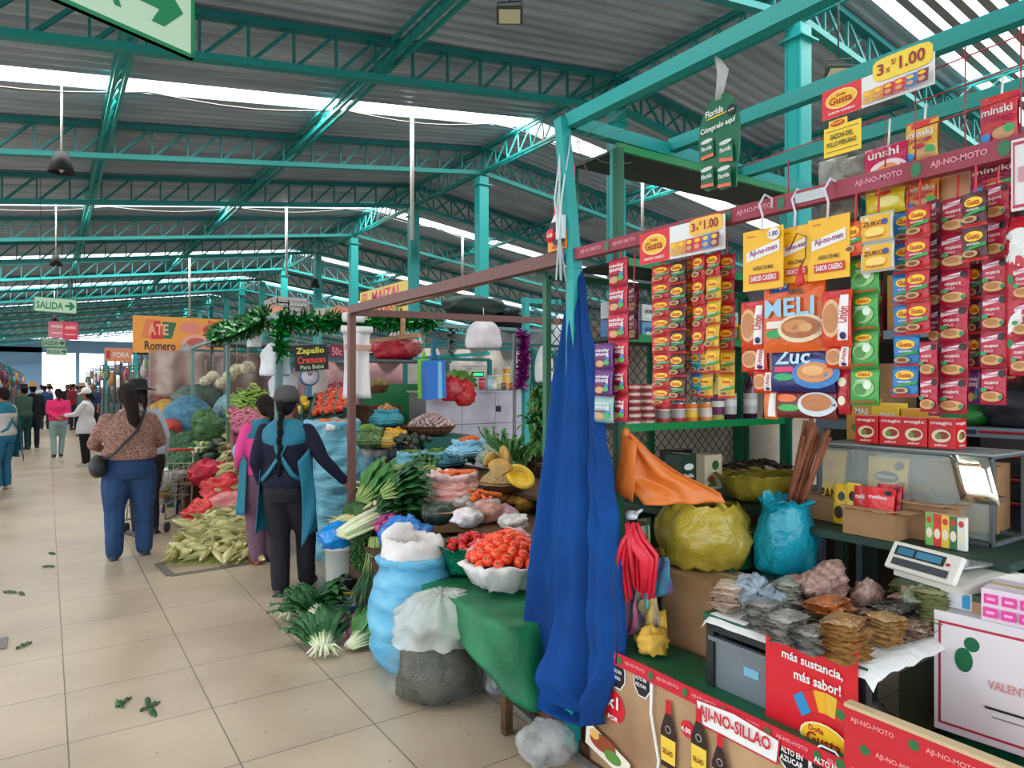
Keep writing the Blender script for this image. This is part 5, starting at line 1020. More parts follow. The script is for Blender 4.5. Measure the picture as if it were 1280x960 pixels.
def curly(name,label,cat,base,r,n,lm,lw=.03,drop=(0,0,0)):
    t=thing(name,label,cat,base); g=MB(); g.use(lm); q=MB(); q.use(LGR)
    for i in range(n):
        a=i*2.39996; e=math.acos(1-2*(i+.5)/n); k=R.uniform(.55,1); v=V(math.cos(a)*math.sin(e),math.sin(a)*math.sin(e),math.cos(e)); p=V(v.x*r[0],v.y*r[1],v.z*r[2])*k+Vector(drop)*(1-v.z)*.5
        d=(v+V(R.uniform(-.7,.7),R.uniform(-.7,.7),R.uniform(-.5,.7))).normalized(); s_=d.orthogonal().normalized()*lw*.5; c_=d.cross(s_)*.5
        g.add([p,p+d*lw*.5+s_+c_,p+d*lw,p+d*lw*.5-s_+c_*.3,p+d*lw*.5-c_],[(0,1,4),(1,2,4),(2,3,4),(3,0,4)],None,None,False)
    for i in range(14): a=i*2.4; q.tube([(r[0]*.3*math.cos(a),r[1]*.3*math.sin(a),r[2]*.9),(r[0]*.2*math.cos(a),r[1]*.2*math.sin(a),-r[2]*.4)],.003,4)
    q.build('stems',t); g.build('leaves',t); return t
PSL=mat((38,92,44),.55,.3,60,.5,16,c2=(84,140,64))
curly('parsley_bunch','curly parsley bunch hanging over the front edge','parsley',PZ(457,690,.44),(.09,.09,.13),900,PSL,.03)
curly('parsley_bunch','second parsley bunch right above the spring onion greens','parsley',PZ(470,672,.52),(.08,.08,.1),600,mat((34,84,40),.55,.3,60,.5,16,c2=(60,116,56)),.03)
bunch('spring_onion_bunch','long spring onion greens hanging down to the floor bundle','spring onions',PZ(468,680,.5)+V(0,-.05,.06),(-.08,-.18,-1),.5,46,.012,mat((58,112,72),.45,.1,20,.4,6,c2=(96,146,96)),LGR,.5,.5,.07,.005)
# white bucket with blue bag, corn on it; black bucket
def bucket(name,label,px,py,wpx,h,c1,c2_=None):
    p=PZ(px,py); d=p.x*ST+p.y*CT; r=wpx*d/F/2; p+=V(ST,CT,0)*r; t=thing(name,label,'bucket',(p.x,p.y,0)); q=MB(); q.use(mat(c1,.35,.05,10))
    q.lathe([(r*.85,0),(r*.87,.01),(r,h*.93),(r*1.04,h*.93),(r*1.05,h),(r*.98,h),(r*.95,h*.9),(r*.8,.03),(.001,.03)],28); q.build('bucket_wall',t)
    if c2_: 
        q=MB(); q.use(mat((230,190,40),.4)); f=lambda z:r*(.855+.145*z/h/.93)+.0015
        q.lathe([(f(h*.5),h*.5),(f(h*.62),h*.62)],28,cap0=False); q.use(mat('white',.4)); q.lathe([(f(h*.22),h*.22),(f(h*.5),h*.5)],28,cap0=False); q.use(mat((30,90,170),.4)); q.lathe([(f(h*.06),h*.06),(f(h*.22),h*.22)],28,cap0=False); q.build('label_band',t)
        q=MB(); q.use(metal((150,150,150))); q.tube([(-r*1.04,0,h*.9),(-r*.8,-r*.9,h*.7),(0,-r*1.25,h*.62),(r*.8,-r*.9,h*.7),(r*1.04,0,h*.9)],.002,5); q.build('handle',t)
    return p,r
p,r=bucket('tall_bucket','tall white bucket topped with a blue bag beside the walking person',421,762,40,.44,(206,206,200))
lump('plastic_bag','blue plastic bag bulging out of the tall white bucket','bag',(p.x,p.y,.42),(r*1.35,r*1.25,.09),mat((16,120,206),.25,.6,12,.2,6,c2=(30,150,220)),.25,2.2,4,n=32,k=18)
co_=[corn(.2,.026,(206,204,140),i) for i in range(3)]
scatter('corn_cob','small pale corn cob lying on the blue bag over the white bucket','corn','corn cobs on the blue bag',co_,[V(p.x+.02+.04*i,p.y+.04-.03*(i%3),.6+.015*(i%2)) for i in range(7)],jit=.5)
p,r=bucket('paint_bucket','small black bucket with a yellow, white and blue label band',436,768,27,.25,(30,30,34),1)
# floor greens
for i,(x,y,l,dr,s_) in enumerate([(372,768,'left bunch of leafy leeks on the floor, white roots to the left',(.95,-.25,.12),.36),(408,775,'middle bunch of dark leaves on the floor',(-.5,.85,.12),.33),(404,815,'front bunch on the floor with spread white roots',(.25,.95,.12),.3),(436,812,'right bunch of green leaves on the floor before the blue sack',(.9,.3,.1),.3)]):
    p=PZ(x,y,.02); bunch('leek_bunch',l,'leeks',(p.x,p.y,.03),dr,s_,60,.05,LFD if i!=3 else LF,WST,.34,.75,.05,.007,i)
    if i in(0,2):
        q=MB(); q.use(WST)
        for k in range(26):
            a=R.uniform(-1.1,1.1); v_=Matrix.Rotation(a,3,'Z')@(-Vector((dr[0],dr[1],0))); ln=R.uniform(.06,.13); q.tube([(0,0,.03),v_*ln*.6+V(0,0,.03+R.uniform(0,.03)),v_*ln+V(0,0,R.uniform(-.01,.03))],[.009,.008,.003],5)
        tag(q.build('leek_roots',None,(p.x,p.y,.02)),['spray of white leek stems left of the floor bunches','','spray of white leek stems in front of the floor bunches'][i],'leeks')
scatter('red_onion','purple onion in the bunch on the floor beside the blue sack','onion','onions on the floor by the blue sack',[bulb(.038,(130,30,90),1.1,.02,c2=(170,70,130))],[PZ(x,y,.05+dz) for x,y,dz in((438,790,0),(448,788,0),(443,780,.04),(452,778,.05),(442,798,-.01),(450,797,0),(456,786,.03),(447,770,.07))],up=True)
lf=MB(); lf.use(LFD); leaf(lf,(-.05,0,0),(.06,.01,0),.03,.008); lfm=lf.mesh('leaf')
for i,(x,y) in enumerate([(148,880),(155,878),(188,882),(192,890),(186,877),(28,742),(14,740),(30,806),(62,708),(64,692)]): tag(inst('fallen_leaf',lfm,None,PZ(x,y,.006),(0,0,R.uniform(0,6))),'small green leaf trodden on the aisle floor','leaf','fallen leaves on the aisle floor')
# pods, cucumbers and husks behind the chard
lump('husk_pile','mound of green pods and husks under the loose pods','greens',PZ(510,622,.66)+V(.1,.16,0),(.3,.28,.1),mat((110,120,60),.7,.9,24,.6,14,c2=(150,140,80)),.25,3,3,n=34,k=18)
scatter('green_pod','thick green pod on the mound behind the chard','pod','green pods behind the chard',[pod(.2,.02,(130,140,62)),pod(.18,.018,(150,150,80)),pod(.2,.02,(96,120,50))],dome(PZ(510,608,.8)+V(.08,.12,.02),.3,.28,.12,60),jit=.5)
scatter('cucumber','smooth pale cucumber at the lower edge of the pod mound','cucumber','cucumbers by the pod mound',[pod(.2,.028,(120,146,66))],[PZ(540+7*i,608+5*(i%2),.78) for i in range(4)],jit=.3)
scatter('parsnip','long cream root sticking out left of the chard','root','cream roots left of the chard',[carrot(.2,.02,(226,206,160))],[PZ(452+4*i,604+9*(i%4),.74) for i in range(8)],jit=.3)
# bean basket with pumpkin slices
def basket(name,label,px,py,z,wpx,h,m=None,cat='basket'):
    p=PZ(px,py,z); d=p.x*ST+p.y*CT; r=wpx*d/F/2; p+=V(ST,CT,0)*r*.8; p.z=z; t=thing(name,label,cat,p); q=MB(); q.use(m or mat((122,74,44),.7,1,50,.5,30,c2=(76,44,28)))
    q.lathe([(r*.62,0),(r*.8,h*.3),(r*.95,h*.8),(r,h),(r*1.04,h*1.04),(r*1.0,h*1.1),(r*.93,h),(r*.7,h*.5),(.001,h*.4)],40,pl=.012,pn=20); q.build('basket_bowl',t); return t,V(p.x,p.y,z+h),r*.93
BN=mat((206,176,120),.6,1,70,.8,60,c2=(160,124,74))
t,c,k=basket('bean_basket','wide dark basket heaped with cream beans and pumpkin slices',628,617,.8,60,.07)
q=MB(); mound(q,k*1.15,k*1.1,.12,-.01,BN,2,.02); o=q.build('dry_beans',None,c); tag(o,'heap of small cream beans filling the dark basket','beans',kind='stuff')
PUM=mat((236,170,40),.4,.2,30,.4,12,c2=(220,140,40))
def slice_(r,w_,a0,a1,cut=(240,178,50)):
    q=MB(); q.use(mat((190,140,60),.5,.3,30,.5,14,c2=(120,110,50)))
    q.grid(lambda u,v:(lambda a,s:V(math.cos(s)*r*math.cos(a)*1.0,math.sin(s)*w_,math.cos(s)*r*math.sin(a)))(a0+(a1-a0)*u,PI*(v-.5)*.98),14,8); q.use(mat(cut,.4,.2,30,.3,12))
    for s in(-1,1): q.grid(lambda u,v:V(r*(.45+.52*v)*math.cos(a0+(a1-a0)*u),s*w_*.55*(1-.9*v),r*(.45+.52*v)*math.sin(a0+(a1-a0)*u)),14,5)
    return q
for i,(x,y,z,s_,l) in enumerate([(650,596,.97,.11,'round cut pumpkin slice lying at the right of the bean basket'),]):
    pp=PZ(x,y,z); q=MB(); q.use(mat((240,190,30),.35,.2,30,.4,12,c2=(250,214,80))); q.lathe([(.001,-.03),(.07,-.025),(.11,0),(.105,.02),(.08,.024),(.05,.012),(.001,.01)],24,sy=.75); q.use(mat((222,150,40),.5)); q.lathe([(.05,.014),(.03,.006),(.001,.004)],20,cap0=False,sy=.75); tag(q.build('pumpkin_slice',None,pp,(1.0,.5,-.5)),l,'pumpkin')
for i,(x,y,z,rz,ry,l) in enumerate([(612,580,1.02,.5,-.6,'upright ribbed pumpkin wedge at the left'),(627,572,1.06,1.3,-.9,'bright yellow upright pumpkin wedge in the middle'),(622,590,1.0,2.0,-.4,'small brownish pumpkin wedge in front')]):
    tag(slice_(.12,.035,.3,2.2).build('pumpkin_wedge',None,PZ(x,y+8,z)+V(.05,.05,0),(0,ry,rz)),l+' on the bean basket','pumpkin')
# basket of brown things near the curtain
t,c,k=basket('low_basket','dark low basket under the bean basket, next to the curtain',640,640,.66,60,.06,mat((50,40,36),.7,.6,30)); scatter('yam','brown knobbly yam in the low dark basket','root','yams in the low dark basket',[blob((.05,.04,.035),(140,96,44),(180,130,60),.3,i,'yam') for i in range(2)],dome(c,.13,.13,.04,10),jit=1)
# greens behind, open blue bags, garlic
t,c,k,sy=sack('produce_sack','blue sack with a white lining holding garlic, behind the brown post',463,668,.0,60,.85,LB,rim=WS,fill=WS,seed=12,rimh=.1); scatter('garlic_bulb','white garlic bulb in the blue sack behind the brown post','garlic','garlic in the blue sack',[bulb(.024,(230,222,206),1.1,.015)],dome(c+V(0,0,.02),.1,.1,.03,12),up=True)
scatter('herb_bunch','small bunch of green herbs spread around the peeled beans','herbs','herb bunches round the peeled beans',[(lambda g:(g.use(LF),[leaf(g,(0,0,0),(R.uniform(-.12,.12),R.uniform(-.12,.12),R.uniform(.02,.1)),.05) for _ in range(16)],g.mesh('herb_bunch'))[-1])(MB()) for i in range(3)],[PZ(x,y,.84) for x,y in((538,582),(548,574),(556,570),(585,572),(592,580),(600,574),(535,590),(577,566))],jit=.3)
q=MB(); mound(q,.15,.13,.09,0,mat((190,180,110),.6,1,60,.7,60,c2=(140,150,70)),3,.02); tag(q.build('peeled_beans',None,PZ(565,580,.82)+V(0,.05,0)),'heap of pale green peeled beans among the herbs','beans',kind='stuff')
for i,(x,y,w_,z,ct,l) in enumerate([(546,586,56,.8,'g','left open blue bag holding green beans'),(586,573,50,.92,'c','right open blue bag holding carrot pieces'),(512,588,44,.8,'g','small open blue bag with leafy tops')]):
    t,c,k,sy=sack('produce_sack',l,x,y,z,w_,.12,LB2 if i!=1 else LB,seed=20+i,rimh=.07,fill=mat((70,110,50) if ct=='g' else (210,90,40),.7),sy=.8,bulge=.2)
    if ct=='g': scatter('green_bean','green bean pod in the %s open blue bag'%(l.split()[0]),'bean','green beans, %s blue bag'%l.split()[0],[pod(.11,.007,(70,120,50)),pod(.1,.007,(100,140,70))],dome(c+V(0,0,.02),k*.9,k*.7,.04,34),jit=.4)
    else: scatter('carrot_piece','orange carrot piece in the right open blue bag','carrot','carrot pieces in the right blue bag',[blob((.03,.02,.018),(232,100,40),None,.1,2,'carrot_piece')],dome(c+V(0,0,.02),k*.85,k*.7,.05,44),jit=1)
t,c,k,sy=sack('clear_sack','thin clear bag of green herbs in front of the tiled counter',628,582,.92,60,.12,mat((196,206,190),.15,.8,16,.4,12,alpha=.7,c2=(130,150,110)),fill=mat((80,110,60),.7,.8,30,.5,30),seed=25,rimh=.06)
bunch('herb_bunch','bunch of long green herbs left of the blue curtain','herbs',PZ(648,590,.95),(.3,-.1,.9),.25,40,.04,LF,LGR,.3,.9,.1,.003)
t,c,k,sy=sack('produce_sack','yellow plastic bag with yellow chillies, standing behind the black bag',491,561,.93,34,.15,mat((232,178,52),.25,.6,14,.3,8,c2=(206,170,90)),seed=30,rimh=.05,fill=PUM); scatter('yellow_chilli','long yellow chilli in the yellow bag','chilli','yellow chillies in the yellow bag',[carrot(.13,.018,(246,180,40))],dome(c+V(0,0,.03),k*.8,k*.8,.03,9),jit=.3)
t,c,k,sy=sack('clear_sack','clear bag of fresh green peas behind the brown post',455,561,.93,46,.18,mat((150,176,120),.15,.8,16,.6,20,alpha=.8,c2=(70,110,50)),seed=31,rimh=.05,fill=mat((110,160,50),.5,1,60,.5,60)); scatter('green_pea','fresh green pea in the clear bag','pea','green peas in the clear bag',[blob((.016,.016,.016),(120,176,60),None,.05,1,'pea')],dome(c+V(0,0,.03),k*.85,k*.85,.04,60))
for i in range(3): lump('black_bag','shiny black plastic bag of avocados, %s of three behind the blue bags'%['left','middle','right'][i],'bag',PZ(506+i*14,580-6*i,.82)+V(0,.1,0),(.11,.11,.1),mat((26,34,34),.2,.8,24,.2,10),.2,2.2,i,n=26,k=16)
GBS=MB(); GBS.use(mat((34,44,36),.35,.5,40)); av=blob((.04,.032,.032),(34,46,36),(50,60,40),.06,1,'avocado',.3); scatter('avocado','dark avocado on the black bags','avocado','avocados on the black bags',[av],dome(PZ(520,560,.98)+V(0,.1,.06),.2,.14,.05,16),jit=1)
t,c,k=basket('garlic_basket','round wicker basket heaped with pink garlic bulbs',536,545,1.05,62,.09); GM=mat((206,176,166),.6,1,40,.6,40,c2=(160,110,110)); mm=MB(); mound(mm,k,k,.1,-.03,GM); mm.build('filling',t,(0,0,.09))
scatter('garlic_bulb','pinkish white garlic bulb in the wicker basket','garlic','garlic bulbs in the wicker basket',[bulb(.021,(216,184,178),1.2,.02,c2=(170,120,130)),bulb(.019,(226,204,190),1.2,.02)],dome(c+V(0,0,.01),k*.97,k*.97,.12,110),up=True)
q=MB(); q.use(mat((16,90,80),.6)); q.box((0,0,.125),(.6,.5,.25)); tag(q.build('green_crate',None,V(c.x,c.y,.79)+V(.1,0,0)),'dark teal crate under the wicker basket of garlic','crate')
t,c,k,sy=sack('produce_sack','small turquoise bag of ginger roots left of the wicker basket',479,533,1.13,38,.16,mat((52,150,170),.3,.7,14,.3,6,c2=(90,180,190)),seed=33,rimh=.05,fill=SOIL); scatter('ginger_root','tan ginger root in the turquoise bag','ginger','ginger roots in the turquoise bag',[blob((.035,.022,.02),(214,150,96),(180,110,60),.4,i,'ginger') for i in range(2)],dome(c+V(0,0,.03),k*.9,k*.9,.05,16),jit=1)
q=MB(); q.use(WD); q.box((0,0,.56),(.5,.5,1.12)); tag(q.build('sack_stand',None,(c.x,c.y,0)),'tall wooden stand under the turquoise ginger bag','stand')
c_=PZ(510,516,1.22)+V(0,.2,0); carton('cardboard_box','brown carton with a red bag folded over it, behind the ginger bag','box',(c_.x,c_.y,.7),(.5,.4,.52),CD,rz=-.5)
lump('plastic_bag','red plastic bag folded over the brown carton','bag',(c_.x,c_.y,1.22),(.22,.2,.04),mat((196,30,40),.3,.7,14),.35,2.2,7)
# tall pale blue sacks with carrots, paper roll
t,c,k,sy=sack('tall_sack','tall crumpled pale blue sack behind the walking person with the braid',408,700,.0,66,1.22,LB2,seed=40,zf=6,wr=.2,rimh=.08,fill=mat((222,110,60),.6),bulge=.04,taper=.92,nz=34,n=60); scatter('carrot','orange carrot on the tall pale blue sack','carrot','carrots on the tall pale blue sack',[cr],dome(c+V(0,0,.02),k*.85,k*.8,.03,15),jit=.15)
q=MB(); q.use(mat((226,226,224),.5)); q.tube([(-.13,-.04,0),(.13,.04,0)],.035,16); q.use(mat('tan',.7)); q.tube([(.131,.041,0),(.134,.042,0)],.014,10); tag(q.build('plastic_roll',None,c+V(.0,-.2,.0)),'white roll of plastic bags lying on the tall blue sack','roll')
lump('net_sack','red net sack of vegetables low behind the walking person','sack',PZ(425,655,.0)*1+V(.1,.15,0),(.16,.15,.2),mat((190,40,44),.4,.8,24,.4,14),.14,2,2)
# ---- tiled counter and what stands on it
a=PY(533,490,7.15); b=PY(659,490,7.15); zt=EYE-10/F*(a.x*ST+7.15*CT); w_=b.x-a.x
t=thing('tiled_counter','counter faced with large pale grey tiles at the back of the vegetable stall','counter',((a.x+b.x)/2,7.4,0)); TL=mat((196,190,202),.25,0,0,.1,5)
q=MB(); q.use(mat((120,116,120),.6)); q.box((0,0,zt/2),(w_-.02,.46,zt-.02)); q.use(TL); nn=3
for j in range(4):
    for i in range(nn): q.box((-w_/2+(i+.5)*w_/nn,-.236,zt-.19-j*.4),(w_/nn-.006,.012,.392))
q.build('tiles',t); q=MB(); q.use(TL); q.box((0,0,zt),(w_+.02,.52,.02)); q.build('worktop',t)
q=MB(); q.use(mat('black')); q.box((0,0,0),(.055,.03,.07)); q.tube([(0,0,.03),(-.005,0,.12),(.01,0,.16)],.002,5); tag(q.build('card_pouch',None,PY(623,511,6.89)),'small black pouch hanging on a string before the tiles','pouch')
Z2=zt+.012
t=thing('weighing_scale','cream electronic weighing scale with a green lit display on the tiled counter','scale',PY(594,488,7.35)); t.location.z=Z2
q=MB(); q.use(mat((206,206,190),.4)); q.poly([(-.12,0),(.12,0),(.12,.2),(.08,.28),(-.08,.28),(-.12,.2)],-.06,.06); q.decals([('r',-.09,.17,.09,.23,'dgreen'),('r',.02,.05,.1,.12,(90,110,140))],1,1,surf=lambda a,b:-.06); q.build('scale_body',t)
em=mat((40,230,120),.5); em.node_tree.nodes['Principled BSDF'].inputs['Emission Color'].default_value=(.05,.9,.3,1); em.node_tree.nodes['Principled BSDF'].inputs['Emission Strength'].default_value=1.2
q=MB(); q.use(em); q.box((0,-.063,.2),(.15,.002,.03)); q.build('lit_display',t); q=MB(); q.use(metal('lgrey' and (190,190,190))); q.box((0,.02,.3),(.26,.2,.015)); q.build('weighing_plate',t)
for i,(px,w_,h_,cc,l) in enumerate([(566,.15,.28,(190,26,36),'red plastic bag hanging over the tiled counter, left one'),(580,.14,.3,(200,34,40),'red plastic bag hanging over the tiled counter, right one')]):
    p=PY(px,495,6.87); lump('plastic_bag',l,'bag',(p.x,p.y,zt-.1-.06*i),(w_,.07,h_*.5),mat(cc,.25,.7,14,.2,6),.3,2,i+5)
for i,(px,r_,h_,cc,l) in enumerate([(602,.045,.17,(200,40,60),'red can on the tiled counter'),(611,.04,.19,(150,200,210),'pale bottle on the tiled counter'),(617,.04,.14,(226,220,200),'cream jar on the tiled counter'),(622,.05,.28,(206,190,150),'beige packet on the tiled counter'),(633,.045,.3,(230,160,40),'yellow hanging packet on the tiled counter'),(627,.05,.1,(40,30,30),'dark cup on the tiled counter'),(641,.05,.1,(170,60,50),'red pot on the tiled counter')]):
    p=PY(px,488,7.3); q=can(r_,h_,cc,tuple(min(255,v+40) for v in cc)); tag(q.build('counter_jar',None,(p.x,p.y,Z2)),l,'jar')
lump('potted_plant','leafy green plant tops at the left of the tiled counter','plant',(PY(572,488,7.4).x,7.4,Z2),(.22,.15,.12),mat((110,160,60),.6,1,30,.6,20,c2=(60,110,40)),.5,4,3)

for i,(x,y,z,r_,cc,l) in enumerate([(586,660,.66,(.1,.1,.06),(236,226,226),'white knotted bag right of the dark squash'),(575,642,.66,(.1,.1,.07),(214,206,200),'clear crumpled bag behind the dark squash'),(640,626,.66,(.12,.1,.06),(200,206,204),'pale sheet of plastic behind the onion bags'),(655,640,.66,(.1,.1,.06),(196,150,60),'yellowish bag beside the blue curtain'),(612,655,.66,(.1,.1,.07),(206,150,130),'salmon net bag between the carrots and the tomatoes'),(560,700,.52,(.12,.1,.05),(60,120,150),'dark blue plastic between the front sack and the peppers'),(610,640,.72,(.1,.08,.04),(222,190,190),'pale pink bag under the carrots')]):
    lump('plastic_bag',l,'bag',PZ(x,y,z)+V(.03,.06,0),r_,mat(cc,.25,.8,18,.4,10,c2=tuple(v*.7 for v in cc)),.3,2.4,i*2,n=24,k=14)
# ================= people =================
def loft(q,rings,n=20,m=None):
    """closed body of elliptical rings (x,y,z,rx,ry)"""
    vs=[];fs=[]
    for x,y,z,rx,ry in rings:
        for j in range(n): a=2*PI*j/n; vs.append((x+rx*math.cos(a),y+ry*math.sin(a),z))
    k=len(rings)
    for i in range(k-1):
        for j in range(n): t=(j+1)%n; fs.append((i*n+j,i*n+t,i*n+n+t,i*n+n+j))
    fs+=[tuple(range(n-1,-1,-1)),tuple(range((k-1)*n,k*n))]; q.add(vs,fs,m)
def limb(q,pts,rr):
    """tapering limb with rounded joints"""
    for i in range(len(pts)-1): 
        a,b=V(*pts[i]),V(*pts[i+1]); q.tube([a+(b-a)*t for t in(0,.25,.5,.75,1)],[rr[i]*(1-t)+rr[i+1]*t+(rr[i]*.12*math.sin(PI*t) if i==0 else 0) for t in(0,.25,.5,.75,1)],10)
    for p,r in zip(pts,rr): q.ell(p,r,10,7)
SKIN=mat((150,98,72),.5,.1,60); HB=mat((20,13,11),.8,.5,60,.3,40,c2=(40,24,20),stretch=(4,4,.6)); SHOE=mat((40,36,36),.5)
def human(label,loc,rz,H,top,bottom,armL=None,armR=None,legL=(-.09,0,0),legR=(.09,0,0),wide=1.,hairstyle='short',hair=HB,vox=.012,skin=SKIN,shoes=SHOE,topz=.9,sleeve=1,apron=None,hat=None,lean=0,head=(0,0),extra=None,group=None,pantw=1.,seat=False,disp=.012,yoke=False):
    k=H/1.7; S=lambda p:(p[0]*k,p[1]*k,p[2]*k); t=thing('person',label,'person',loc,rz,group)
    ln=lambda z:lean*max(0,z-.88)
    armL=armL or [(-.23,.0,1.1),(-.25,.06,.86)]; armR=armR or [(.23,.0,1.1),(.25,.06,.86)]
    B=MB(); B.use(skin)
    w_=wide
    tor=[(0,0,.8,.12*w_,.1*w_),(0,0,.9,.16*w_,.12*w_),(0,ln(1.0),1.0,.145*w_,.105*w_),(0,ln(1.1),1.1,.14*w_,.1*w_),(0,ln(1.25),1.25,.165*w_,.115*w_),(0,ln(1.36),1.36,.155,.095),(0,ln(1.41),1.41,.09,.07),(0,ln(1.44),1.44,.055,.055)]
    loft(B,[S(r[:3])+(r[3]*k,r[4]*k) for r in tor])
    nz=ln(1.44); hx,hy=head; hc=V(hx,nz+hy+.015,1.585)
    limb(B,[S((0,nz,1.4)),S((hx*.5,nz+hy*.5,1.5))],[.05*k,.048*k])
    q=B; q.ell(S(hc),(.073*k,.09*k,.105*k),16,12); q.ell(S((hx,hc.y+.03,1.535)),(.055*k,.058*k,.06*k),12,8); q.ell(S((hx,hc.y+.09,1.575)),(.012*k,.018*k,.02*k),8,6)
    for s in(-1,1): q.ell(S((hx+s*.074,hc.y-.005,1.58)),(.012*k,.02*k,.03*k),8,6)
    hands=[]
    for s,arm in((-1,armL),(1,armR)):
        sh=(s*.165*min(1.1,w_),ln(1.36),1.355); e,wr_=arm; limb(B,[S(sh),S(e),S(wr_)],[.05*k,.04*k,.026*k])
        d=(V(*wr_)-V(*e)).normalized(); sd=V(0,0,1).cross(d); sd=sd.normalized() if sd.length>.3 else V(0,1,0); c=V(*wr_)+d*.05
        nb=d.cross(sd)
        limb(B,[S(wr_),S(c+d*.02)],[.024*k,.03*k]); B.ell(S(c+sd*.0),(.028*k,.03*k,.034*k),8,6)
        for f in range(4): 
            o=sd*(-.027+.018*f); l=[.06,.07,.066,.052][f]; a=c+d*.035+o; limb(B,[S(a),S(a+d*l*.5-nb*.004),S(a+d*l*.8-nb*.02)],[.0085*k,.008*k,.0065*k])
        a=c-sd*.028-d*.01; limb(B,[S(a),S(a-sd*.02+d*.03),S(a-sd*.022+d*.055)],[.011*k,.009*k,.007*k])
    kn=[]
    for s,lg in((-1,legL),(1,legR)):
        x,y,z=lg[:3]; kb=lg[3] if len(lg)>3 else .03
        hp=(s*.085*w_,0,.86); kp=((hp[0]+x)/2+s*.005,y/2+kb,.47+z/2) if not seat else (s*.12,.42,.5); an=(x,y,.085+z) if not seat else (s*.12,.42,.09)
        if seat: hp=(s*.1,0,.52)
        kn.append((hp,kp,an)); limb(B,[S(hp),S(kp),S(an)],[.08*k*w_,.052*k,.035*k]); limb(B,[S(an),S((an[0]+s*.015,an[1]+.12,an[2]-.055))],[.035*k,.03*k])
    o=B.build('body',t); mods(o,vox=vox,sm=2)
    # face
    q=MB(); q.use(mat((30,20,18),.4))
    for s in(-1,1): q.ell(S((hx+s*.028,hc.y+.082,1.592)),(.010*k,.006*k,.006*k),8,5); q.ell(S((hx+s*.03,hc.y+.083,1.613)),(.016*k,.005*k,.004*k),8,5)
    q.use(mat((120,60,56),.5)); q.ell(S((hx,hc.y+.082,1.53)),(.022*k,.008*k,.006*k),8,5); q.build('face_features',t)
    # trousers
    q=MB(); q.use(bottom)
    if not seat: loft(q,[S((0,0,z))+(rx*k*w_,ry*k*w_) for z,rx,ry in((.78,.15,.125),(.86,.178,.148),(.94,.17,.135),(1.03,.152,.118))])
    for hp,kp,an in kn:
        limb(q,[S(hp),S(kp),S((an[0],an[1],an[2]+.0))],[.1*k*w_,.07*k*pantw,.06*k*pantw])
    mods(q.build('trousers',t),vox=max(vox,.012),sm=3,disp=disp*k,ds=.09)
    for (hp,kp,an),s in zip(kn,(-1,1)):
        q=MB(); q.use(shoes); limb(q,[S((an[0],an[1]-.03,an[2]-.045)),S((an[0]+s*.012,an[1]+.08,an[2]-.05)),S((an[0]+s*.02,an[1]+.15,an[2]-.058))],[.04*k,.042*k,.03*k]); q.box(S((an[0]+s*.01,an[1]+.055,an[2]-.078)),(.08*k,.24*k,.016*k)); mods(q.build('shoe',t),vox=.01,sm=2)
    # top
    q=MB(); q.use(top)
    cz_=.03 if topz<.8 else 0
    rg=[(0,ln(z) if z>.88 else 0,z,rx*w_,ry*w_) for z,rx,ry in((topz,.182+cz_,.15+cz_),(topz+.08,.19+cz_,.152+cz_),(max(topz+.1,.97),.178+cz_*.5,.146+cz_*.5),(1.08,.165,.125),(1.25,.188,.14))]+[(0,ln(1.36),1.36,.178,.115),(0,ln(1.42),1.42,.115,.085),(0,ln(1.45),1.45,.062,.06)]
    loft(q,[S(r[:3])+(r[3]*k,r[4]*k) for r in rg if r[2]>=topz])
    for s,arm in((-1,armL),(1,armR)):
        sh=(s*.168*min(1.1,w_),ln(1.36),1.355); e,wr_=arm; wv=V(*e).lerp(V(*wr_),.93 if sleeve==1 else .15)
        limb(q,[S(sh),S(e),S(wv)],[.068*k,.056*k,.043*k])
    mods(q.build('shirt',t),vox=max(vox,.012),sm=3,disp=disp*k,ds=.08)
    # hair
    q=MB(); q.use(hair)
    if hairstyle!='bald':
        q.ell(S((hx,hc.y-.018,1.605)),(.086*k,.094*k,.104*k),16,12); q.ell(S((hx,hc.y-.05,1.56)),(.075*k,.06*k,.08*k),12,8)
        by=hc.y-.1
        if hairstyle=='long': limb(q,[S((hx,by+.01,1.6)),S((hx+.03,by-.04,1.45)),S((hx+.05,by-.045,1.25)),S((hx+.06,by-.03,1.15))],[.06*k,.06*k,.05*k,.02*k])
        if hairstyle=='braid': 
            for i in range(9): q.ell(S((hx+.004*((i%2)*2-1),by-.03-.012*min(i,3),1.55-.065*i)),(.03*k*(1-.04*i),.028*k,.042*k),9,7)
        if hairstyle=='tail': limb(q,[S((hx,by,1.6)),S((hx,by-.04,1.52)),S((hx,by-.04,1.4))],[.03*k,.035*k,.015*k])
        if hairstyle=='bun': q.ell(S((hx,by-.01,1.62)),(.045*k,.04*k,.045*k),10,8)
        mods(q.build('hair',t),vox=max(.009,vox*.8),sm=2,disp=.01,ds=.03)
    if hat:
        hm=mat(hat[1],.8,.3,40); q=MB(); q.use(hm)
        if hat[0]=='cap': q.lathe([(.094*k,1.6*k),(.098*k,1.64*k),(.09*k,1.69*k),(.06*k,1.725*k),(.001,1.735*k)],20,cap0=False,M=T(hx*k,(hc.y-.012)*k,0)); q.grid(lambda u,v:V(hx*k+(u-.5)*.16*k*math.sqrt(max(.05,1-v*v)),(hc.y+.07+.085*v)*k,(1.63-.02*v-.12*(u-.5)**2)*k),8,5)
        if hat[0]=='brim': q.lathe([(.19*k,1.635*k),(.12*k,1.65*k),(.095*k,1.66*k),(.09*k,1.74*k),(.06*k,1.76*k),(.001,1.755*k)],24,cap0=False,M=T(hx*k,hc.y*k,0))
        mods(q.build('hat',t),solid=.006)
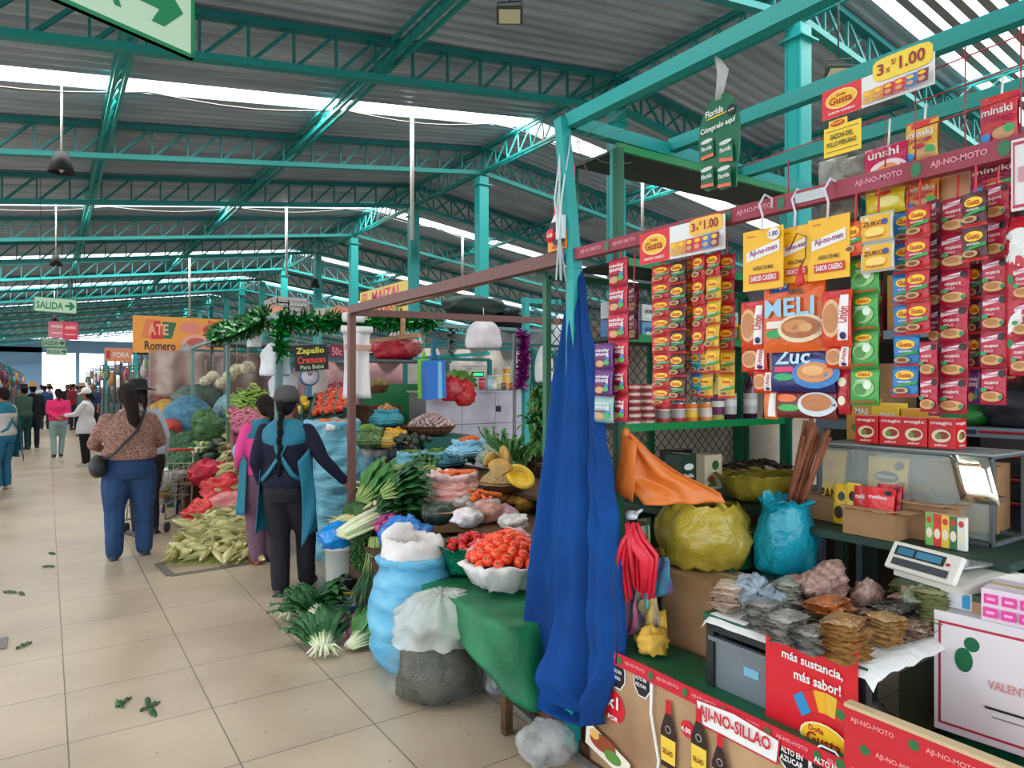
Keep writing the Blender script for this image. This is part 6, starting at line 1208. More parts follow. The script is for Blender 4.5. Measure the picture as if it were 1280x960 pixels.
    if apron:
        q=MB(); q.use(apron); a0,a1,z0,z1=-.35,PI+.35,.52,1.3
        def af(u,v):
            a=a0+(a1-a0)*u; z=z1-(z1-z0)*v; r=1+.0*v; kx=(.2+.05*max(0,v-.35))*w_; ky=(.165+.07*max(0,v-.35))*w_; f=1+.04*math.sin(a*9)*max(0,v-.3)
            if z>1.05: a=PI/2+(a-PI/2)*(1-.5*(z-1.05)/.25)
            return V(kx*math.cos(a)*f*k,(ky*math.sin(a)*f+ln(z))*k,z*k)
        q.grid(af,40,18); mods(q.build('apron',t),solid=.005)
        q=MB(); q.use(apron)
        for s in(-1,1): q.tube([S((s*.1,ln(1.3)+.15,1.28)),S((s*.11,ln(1.4)+.03,1.445)),S((s*.09,ln(1.35)-.1,1.38)),S((s*.02,ln(1.2)-.148,1.2)),S((-s*.1,-.16,1.02)),S((-s*.17,-.1,.96))],[.02*k]*6,8,sq=.3)
        q.build('apron_strap',t)
        if yoke:
            q=MB(); q.use(apron); loft(q,[S(r[:3])+(r[3]*k,r[4]*k) for r in [(0,ln(1.24)-.005,1.24,.17*w_,.145),(0,ln(1.3),1.3,.2*w_,.15),(0,ln(1.37),1.37,.2,.13),(0,ln(1.43),1.43,.13,.1),(0,ln(1.46),1.46,.075,.07)]]); mods(q.build('apron_yoke',t),vox=.012,sm=3)
            q=MB(); q.use(apron)
            def sp(u,v):
                a=-.9+.5*u; r_=1+.25*v; r_+=.05*math.sin(v*7+u*3)*v; return V(.22*w_*math.cos(a+.12*math.sin(v*3))*r_*k,.19*math.sin(a+.12*math.sin(v*3))*r_*k,(1.12-.68*v+.2*u*v+.1*u*(1-v))*k)
            q.grid(sp,12,16); mods(q.build('apron_side',t),solid=.006)
    if extra: extra(t,k)
    return t
def facing(px,off=0):
    """rotation so the figure looks straight away from the viewer at column px, turned off radians to its left"""
    u=(px-640)/F; return math.atan2(CT-ST*u,ST+CT*u)-PI/2+off
def at(px,py): p=PZ(px,py); return (p.x,p.y,0)
KN=mat((112,60,46),.85,.6,50,1,70,c2=(178,146,132),stretch=(1,1,1.6)); JEAN=mat((30,54,90),.8,.2,60,.4,5,c2=(44,72,112)); TA=mat((20,108,132),.7,.2,20); NAVY=cloth((24,26,46)); BLK=cloth((34,34,40))
def x1(t,k):
    q=MB(); q.use(mat('black',.6)); q.tube([(.1*k,.09*k,1.43*k),(.12*k,-.1*k,1.43*k),(.03*k,-.2*k,1.25*k),(-.16*k,-.23*k,1.05*k),(-.27*k,-.12*k,.97*k)],.024*k,8,sq=.35); q.build('bag_strap',t); q=MB(); q.use(mat((26,26,30),.6)); q.ell((-.28*k,-.08*k,.92*k),(.075*k,.14*k,.11*k),14,10); q.build('shoulder_bag',t)
pz_=at(162,697); human('woman in brown patterned top and blue jeans with black shoulder bag, seen from behind',pz_,facing(166,.15),1.6,KN,JEAN,armL=[(-.3,.1,1.12),(-.2,.34,1.05)],armR=[(.3,.12,1.12),(.2,.34,1.03)],legL=(-.13,0,0),legR=(.14,.06,0),wide=1.3,hairstyle='long',vox=.009,topz=.97,extra=x1,head=(-.02,.02),pantw=1.35,shoes=mat((30,40,56),.6))
human('walking person with grey cap, long braid, navy sweater and teal apron, one arm out',at(358,744),facing(358,-.35),1.56,NAVY,BLK,armL=[(-.24,-.04,1.1),(-.2,.05,.86)],armR=[(.3,.0,1.13),(.46,.1,.93)],legL=(-.05,-.0,0,.05),legR=(.1,.2,.02,.08),wide=1.05,hairstyle='braid',hair=mat((10,9,10),.8,.5,60),vox=.008,topz=.9,apron=TA,yoke=True,hat=('cap',(78,76,78)),pantw=1.25,disp=.01)
human('person in pink top, teal apron and mauve trousers, mostly hidden by another',at(331,703),facing(331,.5),1.5,mat((220,70,140),.8,.2,30),cloth((110,80,96)),armL=[(-.24,.05,1.1),(-.16,.24,.98)],armR=[(.24,.05,1.1),(.18,.24,.98)],wide=1.2,hairstyle='tail',apron=TA,yoke=True,legL=(-.08,0,0),legR=(.08,0,0),shoes=mat((120,60,44),.6),pantw=1.3)
human('person in a pale blue grey top bending behind the patterned woman',at(182,668),facing(182,.5),1.6,mat((170,178,190),.8,.2,30),BLK,armL=[(-.24,.1,1.1),(-.16,.3,1.1)],wide=1.15,hairstyle='tail',lean=.25,vox=.014,hat=('brim',(30,28,32)))
human('woman with white cap and white coat standing sideways in the aisle',at(108,582),facing(108,1.3),1.5,mat((226,224,228),.8,.1,20),BLK,armL=[(-.2,.15,1.15),(-.1,.38,1.12)],armR=[(.2,.14,1.15),(.1,.38,1.12)],hairstyle='tail',topz=.72,hat=('cap',(232,230,234)),wide=1.1,vox=.014,shoes=mat('lgrey'))
human('person in bright pink shirt and pale trousers walking away down the aisle',at(73,571),facing(73,.1),1.5,mat((222,50,110),.8,.1,20),cloth((140,170,172)),armL=[(-.22,-.05,1.12),(-.08,-.16,1.0)],armR=[(.22,-.05,1.12),(.08,-.16,1.0)],hairstyle='tail',vox=.014,legR=(.06,.1,0),wide=1.1)
human('person with a teal apron at the left edge of the frame',at(4,612),facing(4,.9),1.55,mat((190,180,180),.8),cloth((40,100,130)),armL=[(-.2,.12,1.1),(-.1,.3,1.05)],apron=TA,yoke=True,vox=.014,hairstyle='short',shoes=mat((200,180,170)),wide=1.15)
human('person in green clothes by the left stalls, dark hat',at(30,562),facing(30,.7),1.55,cloth((70,96,84)),cloth((30,70,70)),vox=.016,hat=('brim',(44,40,44)),wide=1.15,armR=[(.2,.1,1.1),(.1,.3,1.0)])
human('person with a straw hat and black top by the left stalls',at(41,560),facing(41,.2),1.6,cloth((36,40,48)),cloth((36,44,56)),vox=.016,hat=('brim',(196,150,100)),wide=1.1)
human('vendor in a dark blue vest among the right hand stalls',tuple(PZ(116,545)),facing(116,2.4),1.62,cloth((40,56,84)),BLK,vox=.016,sleeve=0,wide=1.25,hair=mat((110,80,56)),legL=(-.1,0,0))
cw=[((60,90,150),'blue'),((200,200,206),'white'),((40,44,54),'black'),((150,60,70),'dark red'),((100,120,130),'grey'),((210,206,190),'cream'),((60,110,120),'sea green'),((190,120,140),'rose')]
for i,(px,py) in enumerate([(56,536),(62,528),(84,530),(92,537),(98,527),(52,522),(103,545),(88,520)]):
    p=PZ(px,py); human('distant shopper in a %s top, far down the aisle'%cw[i][1],(p.x,p.y,0),facing(px,i*1.3),1.55+.02*(i%4),cloth(cw[i][0]),cloth((50,54,70) if i%2 else (80,84,96)),vox=.03,wide=1.1,hairstyle=['short','tail'][i%2],hat=('brim',(150,120,96)) if i in(1,6) else None,disp=0)
human('vendor in a dark navy jacket sitting at the right edge, cut by the frame',(3.36,1.0,0),PI*.42,1.66,cloth((24,26,38)),cloth((40,40,50)),seat=True,topz=.9,vox=.014,wide=1.2,hairstyle='tail',lean=0,armL=[(-.26,.16,1.12),(-.16,.36,.98)],armR=[(.26,.16,1.12),(.16,.36,.98)])
s_=[o for o in COL.objects if o.get('label','').startswith('vendor in a dark navy')][0]; s_.location.z=-.3
q=MB(); q.use(mat((90,60,50),.6)); q.box((0,0,.1),(.34,.34,.2),bev=.01); tag(q.build('low_stool',None,(3.36,1.0,0)),'low wooden block seat under the navy vendor','stool')
# ================= brown frame, overhead lines, signs, the stalls further back =================
BRN=mat((112,74,68),.5,.1,30); WOOD=mat((196,146,112),.6,.2,20,.3,6,stretch=(8,1,8))
frame('tube_canopy','brown square tube frame around the vegetable stall, with a thin corner post','frame',[
 ('front_beam',(1.9,4.97,2.16),(1.9,2.36,2.16),.05,.06),('side_beam',(1.9,4.97,2.14),(3.7,4.7,2.14),.045,.05),('corner_post',(1.9,4.97,0),(1.9,4.97,2.13),.05,.05),('near_post',(1.97,2.42,0),(1.97,2.42,2.16),.05,.05)],BRN)
q=MB(); q.use(WOOD); q.bar((2.16,4.72,2.2),(2.03,2.5,2.2),.05,.05); tag(q.build('wooden_batten',None),'light wooden batten lying across the brown frame','batten')
frame('pole_canopy','teal steel frame of the stall behind the vegetables, right of the tiled counter','frame',[('post',PY(657,560,6.7)*1+V(0,0,-1.05),PY(657,372,6.7),.07,.07),('top_beam',PY(653,376,6.7),PY(700,378,6.7),.06,.06),('brace',PY(664,385,6.7),PY(695,398,6.7),.03,.03),('back_post',V(5.6,8,0),V(5.6,8,2.3),.06,.06),('long_beam',V(4.2,6.7,1.95),V(4.2,9.5,1.95),.04,.04)],TP)
q=MB(); q.use(metal((120,118,122))); a=PY(643,545,6.75); q.tube([(a.x,6.75,0),(a.x,6.75,2.2)],.022,8); tag(q.build('pole',None),'thin grey metal pole in front of the tiled counter','pole')
# lamps and conduits
def hang(px,pyt,pyb,Y,label,lw=None,lpy=None,con=False,grp=None):
    a=PY(px,pyt,Y); zr=roofz(a.x)-.02; t=thing('hanging_lamp' if lw else 'cable_conduit',label,'lamp' if lw else 'conduit',(a.x,Y,0),0,grp); b=PY(px,pyb,Y)
    q=MB(); q.use(mat((206,200,196),.5)); q.tube([(0,0,zr),(0,0,b.z)],.03 if con else .012,7); q.build('rod',t)
    if lw:
        d=a.x*ST+Y*CT; r=lw*d/F/2; z=b.z; q=MB(); q.use(mat((26,26,30),.7)); q.lathe([(r*.45,z+r*1.7),(r*.5,z+r*1.7),(r,z),(r*.93,z),(r*.42,z+r*1.6),(.001,z+r*1.6)],20); q.build('lamp_shade',t)
        q=MB(); q.use(mat((220,218,200),.3)); q.ell((0,0,z+r*.5),(r*.35,r*.35,r*.4),10,8); q.build('bulb',t)
hang(77,100,216,9.6,'large dark hanging lamp at the upper left',30)
hang(70,262,332,16.25,'small dark hanging lamp below the large one at the left',15)
hang(68,372,402,29.9,'tiny hanging lamp above the red signs at the left',9)
hang(602,215,287,13.6,'dark hanging lamp in front of the column by the brown frame',17)
hang(394,320,359,19.8,'small dark hanging lamp beside the row of columns',12)
for px,pb,Y,l in((515,300,9.6,'long pale conduit hanging from the first skylight'),(358,345,16.25,'pale conduit hanging from the second skylight'),(803,290,9.6,'pale conduit hanging behind the dark shelf top'),(578,350,16.25,'thin conduit right of the columns under the second skylight'),(237,395,23.1,'thin conduit above the orange banner')): hang(px,0,pb,Y,l,con=True)
def flood(px,py,d,label,ln):
    p=P(px,py,d); t=thing('floodlight',label,'lamp',p,-TH); q=MB(); q.use(mat((70,74,70),.5)); q.box((0,0,0),(.26,.2,.03),bev=.01); q.build('housing',t,rot=(-.45,0,0)); q=MB(); q.use(mat((214,212,180),.3)); q.box((0,0,-.018),(.21,.15,.008)); q.build('lens',t,rot=(-.45,0,0))
    q=MB(); q.use(metal((60,64,64))); q.tube([(-.12,0,.0),(-.12,0,.12),(.12,0,.14),(.12,0,0)],.008,6); q.tube([(0,0,.13),(0,0,ln)],.008,6); q.build('bracket',t)
flood(637,19,6.8,'square floodlight under the roof at the top centre',.3); flood(1048,92,6.5,'square floodlight hanging on a cable behind the upper header card',1.0)
# power cables strung along the skylights
for i,(Y,l) in enumerate(((9.6,'first'),(16.25,'second'))):
    q=MB(); q.use(mat((90,84,80),.6)); pts=[]
    for k in range(33): x=-4+k*.42; pts.append((x,Y,roofz(x)-.06-.1*abs(math.sin(k*PI/6))))
    q.tube(pts,.012,5); tag(q.build('power_cable',None),'drooping cable strung below the %s skylight'%l,'cable')
# exit signs and hanging signs
def exitsign(x,y,z,rz,w_,h_,label,txt='SALIDA'):
    t=thing('exit_sign',label,'sign',(x,y,z),rz); q=MB(); q.use(mat((196,226,196),.4)); q.box((0,.01,h_/2),(w_,.02,h_)); gr_=mat((14,130,80),.4)
    e=.012*h_/.25
    for a,b in(((0,-.0,e/2),(w_,.024,e)),((0,0,h_-e/2),(w_,.024,e)),((-w_/2+e/2,0,h_/2),(e,.024,h_)),((w_/2-e/2,0,h_/2),(e,.024,h_))): q.box((a[0],.01,a[2]),b,gr_)
    q.text(txt,w_*.62,h_*.48,gr_,cx=-w_*.14,cz=h_*.46); s=h_
    cx=w_*.335; q.poly([(cx-.3*s,.42*s),(cx,.42*s),(cx-.1*s,.24*s),(cx+.06*s,.24*s),(cx+.3*s,.5*s),(cx+.06*s,.76*s),(cx-.1*s,.76*s),(cx,.58*s),(cx-.3*s,.58*s)],-.004,-.001,gr_); q.build('sign_board',t)
    q=MB(); q.use(metal((90,90,90))); 
    for s_ in(-.35,.35): q.tube([(w_*s_,.01,h_),(w_*s_,.01,roofz(x)-z-.3)],.004,5)
    q.build('hanger',t)
r_=P(243,76,2.35); W_=.75; exitsign(r_.x-.912*W_/2,r_.y-.41*W_/2,r_.z+.005,.422,W_,.27,'large exit sign with a green arrow, cut by the top edge of the frame')
r_=P(95,393,11.2); exitsign(r_.x-.912*.3,r_.y-.41*.3,r_.z,.3,.6,.24,'small exit sign with a green arrow below the left lamps')
for px,py,d,l in((67,434,24,'distant exit sign below the red signs'),(71,444,28,'most distant exit sign at the end of the aisle')): p=P(px,py,d); exitsign(p.x,p.y,p.z,.2,.72,.3,l)
for px,py,d,w_,h_,cc,l in((71,412,21,.42,.5,(196,110,130),'faded pink hanging sign over the aisle'),(88,414,20,.38,.5,(206,60,90),'red hanging sign over the aisle')):
    p=P(px,py,d); q=MB(); q.use(mat(cc,.5)); q.box((0,0,0),(w_,.02,h_)); q.text('AVISO',w_*.7,.09,mat('cream'),cz=.1,off=.012); q.box((0,0,-.1),(w_*.7,.022,.02),mat('cream')); q.tube([(0,0,h_/2),(0,0,roofz(p.x)-p.z)],.006,5); tag(q.build('hanging_sign',None,p,(0,0,.1)),l,'sign')
def banner(label,xl,xr,yt,yb,Y,base,dl,name='banner',rods=True):
    c,w_,h_=RY(xl,xr,yt,yb,Y); t=thing(name,label,'banner',(c.x,Y,c.z-h_/2)); cardmb(w_,h_,mat(base,.5) if not isinstance(base,bpy.types.Material) else base,dl,.02).build('printed_sheet',t,(0,0,h_/2))
    for s in(-.47,.47): q=MB(); q.use(TP); q.bar((w_*s,.03,-c.z+h_/2),(w_*s,.03,h_),.04); q.build('post',t)
    return t
banner('orange butcher banner with three shopping bags and cuts of meat',166,291,397,442,13.6,(238,156,64),[('q',[(-.42,-.1),(-.33,-.1),(-.3,.4),(-.38,.42)],(230,120,70)),('q',[(-.33,-.12),(-.21,-.12),(-.24,.38),(-.3,.38)],(206,30,50)),('q',[(-.21,-.1),(-.13,-.1),(-.08,.34),(-.22,.36)],(20,100,70)),('t','ATE',-.26,.14,.2,.3,(240,170,120)),('t','Romero',-.24,-.3,.3,.24,(50,30,30)),('e',.06,.22,.11,.16,(226,130,110)),('e',.3,.18,.12,.16,(206,50,60)),('e',.12,-.2,.16,.24,(236,160,130)),('e',.12,-.18,.1,.12,(190,90,80)),('t','Por Mayor',.36,.38,.24,.14,(206,40,50))])
banner('small salmon pink banner further along the stalls',131,165,435,452,21,(236,150,110),[('t','PORA',.1,0,.6,.4,'white'),('q',[(-.45,-.3),(-.3,-.3),(-.3,.3),(-.45,.3)],(206,60,60))])
# corn seller's board
c,w_,h_=RX(450,508,361,392,3.2); t=thing('shop_board','yellow board with pink letters above the green tinsel','sign',(c.x,c.y,c.z-h_/2),HZ); cardmb(w_,h_*1.15,mat((240,206,110),.5),[('t','EL MAIZAL',-.02,.22,.84,.4,(226,50,120)),('e',-.42,.1,.06,.25,(230,150,40)),('t','VERDURAS',0,-.28,.6,.2,(226,60,60)),('r',.3,-.45,.36,-.1,(90,160,60))],.02).build('board',t,(0,0,h_/2))
q=MB(); q.use(WOOD); [q.bar((s*w_*.4,.02,-.3),(s*w_*.4,.02,.02),.04) for s in(-1,1)]; q.bar((-w_*.7,.02,-.3),(w_*.7,.02,-.3),.05); q.build('mount',t)
# tinsel garlands
def garland(label,pts,col,r=.09,n=60,cat='garland',d2=None):
    pts=[Vector(p) for p in pts]; q=MB(); m=mat(col,.25,metal=.35); m2=mat(d2 or tuple(v*.6 for v in col),.25,metal=.35); L_=[(pts[i+1]-pts[i]).length for i in range(len(pts)-1)]
    for i,l in enumerate(L_):
        k=max(2,int(n*l))
        for j in range(k):
            p=pts[i].lerp(pts[i+1],j/k); 
            for s in range(12):
                v=V(R.gauss(0,1),R.gauss(0,1),R.gauss(0,1)).normalized(); e=v.orthogonal().normalized()*r*.16; q.add([p+v*r*.1-e,p+v*r*.1+e,p+v*r*R.uniform(.7,1.1)+e*.6,p+v*r-e*.6],[(0,1,2,3)],m if s%2 else m2,None,False)
    return tag(q.build('tinsel_garland',None,(0,0,0)),label,cat)
G1=[PY(350,398,7.2)]+[PY(350+i*16.2,400+5*(i%2),7.2) for i in range(1,13)]
garland('green tinsel garland along the top of the stall by the columns',G1,(22,150,60),.15,34)
garland('green tinsel strand hanging down beside the white carrier bag',[PY(351,400,7.2),PY(351,446,7.2)],(22,150,60),.12,34)
garland('green tinsel garland sloping toward the aisle, left of the white bags',[PX(333,397,2),PX(318,404,2),PX(300,411,2),PX(270,418,2)],(34,120,50),.17,34,d2=(20,70,34))
garland('purple tinsel strand wound round the teal post',[PY(654,415,6.6),PY(655,450,6.6),PY(651,486,6.6)],(170,30,150),.09,60)
frame('pole_canopy','grey and teal pole frame of the corn and broccoli stall','frame',[('post',V(2.0,9.7,0),V(2.0,9.7,2.25),.045,.045),('post',V(2.0,12.4,0),V(2.0,12.4,2.2),.05,.05),('post',V(2.0,7.3,0),V(2.0,7.3,2.35),.07,.07),('top_beam',V(2.0,7.3,2.32),V(2.0,12.4,2.2),.045,.05),('back_beam',V(2.0,7.3,2.3),V(5.6,7.3,2.3),.04,.04)],metal((110,140,140)))
def cbag(label,px,yt,yb,wpx,X,col,Yp=None):
    c,w_,h_=(RX(px-wpx/2,px+wpx/2,yt,yb,X) if Yp is None else RY(px-wpx/2,px+wpx/2,yt,yb,Yp)); d=c.x*ST+c.y*CT; w_=wpx*d/F; q=MB(); q.use(mat(col,.4,.6,12,.15,6,alpha=1))
    def f(u,v):
        a=2*PI*u; ws=w_*(.1+.42*min(1,v*2.6)**.6)*(1 if v<.97 else .9)*(1+.05*math.sin(v*9+px)); return V(ws*math.cos(a)*1.0,ws*.35*math.sin(a)*(1+.2*math.sin(3*a)),h_*(1-v)+.01*noise.noise(V(u*9,v*9,px)))
    q.grid(f,28,16,closed=True); q.tube([(0,0,h_*1.05),(0,0,max(h_*1.1,2.3-c.z+h_/2))],.004,4); q.tube([(0,0,h_*.94),(.01,0,h_*1.05),(0,0,h_*1.12)],[w_*.12,w_*.05,w_*.02],7)
    t=q.build('carrier_bag',None,(c.x,c.y,c.z-h_/2),(0,0,-TH)); mods(t,solid=.003); return tag(t,label,'bag')
cbag('white carrier bag hanging from the pole, left of the black price sign',345,428,470,36,2.0,(226,230,234))
cbag('white carrier bag bunch hanging lower behind the left carrier bag',355,462,497,34,2.15,(206,214,222))
cbag('small white jug shaped bag hanging under the sloping tinsel',318,412,434,18,2.1,(214,224,226))
cbag('white bag hanging right of the purple tinsel',680,432,478,22,None,(222,222,220),Yp=6.4)
cbag('clear bag hanging from the teal pole near the orange banner',232,431,467,20,2.05,(170,180,182))
cbag('thin clear bag of heads of garlic hanging beside the purple ones',398,452,496,22,2.6,(214,212,204))
cbag('whitish bag bunch hanging above the weighing scale of the tiled counter',604,400,436,42,None,(216,208,214),Yp=5.4)
c,w_,h_=RY(428,464,412,498,6.2); t=thing('bag_roll','roll of white plastic bags hanging open behind the brown post','bag roll',(c.x,6.2,c.z-h_/2)); q=MB(); q.use(mat((222,216,218),.4,.3,8)); q.grid(lambda u,v:V(w_*(u-.5)*(.95-.12*math.sin(v*PI)),.02*math.sin(u*9+v*2),h_*(1-v)),14,14); mods(q.build('bag_sheet',t),solid=.006)
q=MB(); q.use(mat((232,230,230),.4)); q.tube([(-w_*.52,0,h_*1.0),(w_*.52,0,h_*1.0)],.035,12); q.tube([(-w_*.4,.05,h_*1.18),(w_*.3,.05,h_*1.18)],.045,12); q.build('roll',t); q=MB(); q.use(mat((190,150,130))); q.box((0,-.03,h_*.74),(w_*.9,.01,.05)); q.build('band',t)
# black price sign
c,w_,h_=RY(368,410,431,463,6.9); t=thing('price_sign','black hand painted price sign with yellow and red words','sign',(c.x,6.9,c.z-h_/2)); cardmb(w_,h_,mat((26,26,24),.5),[('t','Zapallo',-.02,.25,.84,.3,(226,220,60)),('t','Cremoso',0,-.08,.84,.28,(236,80,50)),('t','Para Bebé',0,-.36,.7,.16,(180,200,160))],.012).build('board',t,(0,0,h_/2),(0,-.08,0)); q=MB(); q.use(metal((120,120,120))); [q.tube([(s*w_*.4,0,h_*.96),(s*w_*.3,.4,2.3-c.z+h_/2)],.004,5) for s in(-1,1)]; q.build('string',t)
c,w_,h_=RY(410,428,431,448,7.15); t=thing('price_sign','small dark red price tag right of the black sign','sign',(c.x,7.1,c.z-h_/2)); cardmb(w_,h_,mat((120,30,50),.5),[('t','50c',0,0,.7,.6,(236,130,150))],.01).build('board',t,(0,0,h_/2))
t=thing('hanging_scale','round dial scale hanging beneath the black price sign','scale',PY(386,480,7.0)); q=MB(); q.use(mat((60,110,140),.4)); q.lathe([(.001,-.03),(.1,-.03),(.105,0),(.1,.03),(.001,.03)],24,M=T(0,0,.08,PI/2)); q.box((0,0,-.06),(.05,.05,.14)); q.build('scale_body',t); q=MB(); q.use(mat((214,206,214),.3)); q.lathe([(.001,.032),(.085,.032),(.085,.034),(.001,.034)],24,M=T(0,0,.08,PI/2)); q.text('10',.04,.03,mat('black'),cz=.1,off=.036); q.bar((0,-.037,.08),(.03,-.037,.12),.006,m=mat('red')); q.build('dial',t)
# reusable bags, red sacks, umbrella, crates on the stall roof
def rbag(label,xl,xr,yt,yb,Y,c1,c2_):
    c,w_,h_=RY(xl,xr,yt,yb,Y); t=thing('tote_bag',label,'bag',(c.x,Y,c.z-h_/2),R.uniform(-.3,.3)); q=MB(); q.use(mat(c1,.5,.3,8)); q.poly([(-w_*.46,0),(w_*.5,.02),(w_*.46,h_),(-w_*.5,h_*.97)],-.04,.04); q.decals([('q',[(.08,-.46),(.3,-.46),(.26,.46),(.1,.46)],c2_)],w_,h_,M=T(0,0,h_/2),surf=lambda a,b:-.04); q.build('bag_body',t); q=MB(); q.use(mat(c1,.5)); q.tube([(-w_*.2,0,h_*.95),(-w_*.1,0,h_*1.15),(w_*.1,0,h_*1.15),(w_*.2,0,h_*.95)],.012,6); q.tube([(0,0,h_*1.14),(0,0,2.14-c.z+h_/2)],.004,4); q.build('handle',t)
rbag('blue reusable shopping bag with a pale stripe hanging by the counter',529,556,450,500,6.5,(30,110,200),(120,190,220)); rbag('bright green reusable bag behind the blue one',524,536,448,498,6.6,(110,200,60),(60,160,50))
for i,(px,py,w_,h_,cc,l) in enumerate([(492,450,.3,.14,(206,40,54),'red plastic sack on top of the back stall, left'),(508,446,.2,.12,(214,110,110),'pale red sack on top of the back stall, right'),(500,424,.12,.05,(214,214,210),'white bundle on top of the back stall')]):
    p=PY(px,py,8.2); lump('produce_bundle',l,'bundle',p,(w_,.2,h_),mat(cc,.35,.7,10,.2,5),.25,2,i+3)
q=MB(); q.use(metal((90,96,100))); p=PY(498,450,8.2); q.box((p.x,8.2,p.z-.02),(1.3,.5,.03)); [q.box((p.x+a*.6,8.2+b*.22,p.z/2),(.04,.04,p.z)) for a in(-1,1) for b in(-1,1)]; tag(q.build('bundle_shelf',None),'thin grey steel shelf carrying the red plastic sacks','shelf')
q=MB(); q.use(WD); q.box((0,0,.78),(1.6,.8,.04)); [q.box((a*.75,b*.35,.38),(.05,.05,.76)) for a in(-1,1) for b in(-1,1)]; q.use(mat((40,140,80),.5,.3,10)); q.box((0,-.42,.6),(1.6,.01,.5)); tag(q.build('back_table',None,(3.95,8.4,.75),(0,0,0)),'raised back table with a green cloth front below the red sacks','table')
q=MB(); q.use(mat((60,50,44),.9)); q.box((0,0,.375),(1.7,.9,.75)); tag(q.build('table_base',None,(3.95,8.4,0)),'dark storage block carrying the raised back table','block')
t,c,k=basket('brown_basket','small brown basket of mixed roots at the left of the green cloth',471,491,1.5,26,.08); scatter('root','mixed brown root in the small brown basket','root','roots in the small brown basket',[blob((.04,.03,.03),(150,110,60),(90,120,60),.3,i,'root') for i in range(3)],dome(c,k*.9,k*.9,.06,14),jit=1)
q=MB(); q.use(WD); q.box((0,0,.68),(.4,.4,1.36)); tag(q.build('basket_stand',None,(c.x,c.y,0)),'tall stand under the small brown root basket','stand')
lump('umbrella_cloth','dark green folded umbrella lying on top of the stall roof','umbrella',PY(592,394,7.6),(.42,.3,.12),mat((36,60,52),.6,.5,10),.25,2.5,4); lump('black_bundle','black shaggy bundle right of the folded umbrella','bundle',PY(634,412,7.6),(.22,.2,.13),mat((30,32,36),.8,1,30),.5,4,8)
garland('black shiny tinsel strand above the green plant',[PY(565,408,7.5),PY(563,444,7.5)],(50,56,60),.06,50,d2=(160,170,170))
for i,(px,py,w_,l) in enumerate([(374,397,.55,'left'),(352,400,.3,'right')]):
    p=PY(px-12+6*i,py,12.5); t=thing('slatted_crate','pale slatted crate on the stall roof by the columns, %s one'%l,'crate',(p.x,12.5,p.z)); q=MB(); q.use(mat((170,166,166),.6)); [q.box((0,y,.04+j*.09),(w_,.02,.06)) for j in range(4) for y in(-.2,.2)]; [q.box((s*w_/2,0,.17),(.03,.42,.36)) for s in(-1,1)]; q.build('slats',t)
for i,(px,py,cc,l) in enumerate([(424,402,(206,130,110),'peach rounded bundle on the stall roof'),(405,404,(170,166,160),'grey sack on the stall roof'),(342,402,(214,150,120),'small salmon bundle on the stall roof')]): lump('roof_bundle',l,'bundle',PY(px,py,12.3),(.25,.2,.14),mat(cc,.7,.4,10),.2,2,i)
q=MB(); q.use(metal((90,104,104))); q.box((3.4,0,0),(5.4,1.2,.05)); [q.box((x,y,-1.1),(.05,.05,2.2)) for x in(.8,3.4,6.0) for y in(-.55,.55)]; tag(q.build('stall_roof',None,(1.6,12.4,2.27)),'flat stall roof carrying crates and bundles near the columns','roof')
# ---- broad beans, ollucos, slanted trays, corn, broccoli
WH=(9.2,)
SP=lambda a:PZ(*a) if len(a)==3 else P(*a[:3])
def slope_points(n,f,seed=0,jz=.02):
    out=[]
    for k in range(n):
        u=(k*.61803+seed)%1; v=(k+.5)/n; p=SP(f(u,v)); p.z+=R.uniform(0,jz); out.append(p)
    return out
def ground(name,label,f,m,cat='heap',dz=-.03,kind=None,n=10):
    """solid heap under a slope of produce, down to the floor"""
    q=MB(); q.use(m); top=[[SP(f(i/n,j/n)) for i in range(n+1)] for j in range(n+1)]
    q.grid(lambda u,v:(lambda p:V(p.x,p.y,max(.01,p.z+dz+.02*noise.noise(V(u*6,v*6,0)))))(top[round(v*n)][round(u*n)]),n,n)
    for a,b in((0,None),(n,None)):
        q.grid(lambda u,v,a=a:(lambda p:V(p.x,p.y,(p.z+dz)*(1-v) if p.z+dz>0 else .005))(top[a][round(u*n)]),n,2)
    for a in(0,n): q.grid(lambda u,v,a=a:(lambda p:V(p.x,p.y,(p.z+dz)*(1-v) if p.z+dz>0 else .005))(top[round(u*n)][a]),n,2)
    return tag(q.build(name,None),label,cat,kind=kind)
fc=lambda u,v:(205+55*v+u*(118-45*v),699-62*v,.04+.26*v)
fc2=lambda u,v:(276+u*52,618-72*v,.42+.42*v)
HUSK=mat((140,138,72),.7,.8,30,.6,16,c2=(96,106,50))
ground('husk_heap','sloping heap of loose corn husks under the corn cobs','' or fc,HUSK,'husks',kind='stuff')
cbs=[corn(.26,.036,(150,152,76),0),corn(.24,.034,(186,178,112),1),corn(.28,.036,(124,136,62),2),corn(.25,.032,(170,148,90),3)]
scatter('corn_cob','corn cob in its pale green husk on the big heap by the aisle','corn','corn cobs heaped by the aisle',cbs,slope_points(86,fc,.1,.05),jit=.5,sc=.2)
ground('husk_heap','upper heap of pale husks under the higher corn cobs',fc2,HUSK,'husks',kind='stuff')
scatter('corn_cob','corn cob on the higher heap below the pink tubers','corn','corn cobs on the higher heap',cbs,slope_points(56,fc2,.1,.05),jit=.6,sc=.2)

